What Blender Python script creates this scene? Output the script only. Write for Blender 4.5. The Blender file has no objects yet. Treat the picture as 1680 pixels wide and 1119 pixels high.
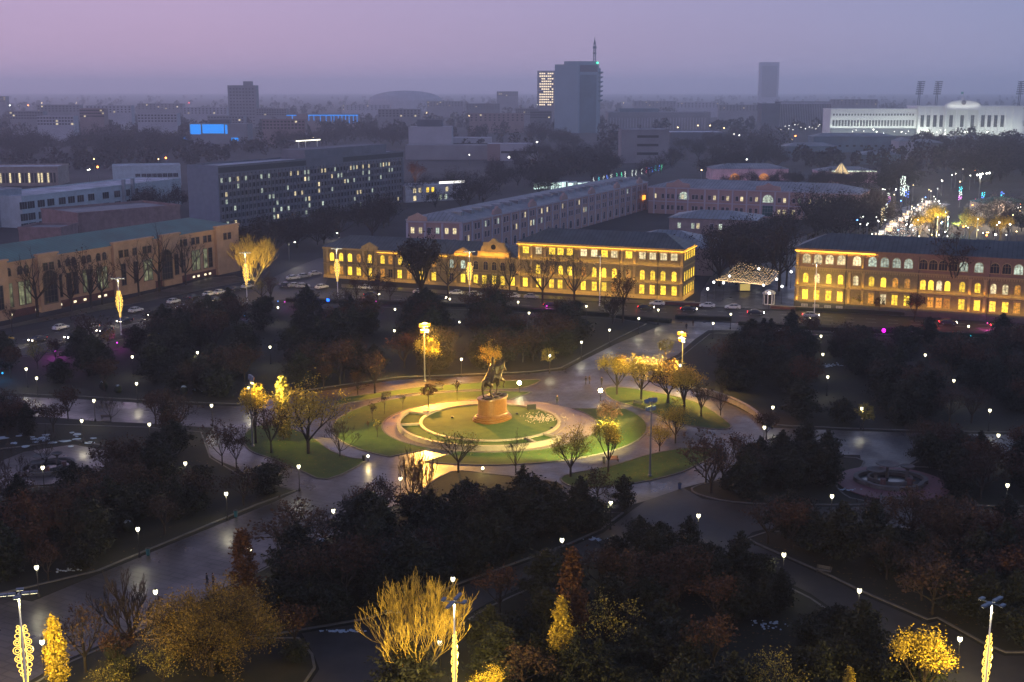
import bpy, bmesh, math, random
import numpy as np
from math import sin, cos, tan, pi, radians, atan, atan2, sqrt, hypot
from mathutils import Vector, Matrix

# ------------------------------------------------------------------ camera, sky, exposure
CAMZ, F, CX, CY, YH = 60.0, 2000.0, 840.0, 559.5, 145.0
TH = atan((CY - YH) / F)
sc = bpy.context.scene
col = sc.collection
cam_d = bpy.data.cameras.new("camera")
cam = bpy.data.objects.new("camera", cam_d)
col.objects.link(cam)
cam.location = (0, 0, CAMZ)
cam.rotation_euler = (pi / 2 - TH, 0, 0)
cam_d.sensor_width = 36
cam_d.lens = 36 * F / 1680
cam_d.clip_start = 0.5
cam_d.clip_end = 30000
sc.camera = cam
sc.view_settings.view_transform = 'Standard'
sc.view_settings.look = 'None'
sc.view_settings.gamma = 1
sc.view_settings.exposure = 0
sc.cycles.use_denoising = True
sc.cycles.max_bounces = 5
sc.cycles.volume_bounces = 2
sc.cycles.transparent_max_bounces = 8
sc.cycles.sample_clamp_indirect = 4

w = bpy.data.worlds.new("World")
sc.world = w
w.use_nodes = True
nt = w.node_tree
nt.nodes.clear()
def wn(t, **k):
    n = nt.nodes.new(t)
    for a, b in k.items(): setattr(n, a, b)
    return n
wo = wn('ShaderNodeOutputWorld'); bg = wn('ShaderNodeBackground')
tc = wn('ShaderNodeTexCoord'); sep = wn('ShaderNodeSeparateXYZ')
nt.links.new(tc.outputs['Generated'], sep.inputs[0])
ramp = wn('ShaderNodeValToRGB')
nt.links.new(sep.outputs['Z'], ramp.inputs[0])
els = [(0.0, (.56, .40, .57)), (.035, (.53, .39, .565)), (.075, (.50, .395, .60)), (.18, (1.40, 1.16, 1.66)), (.42, (.32, .34, .58)), (1.0, (.06, .09, .20))]
ramp.color_ramp.elements[0].position = els[0][0]; ramp.color_ramp.elements[0].color = (*els[0][1], 1)
ramp.color_ramp.elements[1].position = 1.0; ramp.color_ramp.elements[1].color = (*els[-1][1], 1)
for p, c in els[1:-1]:
    e = ramp.color_ramp.elements.new(p); e.color = (*c, 1)
mr = wn('ShaderNodeMapRange'); mr.inputs[1].default_value = -.25; mr.inputs[2].default_value = .45
nt.links.new(sep.outputs['X'], mr.inputs[0])
side = wn('ShaderNodeMixRGB', blend_type='MULTIPLY')      # the sky cools from rose at left to slate blue at right
tint = wn('ShaderNodeMixRGB'); tint.inputs[1].default_value = (1.02, .97, 1, 1); tint.inputs[2].default_value = (.54, .80, .88, 1)
nt.links.new(mr.outputs[0], tint.inputs[0])
side.inputs[0].default_value = 1
nt.links.new(ramp.outputs[0], side.inputs[1]); nt.links.new(tint.outputs[0], side.inputs[2])
sky = wn('ShaderNodeTexSky', sky_type='NISHITA', sun_disc=False)
sky.sun_elevation = radians(-4); sky.sun_rotation = radians(-60)
cn = wn('ShaderNodeTexNoise'); cn.inputs['Scale'].default_value = 2.2; cn.inputs['Detail'].default_value = 4
cmap = wn('ShaderNodeMapping'); cmap.inputs['Scale'].default_value = (1, 1, 6)
nt.links.new(tc.outputs['Generated'], cmap.inputs[0]); nt.links.new(cmap.outputs[0], cn.inputs['Vector'])
cr_ = wn('ShaderNodeMapRange'); cr_.inputs[3].default_value = .93; cr_.inputs[4].default_value = 1.07
nt.links.new(cn.outputs['Fac'], cr_.inputs[0])
cl = wn('ShaderNodeVectorMath', operation='SCALE')
nt.links.new(side.outputs[0], cl.inputs[0]); nt.links.new(cr_.outputs[0], cl.inputs['Scale'])
sky_s = wn('ShaderNodeVectorMath', operation='SCALE'); sky_s.inputs['Scale'].default_value = .06
nt.links.new(sky.outputs[0], sky_s.inputs[0])
addn = wn('ShaderNodeVectorMath', operation='ADD')
nt.links.new(cl.outputs[0], addn.inputs[0]); nt.links.new(sky_s.outputs[0], addn.inputs[1])
nt.links.new(addn.outputs[0], bg.inputs[0]); bg.inputs[1].default_value = 1.0
nt.links.new(bg.outputs[0], wo.inputs[0])

# ------------------------------------------------------------------ helpers
R = random.Random(7)
def P(u, v, z=0.0):
    a, b = (u - CX) / F, (CY - v) / F
    dy, dz = cos(TH) + b * sin(TH), -sin(TH) + b * cos(TH)
    t = (CAMZ - z) / -dz
    return Vector((a * t, dy * t, z))
def proj(p):
    y = p[1] * cos(TH) - (p[2] - CAMZ) * sin(TH)
    up = p[1] * sin(TH) + (p[2] - CAMZ) * cos(TH)
    return CX + F * p[0] / y, CY - F * up / y
def px_poly(pts, z=0): return [P(u, v, z) for u, v in pts]
def cr(pts, n=6, closed=False):
    out = []; m = len(pts)
    for i in range(m if closed else m - 1):
        p0, p1, p2, p3 = (Vector(pts[(i + k) % m]) if closed else Vector(pts[max(0, min(m - 1, i + k))]) for k in (-1, 0, 1, 2))
        for j in range(n):
            t = j / n
            out.append(.5 * ((2 * p1) + (p2 - p0) * t + (2 * p0 - 5 * p1 + 4 * p2 - p3) * t * t + (3 * p1 - p0 - 3 * p2 + p3) * t ** 3))
    if not closed: out.append(Vector(pts[-1]))
    return out
def inside(p, poly):
    c = False; j = len(poly) - 1
    for i in range(len(poly)):
        a, b = poly[i], poly[j]
        if (a[1] > p[1]) != (b[1] > p[1]) and p[0] < (b[0] - a[0]) * (p[1] - a[1]) / (b[1] - a[1]) + a[0]: c = not c
        j = i
    return c

def each(name, mat, root, n0=8):      # splits a run of boxes into one part per box
    def go(mb, n=n0):
        for i in range(len(mb.v) // n):
            q = MB(); q.v = mb.v[i * n:(i + 1) * n]; q.f = [tuple(k - i * n for k in f) for f in mb.f if min(f) >= i * n and max(f) < (i + 1) * n]; q.build(name, mat, root)
    return go
class MB:
    def __init__(s): s.v = []; s.f = []; s.m = []; s.sm = False
    def add(s, vs, fs, mi=0):
        o = len(s.v); s.v += [tuple(x) for x in vs]; s.f += [tuple(o + i for i in f) for f in fs]; s.m += [mi] * len(fs); return s
    def box(s, x0, x1, y0, y1, z0, z1, mi=0, bottom=True):
        v = [(x, y, z) for z in (z0, z1) for x, y in ((x0, y0), (x1, y0), (x1, y1), (x0, y1))]
        f = [(4, 5, 6, 7), (0, 1, 5, 4), (1, 2, 6, 5), (2, 3, 7, 6), (3, 0, 4, 7)]
        if bottom: f.append((3, 2, 1, 0))
        return s.add(v, f, mi)
    def prism(s, poly, z0, z1, mi=0, top=True, bottom=False):
        n = len(poly)
        a = sum(poly[i][0] * poly[(i + 1) % n][1] - poly[(i + 1) % n][0] * poly[i][1] for i in range(n))
        if a < 0: poly = poly[::-1]
        v = [(p[0], p[1], z0) for p in poly] + [(p[0], p[1], z1) for p in poly]
        f = [(i, (i + 1) % n, n + (i + 1) % n, n + i) for i in range(n)] if z1 > z0 else []
        if top: f.append(tuple(range(n, 2 * n)))
        if bottom: f.append(tuple(range(n - 1, -1, -1)))
        return s.add(v, f, mi)
    def vprism(s, poly, y0, y1, mi=0):     # outline in x,z pushed from y0 (front) back to y1
        n = len(poly)
        v = [(p[0], y0, p[1]) for p in poly] + [(p[0], y1, p[1]) for p in poly]
        f = [tuple(range(n)), tuple(range(2 * n - 1, n - 1, -1))] + [(i, n + i, n + (i + 1) % n, (i + 1) % n) for i in range(n)]
        return s.add(v, f, mi)
    def tube(s, path, rad, n=6, mi=0, caps=True, close=False):
        path = [Vector(p) for p in path]; m = len(path)
        rad = rad if isinstance(rad, (list, tuple)) else [rad] * m
        o = len(s.v); vs = []
        for i, p in enumerate(path):
            d = (path[(i + 1) % m] - path[i - 1]) if close else (path[min(i + 1, m - 1)] - path[max(i - 1, 0)])
            d = d.normalized() if d.length > 1e-9 else Vector((0, 0, 1))
            a = d.cross(Vector((0, 0, 1)) if abs(d.z) < .9 else Vector((1, 0, 0))).normalized(); b = d.cross(a)
            vs += [p + (a * cos(2 * pi * k / n) + b * sin(2 * pi * k / n)) * rad[i] for k in range(n)]
        fs = []
        for i in range(m if close else m - 1):
            j = (i + 1) % m
            fs += [(i * n + k, i * n + (k + 1) % n, j * n + (k + 1) % n, j * n + k) for k in range(n)]
        if caps and not close: fs += [tuple(range(n - 1, -1, -1)), tuple((m - 1) * n + k for k in range(n))]
        return s.add(vs, fs, mi)
    def lathe(s, prof, n=12, c=(0, 0), mi=0, cap=True):
        vs = []
        for r, z in prof: vs += [(c[0] + r * cos(2 * pi * k / n), c[1] + r * sin(2 * pi * k / n), z) for k in range(n)]
        fs = [(i * n + k, i * n + (k + 1) % n, (i + 1) * n + (k + 1) % n, (i + 1) * n + k) for i in range(len(prof) - 1) for k in range(n)]
        if cap: fs += [tuple(range(n - 1, -1, -1)), tuple((len(prof) - 1) * n + k for k in range(n))]
        return s.add(vs, fs, mi)
    def ball(s, c, r, n=8, m=6, mi=0, sq=(1, 1, 1)):
        pr = [(sin(pi * i / m), -cos(pi * i / m)) for i in range(m + 1)]
        vs = [(c[0] + sq[0] * r * a * cos(2 * pi * k / n), c[1] + sq[1] * r * a * sin(2 * pi * k / n), c[2] + sq[2] * r * b) for a, b in pr for k in range(n)]
        fs = [(i * n + k, i * n + (k + 1) % n, (i + 1) * n + (k + 1) % n, (i + 1) * n + k) for i in range(m) for k in range(n)]
        return s.add(vs, fs, mi)
    def strip(s, path, wid, z0, z1, closed=False, mi=0, off=0.0):   # a wall, kerb or line of given width along a path
        p = [Vector((q[0], q[1])) for q in path]; m = len(p); L = []; Rr = []
        for i in range(m):
            a = p[i - 1] if (closed or i > 0) else p[i]; b = p[(i + 1) % m] if (closed or i < m - 1) else p[i]
            d = (b - a).normalized(); nn = Vector((-d.y, d.x))
            L.append(p[i] + nn * (off + wid / 2)); Rr.append(p[i] + nn * (off - wid / 2))
        vs = [(*q, z0) for q in L] + [(*q, z0) for q in Rr] + [(*q, z1) for q in L] + [(*q, z1) for q in Rr]
        fs = []
        for i in range(m if closed else m - 1):
            j = (i + 1) % m
            fs.append((2 * m + i, 3 * m + i, 3 * m + j, 2 * m + j))
            if z1 > z0: fs += [(i, 2 * m + i, 2 * m + j, j), (m + j, 3 * m + j, 3 * m + i, m + i)]
        if z1 > z0 and not closed: fs += [(0, m, 3 * m, 2 * m), (m - 1, 3 * m - 1, 4 * m - 1, 2 * m - 1)][:1] + [(m - 1, 3 * m - 1, 4 * m - 1, 2 * m - 1)]
        return s.add(vs, fs, mi)
    def mesh(s, name, mats):
        me = bpy.data.meshes.new(name)
        me.from_pydata(s.v, [], s.f)
        for m in (mats if isinstance(mats, (list, tuple)) else [mats]): me.materials.append(m)
        if any(s.m): me.polygons.foreach_set('material_index', s.m)
        if s.sm: me.polygons.foreach_set('use_smooth', [True] * len(s.f))
        me.update(); return me
    def build(s, name, mats, parent=None, loc=None, rz=0): return link(name, s.mesh(name, mats), parent, loc, rz)
def link(name, me, parent=None, loc=None, rz=0, scale=None):
    o = bpy.data.objects.new(name, me); col.objects.link(o)
    if parent: o.parent = parent
    if loc is not None: o.location = loc
    if rz: o.rotation_euler = (0, 0, rz)
    if scale: o.scale = (scale,) * 3 if not isinstance(scale, tuple) else scale
    return o
def tag(o, label=None, cat=None, group=None, kind=None):
    for k, v in (('label', label), ('category', cat), ('group', group), ('kind', kind)):
        if v: o[k] = v
    return o
def thing(name, label, cat, loc=(0, 0, 0), rz=0, group=None, scale=None): return tag(link(name, None, None, loc, rz, scale), label, cat, group)
def struct(name, mb, mats): return tag(mb.build(name, mats), kind='structure')
KIDS = {}
def copy_tree(o, parent=None):
    c = o.copy(); col.objects.link(c)
    if parent: c.parent = parent
    for ch in list(o.children): copy_tree(ch, c)
    return c
ORD = 'first second third fourth fifth sixth seventh eighth ninth tenth eleventh twelfth thirteenth fourteenth fifteenth sixteenth seventeenth eighteenth nineteenth twentieth'.split()
TENS = {20: 'twenty', 30: 'thirty', 40: 'forty', 50: 'fifty', 60: 'sixty', 70: 'seventy'}
def ordi(i):
    if i < 20: return ORD[i]
    t = (i + 1) // 10 * 10
    return TENS[t] + '-' + ORD[(i + 1) % 10 - 1] if (i + 1) % 10 else {30: 'thirtieth', 40: 'fortieth', 50: 'fiftieth', 60: 'sixtieth', 70: 'seventieth'}[t]
def label_row(objs, phrase, cat=None, group=None):      # tells like things apart by their row and order across the view
    if len(objs) > 9 and '#' in phrase and 'row' not in phrase:
        o = sorted(objs, key=lambda q: -proj(q.location)[1]); k = 3 if len(o) > 18 else 2; n = len(o)
        for i in range(k):
            label_row(o[i * n // k:(i + 1) * n // k], phrase.replace(', #', ', # in its ' + (('front', 'rear') if k == 2 else ('front', 'middle', 'rear'))[i] + ' row').replace('in its ', '').replace(' there', '').replace(' of them', '').replace(' of those', ''), cat, group)
        return
    objs = sorted(objs, key=lambda o: proj(o.location)[0])
    for i, o in enumerate(objs):
        t = 'leftmost' if i == 0 else 'rightmost' if i == len(objs) - 1 else ordi(i) + ' from left'
        tag(o, phrase.replace('#', t), cat, group)

# ------------------------------------------------------------------ materials
MATS = {}
def M(name, c, rough=.75, noise=None, var=.25, c2=None, metal=0, spec=.4, emit=None, es=0, rnd=0, island=None, bump=0, sampled=False, coat=0):
    if name in MATS: return MATS[name]
    m = bpy.data.materials.new(name); m.use_nodes = True; t = m.node_tree; b = t.nodes['Principled BSDF']
    L = t.links.new
    b.inputs['Base Color'].default_value = (*c, 1); b.inputs['Roughness'].default_value = rough
    b.inputs['Metallic'].default_value = metal; b.inputs['Specular IOR Level'].default_value = spec
    src = None
    if noise:
        tcn = t.nodes.new('ShaderNodeTexCoord'); n = t.nodes.new('ShaderNodeTexNoise')
        n.inputs['Scale'].default_value = noise; n.inputs['Detail'].default_value = 6; n.inputs['Roughness'].default_value = .65
        L(tcn.outputs['Object'], n.inputs['Vector'])
        r = t.nodes.new('ShaderNodeValToRGB')
        r.color_ramp.elements[0].position = .33; r.color_ramp.elements[1].position = .67
        lo = [x * (1 - var) for x in c]; hi = [x * (1 + var) for x in c] if c2 is None else c2
        if c2 is not None: lo = c
        r.color_ramp.elements[0].color = (*lo, 1); r.color_ramp.elements[1].color = (*hi, 1)
        L(n.outputs['Fac'], r.inputs[0]); src = r.outputs[0]
        if bump:
            bp = t.nodes.new('ShaderNodeBump'); bp.inputs['Strength'].default_value = bump; bp.inputs['Distance'].default_value = .1
            L(n.outputs['Fac'], bp.inputs['Height']); L(bp.outputs[0], b.inputs['Normal'])
    if island:
        g = t.nodes.new('ShaderNodeNewGeometry'); r = t.nodes.new('ShaderNodeMixRGB')
        r.inputs[1].default_value = (*c, 1); r.inputs[2].default_value = (*island, 1)
        L(g.outputs['Random Per Island'], r.inputs[0]); src = r.outputs[0]
    if rnd:
        oi = t.nodes.new('ShaderNodeObjectInfo'); mp = t.nodes.new('ShaderNodeMapRange')
        mp.inputs[3].default_value = 1 - rnd; mp.inputs[4].default_value = 1 + rnd
        L(oi.outputs['Random'], mp.inputs[0])
        x = t.nodes.new('ShaderNodeVectorMath'); x.operation = 'SCALE'
        if src: L(src, x.inputs[0])
        else: x.inputs[0].default_value = c
        L(mp.outputs[0], x.inputs['Scale']); src = x.outputs[0]
    if src: L(src, b.inputs['Base Color'])
    if emit:
        b.inputs['Emission Color'].default_value = (*emit, 1); b.inputs['Emission Strength'].default_value = es
        if not sampled: m.cycles.emission_sampling = 'NONE'
    MATS[name] = m; return m
def seam(m, gap=1.2, k=.6):      # standing seams down a metal roof, along local x
    t = m.node_tree; b = t.nodes['Principled BSDF']; L = t.links.new; ln = b.inputs['Base Color'].links[0].from_socket
    tcn = t.nodes.new('ShaderNodeTexCoord'); wv = t.nodes.new('ShaderNodeTexWave'); wv.inputs['Scale'].default_value = 1 / gap / 3.18; L(tcn.outputs['Object'], wv.inputs['Vector'])
    wv.bands_direction = 'X'; r = t.nodes.new('ShaderNodeMapRange'); r.inputs[1].default_value = .0; r.inputs[2].default_value = .25; r.inputs[3].default_value = k; r.inputs[4].default_value = 1; L(wv.outputs['Fac'], r.inputs[0])
    x = t.nodes.new('ShaderNodeVectorMath'); x.operation = 'SCALE'; L(ln, x.inputs[0]); L(r.outputs[0], x.inputs['Scale']); L(x.outputs[0], b.inputs['Base Color']); return m
def glow(name, c, s): return M(name, (.02, .02, .02), .5, emit=c, es=s)
def lit_pane(name, c, s, lo=.35, scale=1.6):     # a lit window: noise in the glow stands in for curtains and room, and each window differs
    m = M(name, (.02, .02, .02), .3, emit=c, es=s)
    t = m.node_tree; b = t.nodes['Principled BSDF']; L = t.links.new
    tcn = t.nodes.new('ShaderNodeTexCoord'); oi = t.nodes.new('ShaderNodeObjectInfo')
    ad = t.nodes.new('ShaderNodeVectorMath'); ad.operation = 'ADD'; L(tcn.outputs['Object'], ad.inputs[0])
    sc_ = t.nodes.new('ShaderNodeVectorMath'); sc_.operation = 'SCALE'; sc_.inputs[0].default_value = (37, 11, 23); L(oi.outputs['Random'], sc_.inputs['Scale']); L(sc_.outputs[0], ad.inputs[1])
    n = t.nodes.new('ShaderNodeTexNoise'); n.inputs['Scale'].default_value = scale; n.inputs['Detail'].default_value = 2; L(ad.outputs[0], n.inputs['Vector'])
    mp = t.nodes.new('ShaderNodeMapRange'); mp.inputs[1].default_value = .3; mp.inputs[2].default_value = .68; mp.inputs[3].default_value = lo * s; mp.inputs[4].default_value = s
    L(n.outputs['Fac'], mp.inputs[0])
    m2 = t.nodes.new('ShaderNodeMapRange'); m2.inputs[3].default_value = .55; m2.inputs[4].default_value = 1.15; L(oi.outputs['Random'], m2.inputs[0])
    mu = t.nodes.new('ShaderNodeMath'); mu.operation = 'MULTIPLY'; L(mp.outputs[0], mu.inputs[0]); L(m2.outputs[0], mu.inputs[1])
    L(mu.outputs[0], b.inputs['Emission Strength']); return m
def paving(name, c, tile, rough, joint=.7, var=.18):     # slabs with joints, worn and damp in patches so lamps smear on it
    m = bpy.data.materials.new(name); m.use_nodes = True; t = m.node_tree; b = t.nodes['Principled BSDF']; L = t.links.new
    tcn = t.nodes.new('ShaderNodeTexCoord'); br = t.nodes.new('ShaderNodeTexBrick')
    mp = t.nodes.new('ShaderNodeMapping'); mp.inputs['Rotation'].default_value = (0, 0, radians(28)); L(tcn.outputs['Object'], mp.inputs[0]); L(mp.outputs[0], br.inputs['Vector'])
    br.inputs['Scale'].default_value = 1 / tile; br.inputs['Mortar Size'].default_value = .026
    br.inputs['Color1'].default_value = (*c, 1); br.inputs['Color2'].default_value = (*[x * (1 - var) for x in c], 1); br.inputs['Mortar'].default_value = (*[x * joint for x in c], 1)
    n = t.nodes.new('ShaderNodeTexNoise'); n.inputs['Scale'].default_value = .12; n.inputs['Detail'].default_value = 8; n.inputs['Roughness'].default_value = .7
    L(tcn.outputs['Object'], n.inputs['Vector'])
    r = t.nodes.new('ShaderNodeMapRange'); r.inputs[1].default_value = .3; r.inputs[2].default_value = .7; r.inputs[3].default_value = .6; r.inputs[4].default_value = 1.35; L(n.outputs['Fac'], r.inputs[0])
    x = t.nodes.new('ShaderNodeVectorMath'); x.operation = 'SCALE'; L(br.outputs['Color'], x.inputs[0]); L(r.outputs[0], x.inputs['Scale']); L(x.outputs[0], b.inputs['Base Color'])
    q = t.nodes.new('ShaderNodeMapRange'); q.inputs[1].default_value = .35; q.inputs[2].default_value = .65; q.inputs[3].default_value = rough - .13; q.inputs[4].default_value = rough + .2; L(n.outputs['Fac'], q.inputs[0]); L(q.outputs[0], b.inputs['Roughness'])
    n2 = t.nodes.new('ShaderNodeTexNoise'); n2.inputs['Scale'].default_value = 1.7; n2.inputs['Detail'].default_value = 4; L(tcn.outputs['Object'], n2.inputs['Vector'])
    bp = t.nodes.new('ShaderNodeBump'); bp.inputs['Strength'].default_value = .25; bp.inputs['Distance'].default_value = .03; L(n2.outputs['Fac'], bp.inputs['Height']); L(bp.outputs[0], b.inputs['Normal'])
    b.inputs['Specular IOR Level'].default_value = .45
    MATS[name] = m; return m

m_earth = M('park_earth', (.006, .006, .004), .95, .18, c2=(.012, .011, .008))
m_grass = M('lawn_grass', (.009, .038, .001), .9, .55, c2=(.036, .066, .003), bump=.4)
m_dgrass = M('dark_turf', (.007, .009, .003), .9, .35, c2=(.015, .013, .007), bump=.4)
m_city = M('city_ground', (.015, .014, .017), .95, .02, c2=(.045, .044, .052))
m_asph = M('asphalt', (.024, .021, .020), .62, .35, var=.3)
m_path = paving('plaza_paving', (.056, .048, .046), 4.5, .38, .45, .3)
m_pink = paving('pink_granite_paving', (.21, .145, .135), 1.1, .48)
m_redpave = paving('red_paving', (.17, .075, .085), .8, .6)
m_kerb = M('kerb_stone', (.10, .095, .09), .8, .8)
m_wallstone = M('pale_granite', (.24, .20, .165), .6, 1.2, var=.15)
m_snow = M('snow', (.34, .42, .50), .8, 1.5, var=.2)
m_white = M('white_paint', (.7, .7, .68), .6)
m_black = M('black_iron', (.012, .012, .013), .45)
m_steel = M('grey_steel', (.16, .17, .18), .45, metal=.3)
m_bark = M('bark', (.028, .021, .016), .9, 6, var=.35)
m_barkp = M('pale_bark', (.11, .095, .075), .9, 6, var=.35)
m_bronze = M('bronze', (.018, .011, .005), .42, 1.8, var=.4, metal=.35)
m_pine = M('pine_needles', (.005, .008, .004), .75, island=(.014, .018, .008), rnd=.35)
m_rust = M('rusty_leaves', (.030, .012, .006), .8, island=(.060, .024, .010), rnd=.35)
m_brown = M('brown_leaves', (.026, .014, .010), .8, island=(.055, .029, .016), rnd=.35)
m_gold = M('golden_leaves', (.20, .145, .012), .7, island=(.46, .34, .04), rnd=.15)
m_olive = M('olive_leaves', (.10, .09, .014), .7, island=(.20, .165, .03), rnd=.2)
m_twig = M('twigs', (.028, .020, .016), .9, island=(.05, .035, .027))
m_twiglit = M('yellow_lit_twigs', (.20, .145, .03), .85, island=(.36, .26, .06))  # yellow lamplight put into the twig colour
m_farleaf = M('distant_foliage', (.012, .010, .012), .9, island=(.028, .021, .023), rnd=.35)
m_shrub = M('clipped_shrub', (.008, .012, .007), .85, 5, var=.5)
m_hedge = M('hedge', (.010, .012, .007), .9, 3, var=.5)
m_glassd = M('dark_glass', (.020, .024, .030), .15, spec=.6)
m_glassb = M('bluish_glass', (.050, .060, .070), .12, spec=.6)
m_frame = M('white_frame', (.5, .48, .44), .6)
m_frameb = M('brown_frame', (.13, .09, .06), .6)
# ------------------------------------------------------------------ ground, roads and paths
Z = [0.02]
def nz(): Z[0] += .004; return Z[0]
struct('ground', MB().add([(-9000, -200, 0), (9000, -200, 0), (9000, 14000, 0), (-9000, 14000, 0)], [(0, 1, 2, 3)]), m_city)
park = px_poly([(-260, 640), (-150, 620), (140, 566), (300, 527), (420, 500), (470, 494), (560, 496), (760, 502), (1015, 520), (1107, 529), (1300, 540), (1680, 552), (1900, 560)]) + [Vector((150, 60, 0)), Vector((-150, 60, 0))]
struct('park_ground', MB().prism(park, .012, .012), m_earth)
def sheet(name, px, mat, smooth=0, extra=()):
    pts = px_poly(px)
    if smooth: pts = cr(pts, smooth, True)
    z = nz(); return struct(name, MB().prism(pts + list(extra), z, z), mat)
# roads
sheet('road', [(-120, 575), (0, 552), (212, 512), (350, 482), (420, 467), (470, 470), (560, 474), (760, 486), (1065, 500), (1300, 511), (1680, 529), (1900, 540), (1900, 557), (1680, 546), (1300, 531), (1107, 526), (1015, 518), (760, 499), (560, 493), (470, 491), (420, 497), (300, 524), (135, 562), (0, 592), (-120, 622)], m_asph)
sheet('road', [(425, 466.5), (480, 440), (520, 425), (640, 398), (668, 398), (560, 428), (548, 440), (530, 472), (470, 469.5)], m_asph)
mk = MB()
def dashes(a, b, n, wd=.18, duty=.45):
    a, b = P(*a), P(*b)
    z = Z[0] + .012
    for i in range(n):
        mk.strip([a.lerp(b, i / n), a.lerp(b, (i + duty) / n)], wd, z, z)
dashes((0, 566), (340, 492), 22); dashes((0, 579), (340, 505), 22, duty=.98)
dashes((560, 481), (1680, 536), 34); dashes((560, 487), (1680, 541), 34, duty=.45)
struct('lane_markings', mk, M('road_paint', (.5, .5, .48), .7, 1.0, var=.4))
# left museum forecourt and pavements
sheet('forecourt', [(-150, 570), (0, 541), (200, 503), (340, 474), (415, 460), (385, 452), (347, 455), (277, 473), (185, 496), (0, 536), (-150, 564)], m_path)
sheet('pavement', [(560, 472), (760, 484), (1065, 498.5), (1140, 502), (1140, 494), (1065, 493), (760, 478), (560, 466)], m_path)
sheet('street_plaza', [(1148, 502.5), (1310, 510), (1303, 480), (1310, 455), (1400, 400), (1560, 335), (1520, 330), (1360, 372), (1230, 420), (1165, 455), (1150, 480)], m_path)
sheet('pavement', [(1310, 510.5), (1680, 528), (1680, 524), (1310, 507)], m_path)
# park paths
sheet('path', [(-120, 645), (25, 651), (140, 656), (275, 664), (390, 667), (420, 660), (470, 690), (420, 720), (385, 767), (345, 745), (337, 722), (350, 702), (240, 695), (155, 691), (87, 685), (25, 682), (-120, 676)], m_path)
sheet('path', [(-60, 1010), (54, 987), (161, 943), (313, 880), (423, 835), (450, 824), (492, 805), (560, 755), (720, 790), (690, 815), (640, 832), (607, 849), (441, 927), (320, 990), (214, 1043), (198, 1044), (107, 1084), (20, 1135), (-120, 1119)], m_path)
sheet('path', [(0, 978), (54, 988), (-60, 1020), (-80, 975)], m_path)
ring = px_poly([(342, 735), (352, 700), (395, 668), (440, 656), (505, 645), (560, 638), (655, 624), (780, 618), (870, 613), (940, 608), (1010, 620), (1100, 633), (1159, 650), (1215, 672), (1245, 690), (1262, 712), (1258, 745), (1215, 775), (1121, 801), (1060, 822), (980, 838), (860, 832), (720, 824), (600, 830), (492, 806), (420, 785), (385, 767), (352, 752)])
z = nz(); struct('ring_road', MB().prism(cr(ring, 5, True), z, z), m_path)
sheet('path', [(868, 617), (922, 609), (1010, 565), (1085, 534), (1060, 528), (1107, 526), (1680, 551), (1680, 558), (1262, 543), (1162, 542), (1140, 557), (1112, 582), (1087, 593), (1060, 630), (960, 680), (860, 660)], m_path)
sheet('path', [(1225, 700), (1276, 703), (1411, 708), (1549, 712), (1800, 716), (1800, 748), (1515, 747), (1482, 768), (1414, 768), (1411, 747), (1240, 745), (1200, 760)], m_path)
sheet('path', [(1549, 711), (1520, 690), (1470, 660), (1452, 660), (1500, 695), (1530, 712)], m_path)
# lower asphalt loop
loop_up = [(1121, 801), (1152, 819), (1238, 831), (1445, 833), (1800, 838)]
sheet('lower_path', loop_up + [(1800, 872), (1480, 869), (1258, 868), (1234, 874), (1223, 884), (1234, 893), (1316, 930), (1364, 951), (1417, 978), (1522, 1024), (1538, 1020), (1616, 1064), (1648, 1077), (1760, 1076), (1800, 1180), (1560, 1180), (1500, 1085), (1436, 1046), (1380, 1010), (1330, 975), (1230, 925), (1100, 880), (1040, 880), (974, 912), (900, 945), (800, 990), (700, 1050), (620, 1119), (560, 1200), (470, 1180), (524, 1099), (515, 1075), (495, 1040), (600, 1022), (653, 1005), (750, 965), (860, 925), (931, 900), (990, 875), (1033, 841), (1060, 822)], m_asph)
m_cob = m_asph
# fountain plaza (right) and small one (left)
FC = P(1464, 794); FR = 8.4
z = nz(); struct('fountain_plaza', MB().prism([FC + Vector((FR * cos(a), FR * sin(a), 0)) for a in np.linspace(0, 2 * pi, 64, endpoint=False)], z, z + .1), m_redpave)
st = MB()
for i in range(6):
    a, b = P(1447, 820 + i * 2.2), P(1486, 820 + i * 2.2)
    st.box(a.x, b.x, a.y - .42, a.y, 0, .62 - i * .09)
for u in (1445, 1488):
    a, b = P(u, 817), P(u, 833); st.strip([a, b], .25, 0, .7)
struct('steps', st, m_kerb)
FC2 = P(80, 770); FR2 = 8.6
z = nz(); struct('fountain_plaza', MB().prism([FC2 + Vector((FR2 * cos(a), FR2 * sin(a), 0)) for a in np.linspace(0, 2 * pi, 64, endpoint=False)], z, z + .1), m_path)
sheet('path', [(-80, 790), (40, 742), (120, 730), (200, 745), (275, 733), (275, 741), (200, 757), (140, 760), (-80, 830)], m_path)
# monument circle --------------------------------------------------
C0 = Vector((-4.0, 214.5, 0))
def circ(r, a0=0, a1=360, n=72, ry=None, dy=0):
    ry = ry or r
    return [C0 + Vector((r * cos(radians(a)), ry * sin(radians(a)) + dy, 0)) for a in np.linspace(a0, a1, n)]
z = nz(); struct('pink_paving', MB().prism(circ(19.6, 0, 355, 72, 17.8), z, z), m_pink)
kerbs = MB()
def lawn(px, smooth=6, mat=m_grass, z=.12, world=None, kerb=True):
    pts = world if world else px_poly(px)
    if smooth: pts = cr(pts, smooth, True)
    tag(MB().prism(pts, 0, z).build('lawn', mat), kind='structure')
    if kerb: kerbs.strip(pts, .3, 0, z + .05, True)
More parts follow.
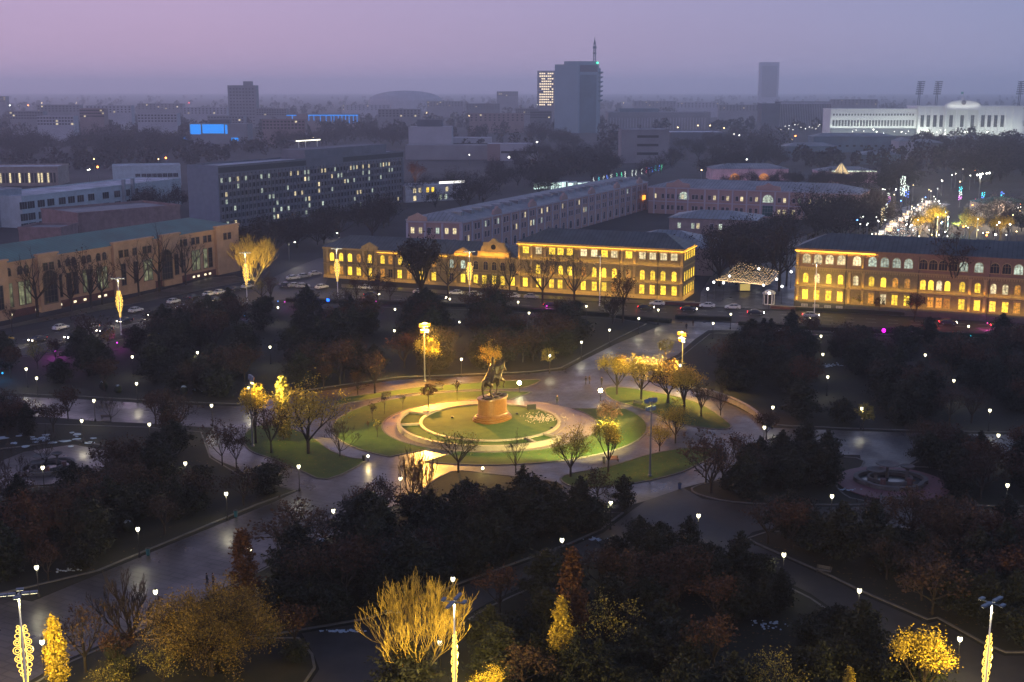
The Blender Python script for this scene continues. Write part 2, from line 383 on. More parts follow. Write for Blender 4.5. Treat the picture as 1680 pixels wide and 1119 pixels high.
# ring lawn, two arcs either side of the north-east opening and the south-west cut
a_in, a_out = (19.6, 17.8), (28.5, 24.6)
def arc_lawn(i0, i1, o0, o1):
    inn = [C0 + Vector((a_in[0] * cos(radians(a)), a_in[1] * sin(radians(a)), 0)) for a in np.linspace(i0, i1, 40)]
    out = [C0 + Vector((a_out[0] * cos(radians(a)), a_out[1] * sin(radians(a)), 0)) for a in np.linspace(o1, o0, 50)]
    lawn(None, 0, world=inn + out)
arc_lawn(80, 240, 74, 235)
arc_lawn(255, 398, 249, 386)
lawn([(399, 720), (407, 707), (422, 700), (460, 700), (500, 712), (522, 725), (542, 740), (575, 752), (600, 757), (537, 787), (492, 772), (442, 752), (420, 745), (405, 735)], 3)
lawn([(545, 671), (562, 664), (612, 655), (690, 645), (780, 640), (850, 638), (886, 626), (868, 624), (780, 629), (690, 636), (620, 645), (560, 655)], 3)
lawn([(992, 640), (1010, 636), (1060, 642), (1140, 660), (1190, 690), (1198, 703), (1165, 704), (1110, 694), (1060, 674), (1005, 656)], 3)
lawn([(925, 781), (1000, 766), (1060, 748), (1110, 738), (1162, 736), (1183, 741), (1131, 770), (1100, 781), (1045, 793), (965, 801), (930, 796)], 3)
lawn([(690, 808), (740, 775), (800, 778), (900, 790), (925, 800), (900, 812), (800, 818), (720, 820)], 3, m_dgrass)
# darker turf groves that border the paths
G_W = [(-60, 692), (150, 699), (240, 702), (330, 710), (345, 752), (400, 785), (484, 806), (420, 829), (310, 875), (160, 937), (0, 975), (-80, 985), (-80, 840), (60, 800), (140, 800), (200, 770), (290, 745), (300, 730), (200, 738), (120, 722), (20, 735), (-60, 745)]
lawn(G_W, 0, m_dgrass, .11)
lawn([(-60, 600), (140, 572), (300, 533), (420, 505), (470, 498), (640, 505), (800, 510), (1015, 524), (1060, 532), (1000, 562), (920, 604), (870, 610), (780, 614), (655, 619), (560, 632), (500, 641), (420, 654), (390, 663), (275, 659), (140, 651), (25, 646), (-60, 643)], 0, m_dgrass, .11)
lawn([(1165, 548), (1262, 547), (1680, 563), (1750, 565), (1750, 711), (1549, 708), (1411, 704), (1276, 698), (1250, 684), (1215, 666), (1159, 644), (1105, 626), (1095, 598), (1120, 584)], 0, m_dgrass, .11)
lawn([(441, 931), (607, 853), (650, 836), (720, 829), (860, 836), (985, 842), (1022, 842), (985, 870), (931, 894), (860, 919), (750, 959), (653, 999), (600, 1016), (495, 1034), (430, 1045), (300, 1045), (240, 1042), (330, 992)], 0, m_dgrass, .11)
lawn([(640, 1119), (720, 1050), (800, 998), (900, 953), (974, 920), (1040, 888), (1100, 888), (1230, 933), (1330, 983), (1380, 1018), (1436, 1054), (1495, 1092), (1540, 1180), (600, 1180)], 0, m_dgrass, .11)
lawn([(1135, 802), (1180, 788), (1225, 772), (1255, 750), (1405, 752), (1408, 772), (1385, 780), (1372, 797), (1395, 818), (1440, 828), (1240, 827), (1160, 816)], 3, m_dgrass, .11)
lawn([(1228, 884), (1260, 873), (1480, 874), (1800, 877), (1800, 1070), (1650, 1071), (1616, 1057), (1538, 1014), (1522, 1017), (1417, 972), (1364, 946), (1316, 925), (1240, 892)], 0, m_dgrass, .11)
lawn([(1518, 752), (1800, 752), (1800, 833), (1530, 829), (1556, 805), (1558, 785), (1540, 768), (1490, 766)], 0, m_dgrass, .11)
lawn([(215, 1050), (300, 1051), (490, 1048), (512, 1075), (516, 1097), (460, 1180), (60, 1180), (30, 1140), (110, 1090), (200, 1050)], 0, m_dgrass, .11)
struct('kerb', kerbs, m_kerb)
# snow remnants
def snow_patch(u, v, su, sv, n=26):
    c = P(u, v); k = (c - Vector((0, 0, CAMZ))).length / F
    r = random.Random(int(u * 7 + v)); mb = MB()
    for i in range(n):
        x, y = r.gauss(0, su * k * .42), r.gauss(0, sv * k * 1.6)
        s = r.uniform(.1, .4) * su * k * .25
        pts = [(c.x + x + s * r.uniform(.6, 1.3) * cos(a), c.y + y + s * r.uniform(.5, 1) * sin(a)) for a in np.linspace(0, 2 * pi, 8, endpoint=False)]
        zz = .125 + i * .004
        mb.prism(pts, .1, zz)
    return tag(mb.build('snow_patch', m_snow), 'thin remnant of pale snow on dark turf', 'snow', 'snow remnants in the park', 'stuff')
for a in [(75, 722, 90, 12), (320, 828, 16, 5), (115, 935, 24, 4), (1262, 1026, 34, 7), (1395, 897, 18, 8), (1410, 1078, 18, 10), (560, 1037, 40, 2), (985, 886, 30, 2), (330, 640, 20, 4), (1375, 600, 30, 5), (970, 1105, 26, 14), (1060, 1040, 16, 6), (1460, 660, 24, 8), (640, 1006, 24, 2), (1395, 805, 22, 2)]: snow_patch(*a)

# ------------------------------------------------------------------ buildings
def win_outline(w, h, arch, grow=0.0, seg=8):
    a = w / 2 + grow
    if not arch: return [(-a, -grow), (a, -grow), (a, h + grow), (-a, h + grow)]
    r = a; zc = h - w / 2
    return [(-a, -grow), (a, -grow)] + [(r * cos(t), zc + r * sin(t)) for t in np.linspace(0, pi, seg + 1)]
def win_mesh(w, h, arch, fmat, pmat, bars=(1, 1), fw=.14, hood=None, sill=True, split=True):
    """a window facing -y, its sill centre at the origin: frame (proud of the wall) and pane (set back inside it)"""
    fr = MB(); i, o = win_outline(w, h, arch), win_outline(w, h, arch, fw); n = len(i)
    y0, y1 = -.14, -.004
    vs = [(p[0], y0, p[1]) for p in o] + [(p[0], y0, p[1]) for p in i] + [(p[0], y1, p[1]) for p in o] + [(p[0], -.05, p[1]) for p in i]
    fs = []
    for k in range(n):
        j = (k + 1) % n
        fs += [(k, j, n + j, n + k), (k, 2 * n + k, 2 * n + j, j), (n + k, n + j, 3 * n + j, 3 * n + k)]
    fr.add(vs, fs)
    for b in range(bars[0]):
        x = -w / 2 + w * (b + 1) / (bars[0] + 1); fr.box(x - .035, x + .035, -.075, -.052, .02, h - (.12 if arch else .02))
    for b in range(bars[1]):
        zz = h * (.68 if bars[1] == 1 else (b + 1) / (bars[1] + 1)); fr.box(-w / 2, w / 2, -.08, -.055, zz - .035, zz + .035)
    if hood: fr.box(-w / 2 - .25, w / 2 + .25, -.32, -.15, h + fw + .1, h + fw + .1 + hood)
    if sill: fr.box(-w / 2 - .2, w / 2 + .2, -.28, -.15, -fw - .02, -.02)
    pn = MB(); pn.add([(p[0], -.05, p[1]) for p in i], [tuple(range(n))])
    if split: return fr.mesh('window_frame', fmat), pn.mesh('window_pane', pmat)
    nf = len(fr.f); fr.add(pn.v, pn.f, 1)
    return fr.mesh('window', [fmat, pmat]), None
def add_windows(root, specs, limit=100, name='window'):
    """specs: (x, y, z, rotz, meshes). The first `limit` are parts of their own, the rest one part of stuff"""
    for x, y, z, rz, (fm, pm) in specs[:limit]:
        o = link(name, fm, root, (x, y, z), rz)
        if pm: link('pane', pm, o)
    if len(specs) > limit:
        mb = MB(); mats = []
        for x, y, z, rz, (fm, pm) in specs[limit:]:
            for me in (fm, pm):
                if not me: continue
                idx = []
                for mm in me.materials:
                    if mm not in mats: mats.append(mm)
                    idx.append(mats.index(mm))
                c, s = cos(rz), sin(rz); o = len(mb.v)
                mb.v += [(x + c * q.co.x - s * q.co.y, y + s * q.co.x + c * q.co.y, z + q.co.z) for q in me.vertices]
                for p in me.polygons: mb.f.append(tuple(o + k for k in p.vertices)); mb.m.append(idx[p.material_index])
        tag(mb.build(name, mats, root), kind='stuff')
def frame(A, B):
    A, B = Vector((A[0], A[1], 0)), Vector((B[0], B[1], 0)); d = B - A
    return A, d.length, atan2(d.y, d.x)
def s_of(A, B, u, z=5):      # distance along the facade line at which the picture column u meets it
    lo, hi = -.6, 1.6
    A, B = Vector((A[0], A[1], z)), Vector((B[0], B[1], z))
    for _ in range(40):
        m = (lo + hi) / 2
        if proj(A.lerp(B, m))[0] < u: lo = m
        else: hi = m
    return lo * (B - A).length
def hip(L, D, h, rh, o=.6):
    m = min(D, L) / 2
    v = [(-o, -o, h), (L + o, -o, h), (L + o, D + o, h), (-o, D + o, h)]
    v += [(m, D / 2, h + rh), (L - m, D / 2, h + rh)] if L >= D else [(L / 2, m, h + rh), (L / 2, D - m, h + rh)]
    f = [(0, 1, 5, 4), (1, 2, 5), (2, 3, 4, 5), (3, 0, 4)] if L >= D else [(0, 1, 4), (1, 2, 5, 4), (2, 3, 5), (3, 0, 4, 5)]
    return MB().add(v, f + [(3, 2, 1, 0)])
def building(name, label, A, B, D, h, wall, roofm, roof='flat', rh=3, cornice=None, cat='building', para=.8, plinth=None, group=None):
    A, L, rz = frame(A, B)
    t = thing(name, label, cat, A, rz, group)
    hw = h - (para if roof == 'flat' else 0)
    MB().box(0, L, 0, D, 0, hw, bottom=False).build('wall', wall, t)
    if roof == 'hip': hip(L, D, h + .02, rh).build('roof', roofm, t)
    else:
        MB().add([(.3, .3, hw + .02), (L - .3, .3, hw + .02), (L - .3, D - .3, hw + .02), (.3, D - .3, hw + .02)], [(0, 1, 2, 3)]).build('roof', roofm, t)
        if para: MB().strip([(0, 0), (L, 0), (L, D), (0, D)], .5, hw + .003, h, True).build('parapet', cornice or wall, t)
    if cornice and roof == 'hip':
        MB().strip([(0, 0), (L, 0), (L, D), (0, D)], .9, h - .55, h - .01, True).build('cornice', cornice, t)
    if plinth: MB().strip([(0, 0), (L, 0), (L, D), (0, D)], .3, 0, plinth[0], True).build('plinth', plinth[1], t)
    return t, L
def area(name, parent, loc, sx, sy, watts, c, tilt=0, rz=0):
    """rectangular lamp lying along local x; tilt 0 points at +y (the wall), positive tilts up"""
    d = bpy.data.lights.new(name, 'AREA'); d.shape = 'RECTANGLE'; d.size = sx; d.size_y = sy; d.energy = watts; d.color = c
    o = bpy.data.objects.new(name, d); col.objects.link(o); o.parent = parent; o.location = loc
    o.rotation_euler = (pi / 2 + tilt, 0, rz); return o      # default area light points -z; +90deg about x turns it to +y
def point(name, parent, loc, watts, c, r=.2):
    d = bpy.data.lights.new(name, 'POINT'); d.energy = watts; d.color = c; d.shadow_soft_size = r
    o = bpy.data.objects.new(name, d); col.objects.link(o)
    if parent: o.parent = parent
    o.location = loc; return o
def spot(name, parent, loc, target, watts, c, ang=60, r=.15, blend=.5):
    d = bpy.data.lights.new(name, 'SPOT'); d.energy = watts; d.color = c; d.shadow_soft_size = r; d.spot_size = radians(ang); d.spot_blend = blend
    o = bpy.data.objects.new(name, d); col.objects.link(o)
    if parent: o.parent = parent
    o.location = loc; o.rotation_euler = (Vector(target) - Vector(loc)).to_track_quat('-Z', 'Y').to_euler(); return o

YEL = (1.0, .60, .09); AMB = (1.0, .50, .05)
m_yelwall = M('ochre_brick', (.21, .155, .07), .85, 1.4, var=.22, bump=.15)
m_yeltrim = M('ochre_trim', (.34, .24, .10), .8, 1.0, var=.15)
m_slate = M('slate_roof', (.060, .075, .085), .55, .25, var=.35)
seam(m_slate)
m_pinkwall = M('pink_brick', (.22, .135, .085), .85, 1.2, var=.15)
pY = lit_pane('amber_lit_pane', (1, .66, .05), 2.7, .35)  # amber pane glow stands in for lamps in the window reveals
pW = lit_pane('warm_white_lit_pane', (1, .82, .45), 1.6, .25)
pC = lit_pane('cool_white_lit_pane', (.85, 1, .80), 1.0, .2)
pO = lit_pane('orange_lit_pane', (1, .42, .05), 1.1, .25)
m_led = glow('amber_led_strip', (1, .50, .05), 3.0)

def pilaster(root, x, z0, z1, mat, w=.7, d=.3, y=0):
    return MB().box(x - w / 2, x + w / 2, y - d, y - .004, z0, z1).box(x - w / 2 - .12, x + w / 2 + .12, y - d - .12, y - .004, z1 + .003, z1 + .3).build('pilaster', mat, root)
def uplight(root, x, y, z, watts, c=AMB):
    MB().lathe([(.10, 0), (.13, .16)], 8).build('uplight', m_black, root, (x, y, z))
    d = bpy.data.lights.new('uplight', 'SPOT'); d.energy = watts; d.color = c; d.spot_size = radians(75); d.shadow_soft_size = .06; d.spot_blend = .8
    o = bpy.data.objects.new('uplight_lamp', d); col.objects.link(o); o.parent = root; o.location = (x, y, z + .22); o.rotation_euler = (pi - .18, 0, 0)

# --- three-storey amber-lit wing in the middle
A3, B3 = P(850, 396, 15), P(1122, 409, 15)
uni, L3 = building('university_building', 'long three storey ochre building glowing amber, its corner facing the string light canopy', A3, B3, 14.5, 15, m_yelwall, m_slate, 'hip', 3.6, m_yeltrim, plinth=(1.2, m_yeltrim))
sx = lambda u, z=6: s_of(A3, B3, u, z)
wt = {k: win_mesh(1.9, 2.0, False, m_yeltrim, p, (2, 1)) for k, p in (('Y', pY), ('W', pW))}
wm = {k: win_mesh(1.35, 2.8, True, m_yeltrim, p, (1, 1)) for k, p in (('Y', pY), ('O', pO))}
wg = {k: win_mesh(1.45, 2.6, False, m_yeltrim, p, (1, 1), hood=.28) for k, p in (('Y', pY), ('O', pO))}
sp = []
for i, u in enumerate([863, 884, 906, 920, 935, 958, 975, 992, 1008, 1032, 1054, 1071, 1089, 1106]):
    sp.append((sx(u, 12), 0, 11.6, 0, wt['W' if i in (5, 6, 8, 10, 11, 12, 13, 1) else 'Y']))
for i, u in enumerate([883, 906, 920, 935, 958, 975, 991, 1008, 1031, 1054, 1071, 1088, 1106]):
    sp.append((sx(u, 7), 0, 5.6, 0, wm['O' if i in (1, 4, 8) else 'Y']))
for i, u in enumerate([862, 884, 905, 919, 934, 957, 975, 991, 1007, 1053, 1070, 1088, 1106]):
    sp.append((sx(u, 2), 0, 1.5, 0, wg['O' if i in (4, 8) else 'Y']))
for i in range(5):
    y = 1.6 + i * 2.8
    sp += [(L3, y, 11.6, pi / 2, wt['Y']), (L3, y, 5.6, pi / 2, wm['Y']), (L3, y, 1.5, pi / 2, wg['Y'])]
add_windows(uni, sp)
MB().strip([(0, 0), (L3, 0), (L3, 14.5)], .34, 9.5, 9.9).strip([(0, 0), (L3, 0), (L3, 14.5)], .30, 4.6, 4.85).build('string_course', m_yeltrim, uni)
MB().box(-.3, L3 + .5, -.62, -.5, 14.25, 14.38).build('led_strip', m_led, uni)
MB().box(L3 + .5, L3 + .62, -.3, 14.5, 14.25, 14.38).build('led_strip', m_led, uni)
for u in (852, 872, 894, 1020, 1041, 1118):
    x = sx(u, 8)
    pilaster(uni, x, 10.1, 14.2, m_yeltrim); pilaster(uni, x, 5.0, 9.3, m_yeltrim); pilaster(uni, x, 1.3, 4.4, m_yeltrim)
    for z in (9.95, 4.9, .4): uplight(uni, x, -.62, z, 130)
for u in (941, 985, 1017, 1079):
    MB().tube([(sx(u), -.12, .2), (sx(u), -.12, 14.2)], .09, 6).build('drainpipe', m_black, uni)
area('cornice_lamp', uni, (L3 / 2, -.62, 14.1), L3, .12, 900, AMB, .45)
area('cornice_lamp', uni, (L3 + .62, 7, 14.1), 14, .12, 260, AMB, .45, pi / 2)
area('ground_wash', uni, (L3 / 2, -1.5, .25), L3, .2, 720, YEL, .95)
area('ledge_wash', uni, (L3 / 2, -.6, 10.0), L3, .12, 420, YEL, .8)
area('ground_wash', uni, (L3 + 1.4, 7, .25), 14, .2, 260, YEL, .95, pi / 2)
area('ledge_wash', uni, (L3 / 2, -.6, 5.0), L3, .12, 440, YEL, .8)
# --- two-storey wing to its left with the ornate gable
A2, B2 = (-61.0, 391.3), (1.2, 365.4)
win2, L2 = building('college_wing', 'two storey amber lit wing with ornate gable left of the three storey block', A2, B2, 13.5, 10, m_yelwall, m_slate, 'hip', 3.4, m_yeltrim, plinth=(1.0, m_yeltrim))
s2 = lambda u, z=5: s_of(A2, B2, u, z)
wa = {k: win_mesh(1.5, 2.6, True, m_yeltrim, p) for k, p in (('Y', pY), ('D', m_glassd), ('C', pC), ('O', pO))}
wb = {k: win_mesh(1.5, 2.6, False, m_yeltrim, p, hood=.26) for k, p in (('Y', pY), ('D', m_glassd), ('O', pO))}
sp = [(s2(u, 6), 0, 5.7, 0, wa[k]) for u, k in ((545, 'Y'), (560, 'Y'), (574.5, 'Y'), (589, 'O'), (607, 'Y'), (628, 'Y'), (641, 'O'), (657, 'Y'), (672, 'Y'), (692, 'D'), (712, 'O'), (741, 'C'), (760, 'C'), (781, 'D'), (797, 'D'), (811, 'D'), (825, 'D'), (841, 'D'))]
sp += [(s2(u, 2), 0, 1.4, 0, wb[k]) for u, k in ((545, 'O'), (560, 'O'), (574.5, 'Y'), (589, 'Y'), (607, 'Y'), (628, 'O'), (641, 'D'), (656, 'Y'), (672, 'O'), (692, 'Y'), (712, 'Y'), (741, 'D'), (760, 'Y'), (781, 'Y'), (795, 'Y'), (811, 'Y'), (825, 'Y'), (841, 'Y'))]
sp += [(0, y, z, -pi / 2, wa['Y'] if z > 4 else wb['O']) for y in (3, 7, 11) for z in (1.4, 5.7)]
add_windows(win2, sp)
MB().strip([(0, 13), (0, 0), (L2, 0)], .3, 4.6, 4.85).build('string_course', m_yeltrim, win2)
xg = s2(811, 10)
ped = [(-5.2, 0), (5.2, 0), (5.2, 1.4), (4.3, 1.6), (4.2, 2.4), (3.5, 3.2), (3.4, 4.2), (1.6, 4.3), (.7, 5.0), (0, 5.6), (-.7, 5.0), (-1.6, 4.3), (-3.4, 4.2), (-3.5, 3.2), (-4.2, 2.4), (-4.3, 1.6), (-5.2, 1.4)]
g = MB().vprism([(x + xg, z + 10.02) for x, z in ped], -.7, .5)
g.box(xg - 5.4, xg + 5.4, -.86, -.703, 11.35, 11.6).box(xg - 4.0, xg - 2.2, -.82, -.703, 12.9, 13.1).box(xg + 2.2, xg + 4.0, -.82, -.703, 12.9, 13.1)
g.tube([(xg + 1.15 * cos(a), -.72, 12.9 + 1.15 * sin(a)) for a in np.linspace(0, 2 * pi, 20, endpoint=False)], .13, 5, close=True)
gab = g.build('gable', m_yeltrim, win2)
MB().vprism([(xg + .8 * cos(a), 12.9 + .8 * sin(a)) for a in np.linspace(0, 2 * pi, 16, endpoint=False)], -.73, -.71).build('round_window', m_glassd, gab)
area('gable_lamp', win2, (xg, -1.7, 10.3), 10, .1, 330, AMB, .5)
for u, lit in ((760, True), (607, False)):
    x = s2(u, 10); gg = MB().vprism([(x - 2.9, 10.02), (x + 2.9, 10.02), (x + 2.9, 10.8), (x, 12.3), (x - 2.9, 10.8)], -.45, .3).box(x - 3.1, x + 3.1, -.6, -.453, 10.0, 10.25)
    gg.build('pediment', m_yeltrim, win2)
    if lit: area('pediment_lamp', win2, (x, -1.1, 10.0), 5.6, .1, 150, AMB, .6)
MB().box(s2(620), s2(735), -.62, -.5, 9.2, 9.32).build('led_strip', m_led, win2)
area('cornice_lamp', win2, ((s2(620) + s2(735)) / 2, -.62, 9.1), s2(735) - s2(620), .12, 300, AMB, .45)
for u in (538, 597, 617, 704, 748, 774, 849):
    x = s2(u, 5); pilaster(win2, x, 5.0, 9.2, m_yeltrim); pilaster(win2, x, 1.1, 4.4, m_yeltrim)
    uplight(win2, x, -.6, 4.9, 90); uplight(win2, x, -.6, .3, 90)
for u in (568, 647): MB().tube([(s2(u), -.12, .2), (s2(u), -.12, 9.2)], .09, 6).build('drainpipe', m_black, win2)
area('ground_wash', win2, (L2 * .3, -1.4, .2), L2 * .6, .2, 330, YEL, .95)
area('ground_wash', win2, (L2 * .85, -1.4, .2), L2 * .3, .2, 100, YEL, .95)
# --- three-storey building on the right
A4 = Vector(P(1307, 406, 17)); B4 = Vector(P(1680, 425, 17)); B4 = A4 + (B4 - A4) * 1.28
rb, L4 = building('courthouse_building', 'three storey ochre building with arched upper windows, lit amber, right of the pedestrian street', A4, B4, 15, 17, m_yelwall, m_slate, 'hip', 3.6, m_pinkwall, plinth=(2.1, M('dark_granite', (.05, .05, .05), .6, 1)))
s4 = lambda u, z=8: s_of(A4, B4, u, z)
MB().box(.001, L4 - .001, -.06, -.003, 11.9, 16.4).build('upper_wall', m_pinkwall, rb)
wu = {k: win_mesh(2.1, 2.6, True, m_yeltrim, p, (2, 1), .18) for k, p in (('W', pW), ('C', pC), ('D', m_glassd), ('Y', pY))}
wm4 = {k: win_mesh(1.35, 2.6, True, m_yeltrim, p) for k, p in (('Y', pY), ('W', pW), ('O', pO))}
wg4 = {k: win_mesh(1.45, 2.7, False, m_yeltrim, p, hood=.3) for k, p in (('Y', pY), ('O', pO), ('W', pW))}
zz = lambda x: 1260 + x / 4
sp = [(s4(zz(x), 14), -.06, 12.9, 0, wu[k]) for x, k in ((255, 'W'), (330, 'W'), (405, 'W'), (482, 'W'), (585, 'W'), (687, 'C'), (767, 'C'), (845, 'C'), (923, 'C'), (1020, 'D'), (1085, 'D'), (1150, 'D'), (1215, 'D'), (1285, 'C'), (1385, 'C'), (1490, 'D'), (1567, 'D'), (1645, 'C'), (1725, 'C'), (1800, 'C'))]
sp += [(s4(zz(x), 9), 0, 7.5, 0, wm4[k]) for x, k in ((248, 'Y'), (323, 'W'), (400, 'Y'), (477, 'Y'), (577, 'W'), (680, 'Y'), (758, 'Y'), (836, 'O'), (915, 'O'), (1017, 'Y'), (1070, 'Y'), (1124, 'W'), (1178, 'Y'), (1275, 'Y'), (1376, 'Y'), (1480, 'W'), (1558, 'W'), (1638, 'O'), (1715, 'Y'), (1790, 'Y'))]
sp += [(s4(zz(x), 4), 0, 2.8, 0, wg4[k]) for x, k in ((243, 'Y'), (318, 'Y'), (396, 'Y'), (471, 'Y'), (675, 'O'), (755, 'W'), (830, 'Y'), (910, 'Y'), (1065, 'O'), (1120, 'O'), (1172, 'O'), (1268, 'Y'), (1370, 'Y'), (1472, 'Y'), (1555, 'Y'), (1632, 'O'), (1715, 'Y'), (1790, 'Y'))]
wbm = win_mesh(1.5, .9, False, m_frame, M('basement_glass', (.25, .25, .26), .3), (1, 0), .1)
sp += [(s4(zz(x), 1), -.15, .5, 0, wbm) for x in (240, 315, 392, 468)]
add_windows(rb, sp)
MB().box(-.15, L4, -.25, -.07, 11.45, 11.85).box(-.12, L4, -.2, -.004, 6.3, 6.5).build('string_course', m_yeltrim, rb)
dn = MB()
x = .3
while x < L4: dn.box(x, x + .28, -.2, -.075, 10.95, 11.4); x += .62
dn.build('dentil_frieze', m_yeltrim, rb)
xe = s4(1437, 16)
MB().box(-.3, xe, -.62, -.5, 16.2, 16.42).build('led_strip', m_led, rb)
area('cornice_lamp', rb, (xe / 2, -.66, 16.15), xe, .12, 900, AMB, .45)
area('ground_wash', rb, (L4 / 2, -1.5, 2.2), L4, .2, 1150, YEL, .95)
area('ledge_wash', rb, (L4 / 2, -.6, 6.7), L4, .12, 650, YEL, .8)
for u in (1308.5, 1393, 1415, 1590, 1615):
    x = max(.5, s4(u, 6))
    pilaster(rb, x, 7.0, 10.7, m_yeltrim); pilaster(rb, x, 2.3, 6.0, m_yeltrim); uplight(rb, x, -.6, 6.6, 140); uplight(rb, x, -.6, 2.2, 140)
for u in (1308.5, 1416):
    x = max(.5, s4(u, 14)); pilaster(rb, x, 12.1, 16, m_yeltrim, y=-.06); uplight(rb, x, -.62, 11.9, 170)
for u in (1387, 1395 + 111, 1622): MB().tube([(s4(u), -.14, .2), (s4(u), -.14, 16.2)], .1, 6).build('drainpipe', m_black, rb)

# --- tan museum on the left with the teal roof
m_tan = M('tan_stone', (.40, .25, .15), .85, .5, var=.14)
m_tanp = M('red_granite_plinth', (.10, .035, .032), .7, .8)
m_teal = M('teal_roof', (.012, .115, .095), .5, .12, var=.3)
A5, B5 = Vector((-134.5, 317.7, 0)), Vector((-91.9, 407.9, 0)); A5 = A5 + (A5 - B5) * .32
mus, L5 = building('museum_building', 'long tan stone museum with tall arched windows and a teal roof along the road', A5, B5, 22, 15, m_tan, m_teal, 'hip', 3.2, m_tan, plinth=(2.0, m_tanp))
s5 = lambda u, z=8: s_of(A5, B5, u, z)
zl = lambda x: x / 4
# projecting bays
for ua, ub in ((-55, 10), (60, 92), (184, 248), (263, 292), (352, 388)):
    a, b = max(0, s5(ua)), min(L5 + .4, s5(ub))
    MB().box(a, b, -1.1, -.02, 0, 15.5).box(a - .3, b + .3, -1.5, -.02, 15.503, 16.0).box(a - .05, b + .05, -1.2, -1.103, 0, 2.0).build('projecting_bay', m_tan, mus)
def bay_y(u):
    return -1.1 if any(a <= u <= b for a, b in ((-55, 10), (60, 92), (184, 248), (263, 292), (352, 388))) else 0
pT = lit_pane('greenish_lit_pane', (.95, 1, .55), .30, .05, .7)
tall = {k: win_mesh(1.7, 6.2, False, m_frameb, p, (1, 3), .16) for k, p in (('D', m_glassd), ('L', pT))}
big = win_mesh(4.6, 9.0, True, m_frameb, m_glassd, (3, 4), .3)
sma = win_mesh(1.5, 2.1, True, m_frameb, m_glassd); smr = win_mesh(1.5, 2.0, False, m_frameb, m_glassd); sml = win_mesh(1.5, 2.0, False, m_frameb, pT)
sp = []
for x, k in ((-60, 'D'), (-20, 'D'), (62, 'L'), (137, 'L'), (180, 'L'), (388, 'D'), (452, 'D'), (493, 'D'), (555, 'L'), (585, 'D'), (650, 'L'), (688, 'L'), (870, 'D'), (935, 'L'), (966, 'L'), (1138, 'D'), (1187, 'D'), (1270, 'L'), (1298, 'L'), (1345, 'L'), (1378, 'D')):
    u = zl(x); sp.append((s5(u), bay_y(u), 3.0, 0, tall[k]))
for x, k in ((62, 'a'), (137, 'a'), (180, 'a'), (285, 'r'), (325, 'r'), (388, 'a'), (452, 'a'), (490, 'a'), (555, 'a'), (590, 'a'), (650, 'a'), (690, 'a'), (780, 'r'), (815, 'r'), (870, 'r'), (935, 'r'), (966, 'r'), (1187, 'r'), (1220, 'r'), (1270, 'r'), (1300, 'r'), (1348, 'r'), (1378, 'r'), (1462, 'r'), (1490, 'r')):
    u = zl(x); sp.append((s5(u), bay_y(u), 11.3, 0, {'a': sma, 'r': smr}[k]))
for x in (308, 1075): sp.append((s5(zl(x)), bay_y(zl(x)), 2.2, 0, big))
for x in (790, ): sp.append((s5(zl(x)), bay_y(zl(x)), 3.0, 0, tall['D']))
add_windows(mus, sp)
MB().box(0, L5, -.3, -.155, 10.3, 10.6).build('string_course', m_tan, mus)
for x in (70, 240, 395, 490, 555, 650, 690, 1140, 1270, 1300, 1345, 1375):
    s = s5(zl(x), 1); o = MB().box(s - .5, s + .5, -.22, -.154, .6, 1.2).build('basement_light', glow('basement_glow', (1, .85, .55), 1.6), mus)
# pale glow of street lamps on the museum comes from those lamps themselves (below)
# --- low flat-roofed hall behind the museum
m_rosy = M('rosy_stucco', (.22, .15, .15), .9, .4)
m_flat = M('flat_roof_felt', (.20, .20, .22), .8, .15, var=.3)
A6, B6 = P(128, 366, 15.5), P(296, 351, 15.5)
hall, L6 = building('flat_roofed_hall', 'low rosy flat roofed hall rising behind the teal museum roof', A6, B6, 24, 19, m_rosy, m_flat, 'flat', cornice=m_rosy)
A6b, B6b = P(100, 383, 14), P(128, 375, 14)
b_, l_ = building('annex_building', 'small pinkish annex left of the flat roofed hall', A6b, B6b, 14, 16, m_rosy, m_flat, 'flat')
# --- pale panel buildings at far left
m_panel = M('pale_panel', (.40, .46, .50), .85, .3, var=.14)
m_panel2 = M('grey_tile', (.25, .28, .31), .8, .4, var=.18)
m_snowroof = M('snowy_roof', (.22, .23, .27), .85, .10, c2=(.58, .60, .68))
A7, B7 = P(35, 322, 14), P(296, 292, 14)
pb, L7 = building('panel_building', 'pale panelled building with big dark windows and a snowy roof', A7, B7, 26, 14, m_panel, m_snowroof, 'flat', para=.5)
wp = win_mesh(4.6, 3.1, False, m_panel, m_glassd, (2, 0), .2, split=False)
s7 = lambda u: s_of(A7, B7, u, 8)
add_windows(pb, [(s7(zl(x)), 0, z, 0, wp) for x in (155, 205, 272, 335, 410, 470, 530, 600, 695, 770, 835, 890) for z in (8.3, 3.2, -1)] )
for x in (807, 867): MB().box(s7(zl(x)) - .6, s7(zl(x)) + .6, -1.6, -.01, 0, 16.5).build('fin', m_panel2, pb)
A8, B8 = P(-60, 318, 16), P(35, 310, 16)
gb, L8 = building('grey_tiled_block', 'grey tiled block with square windows cut by the photo edge', A8, B8, 14, 16.5, m_panel2, m_snowroof, 'flat')
wq = win_mesh(2.9, 3.3, False, m_panel2, m_glassd, (1, 0), .2, split=False)
add_windows(gb, [(s_of(A8, B8, u, 8), 0, z, 0, wq) for u in (-40, -22, -8, 9, 24) for z in (10, 4.6, .2)])
A9, B9 = P(-40, 274, 12), P(94, 273, 12)
b9, L9 = building('colonnaded_hall', 'low tan hall with tall narrow lit windows beneath the hazy trees', A9, B9, 30, 12, M('hazy_tan', (.24, .20, .18), .9, .3), m_snowroof, 'flat')
wn9 = {k: win_mesh(1.1, 6, False, m_frameb, p, (0, 2), .1, split=False) for k, p in (('D', m_glassd), ('W', pW))}
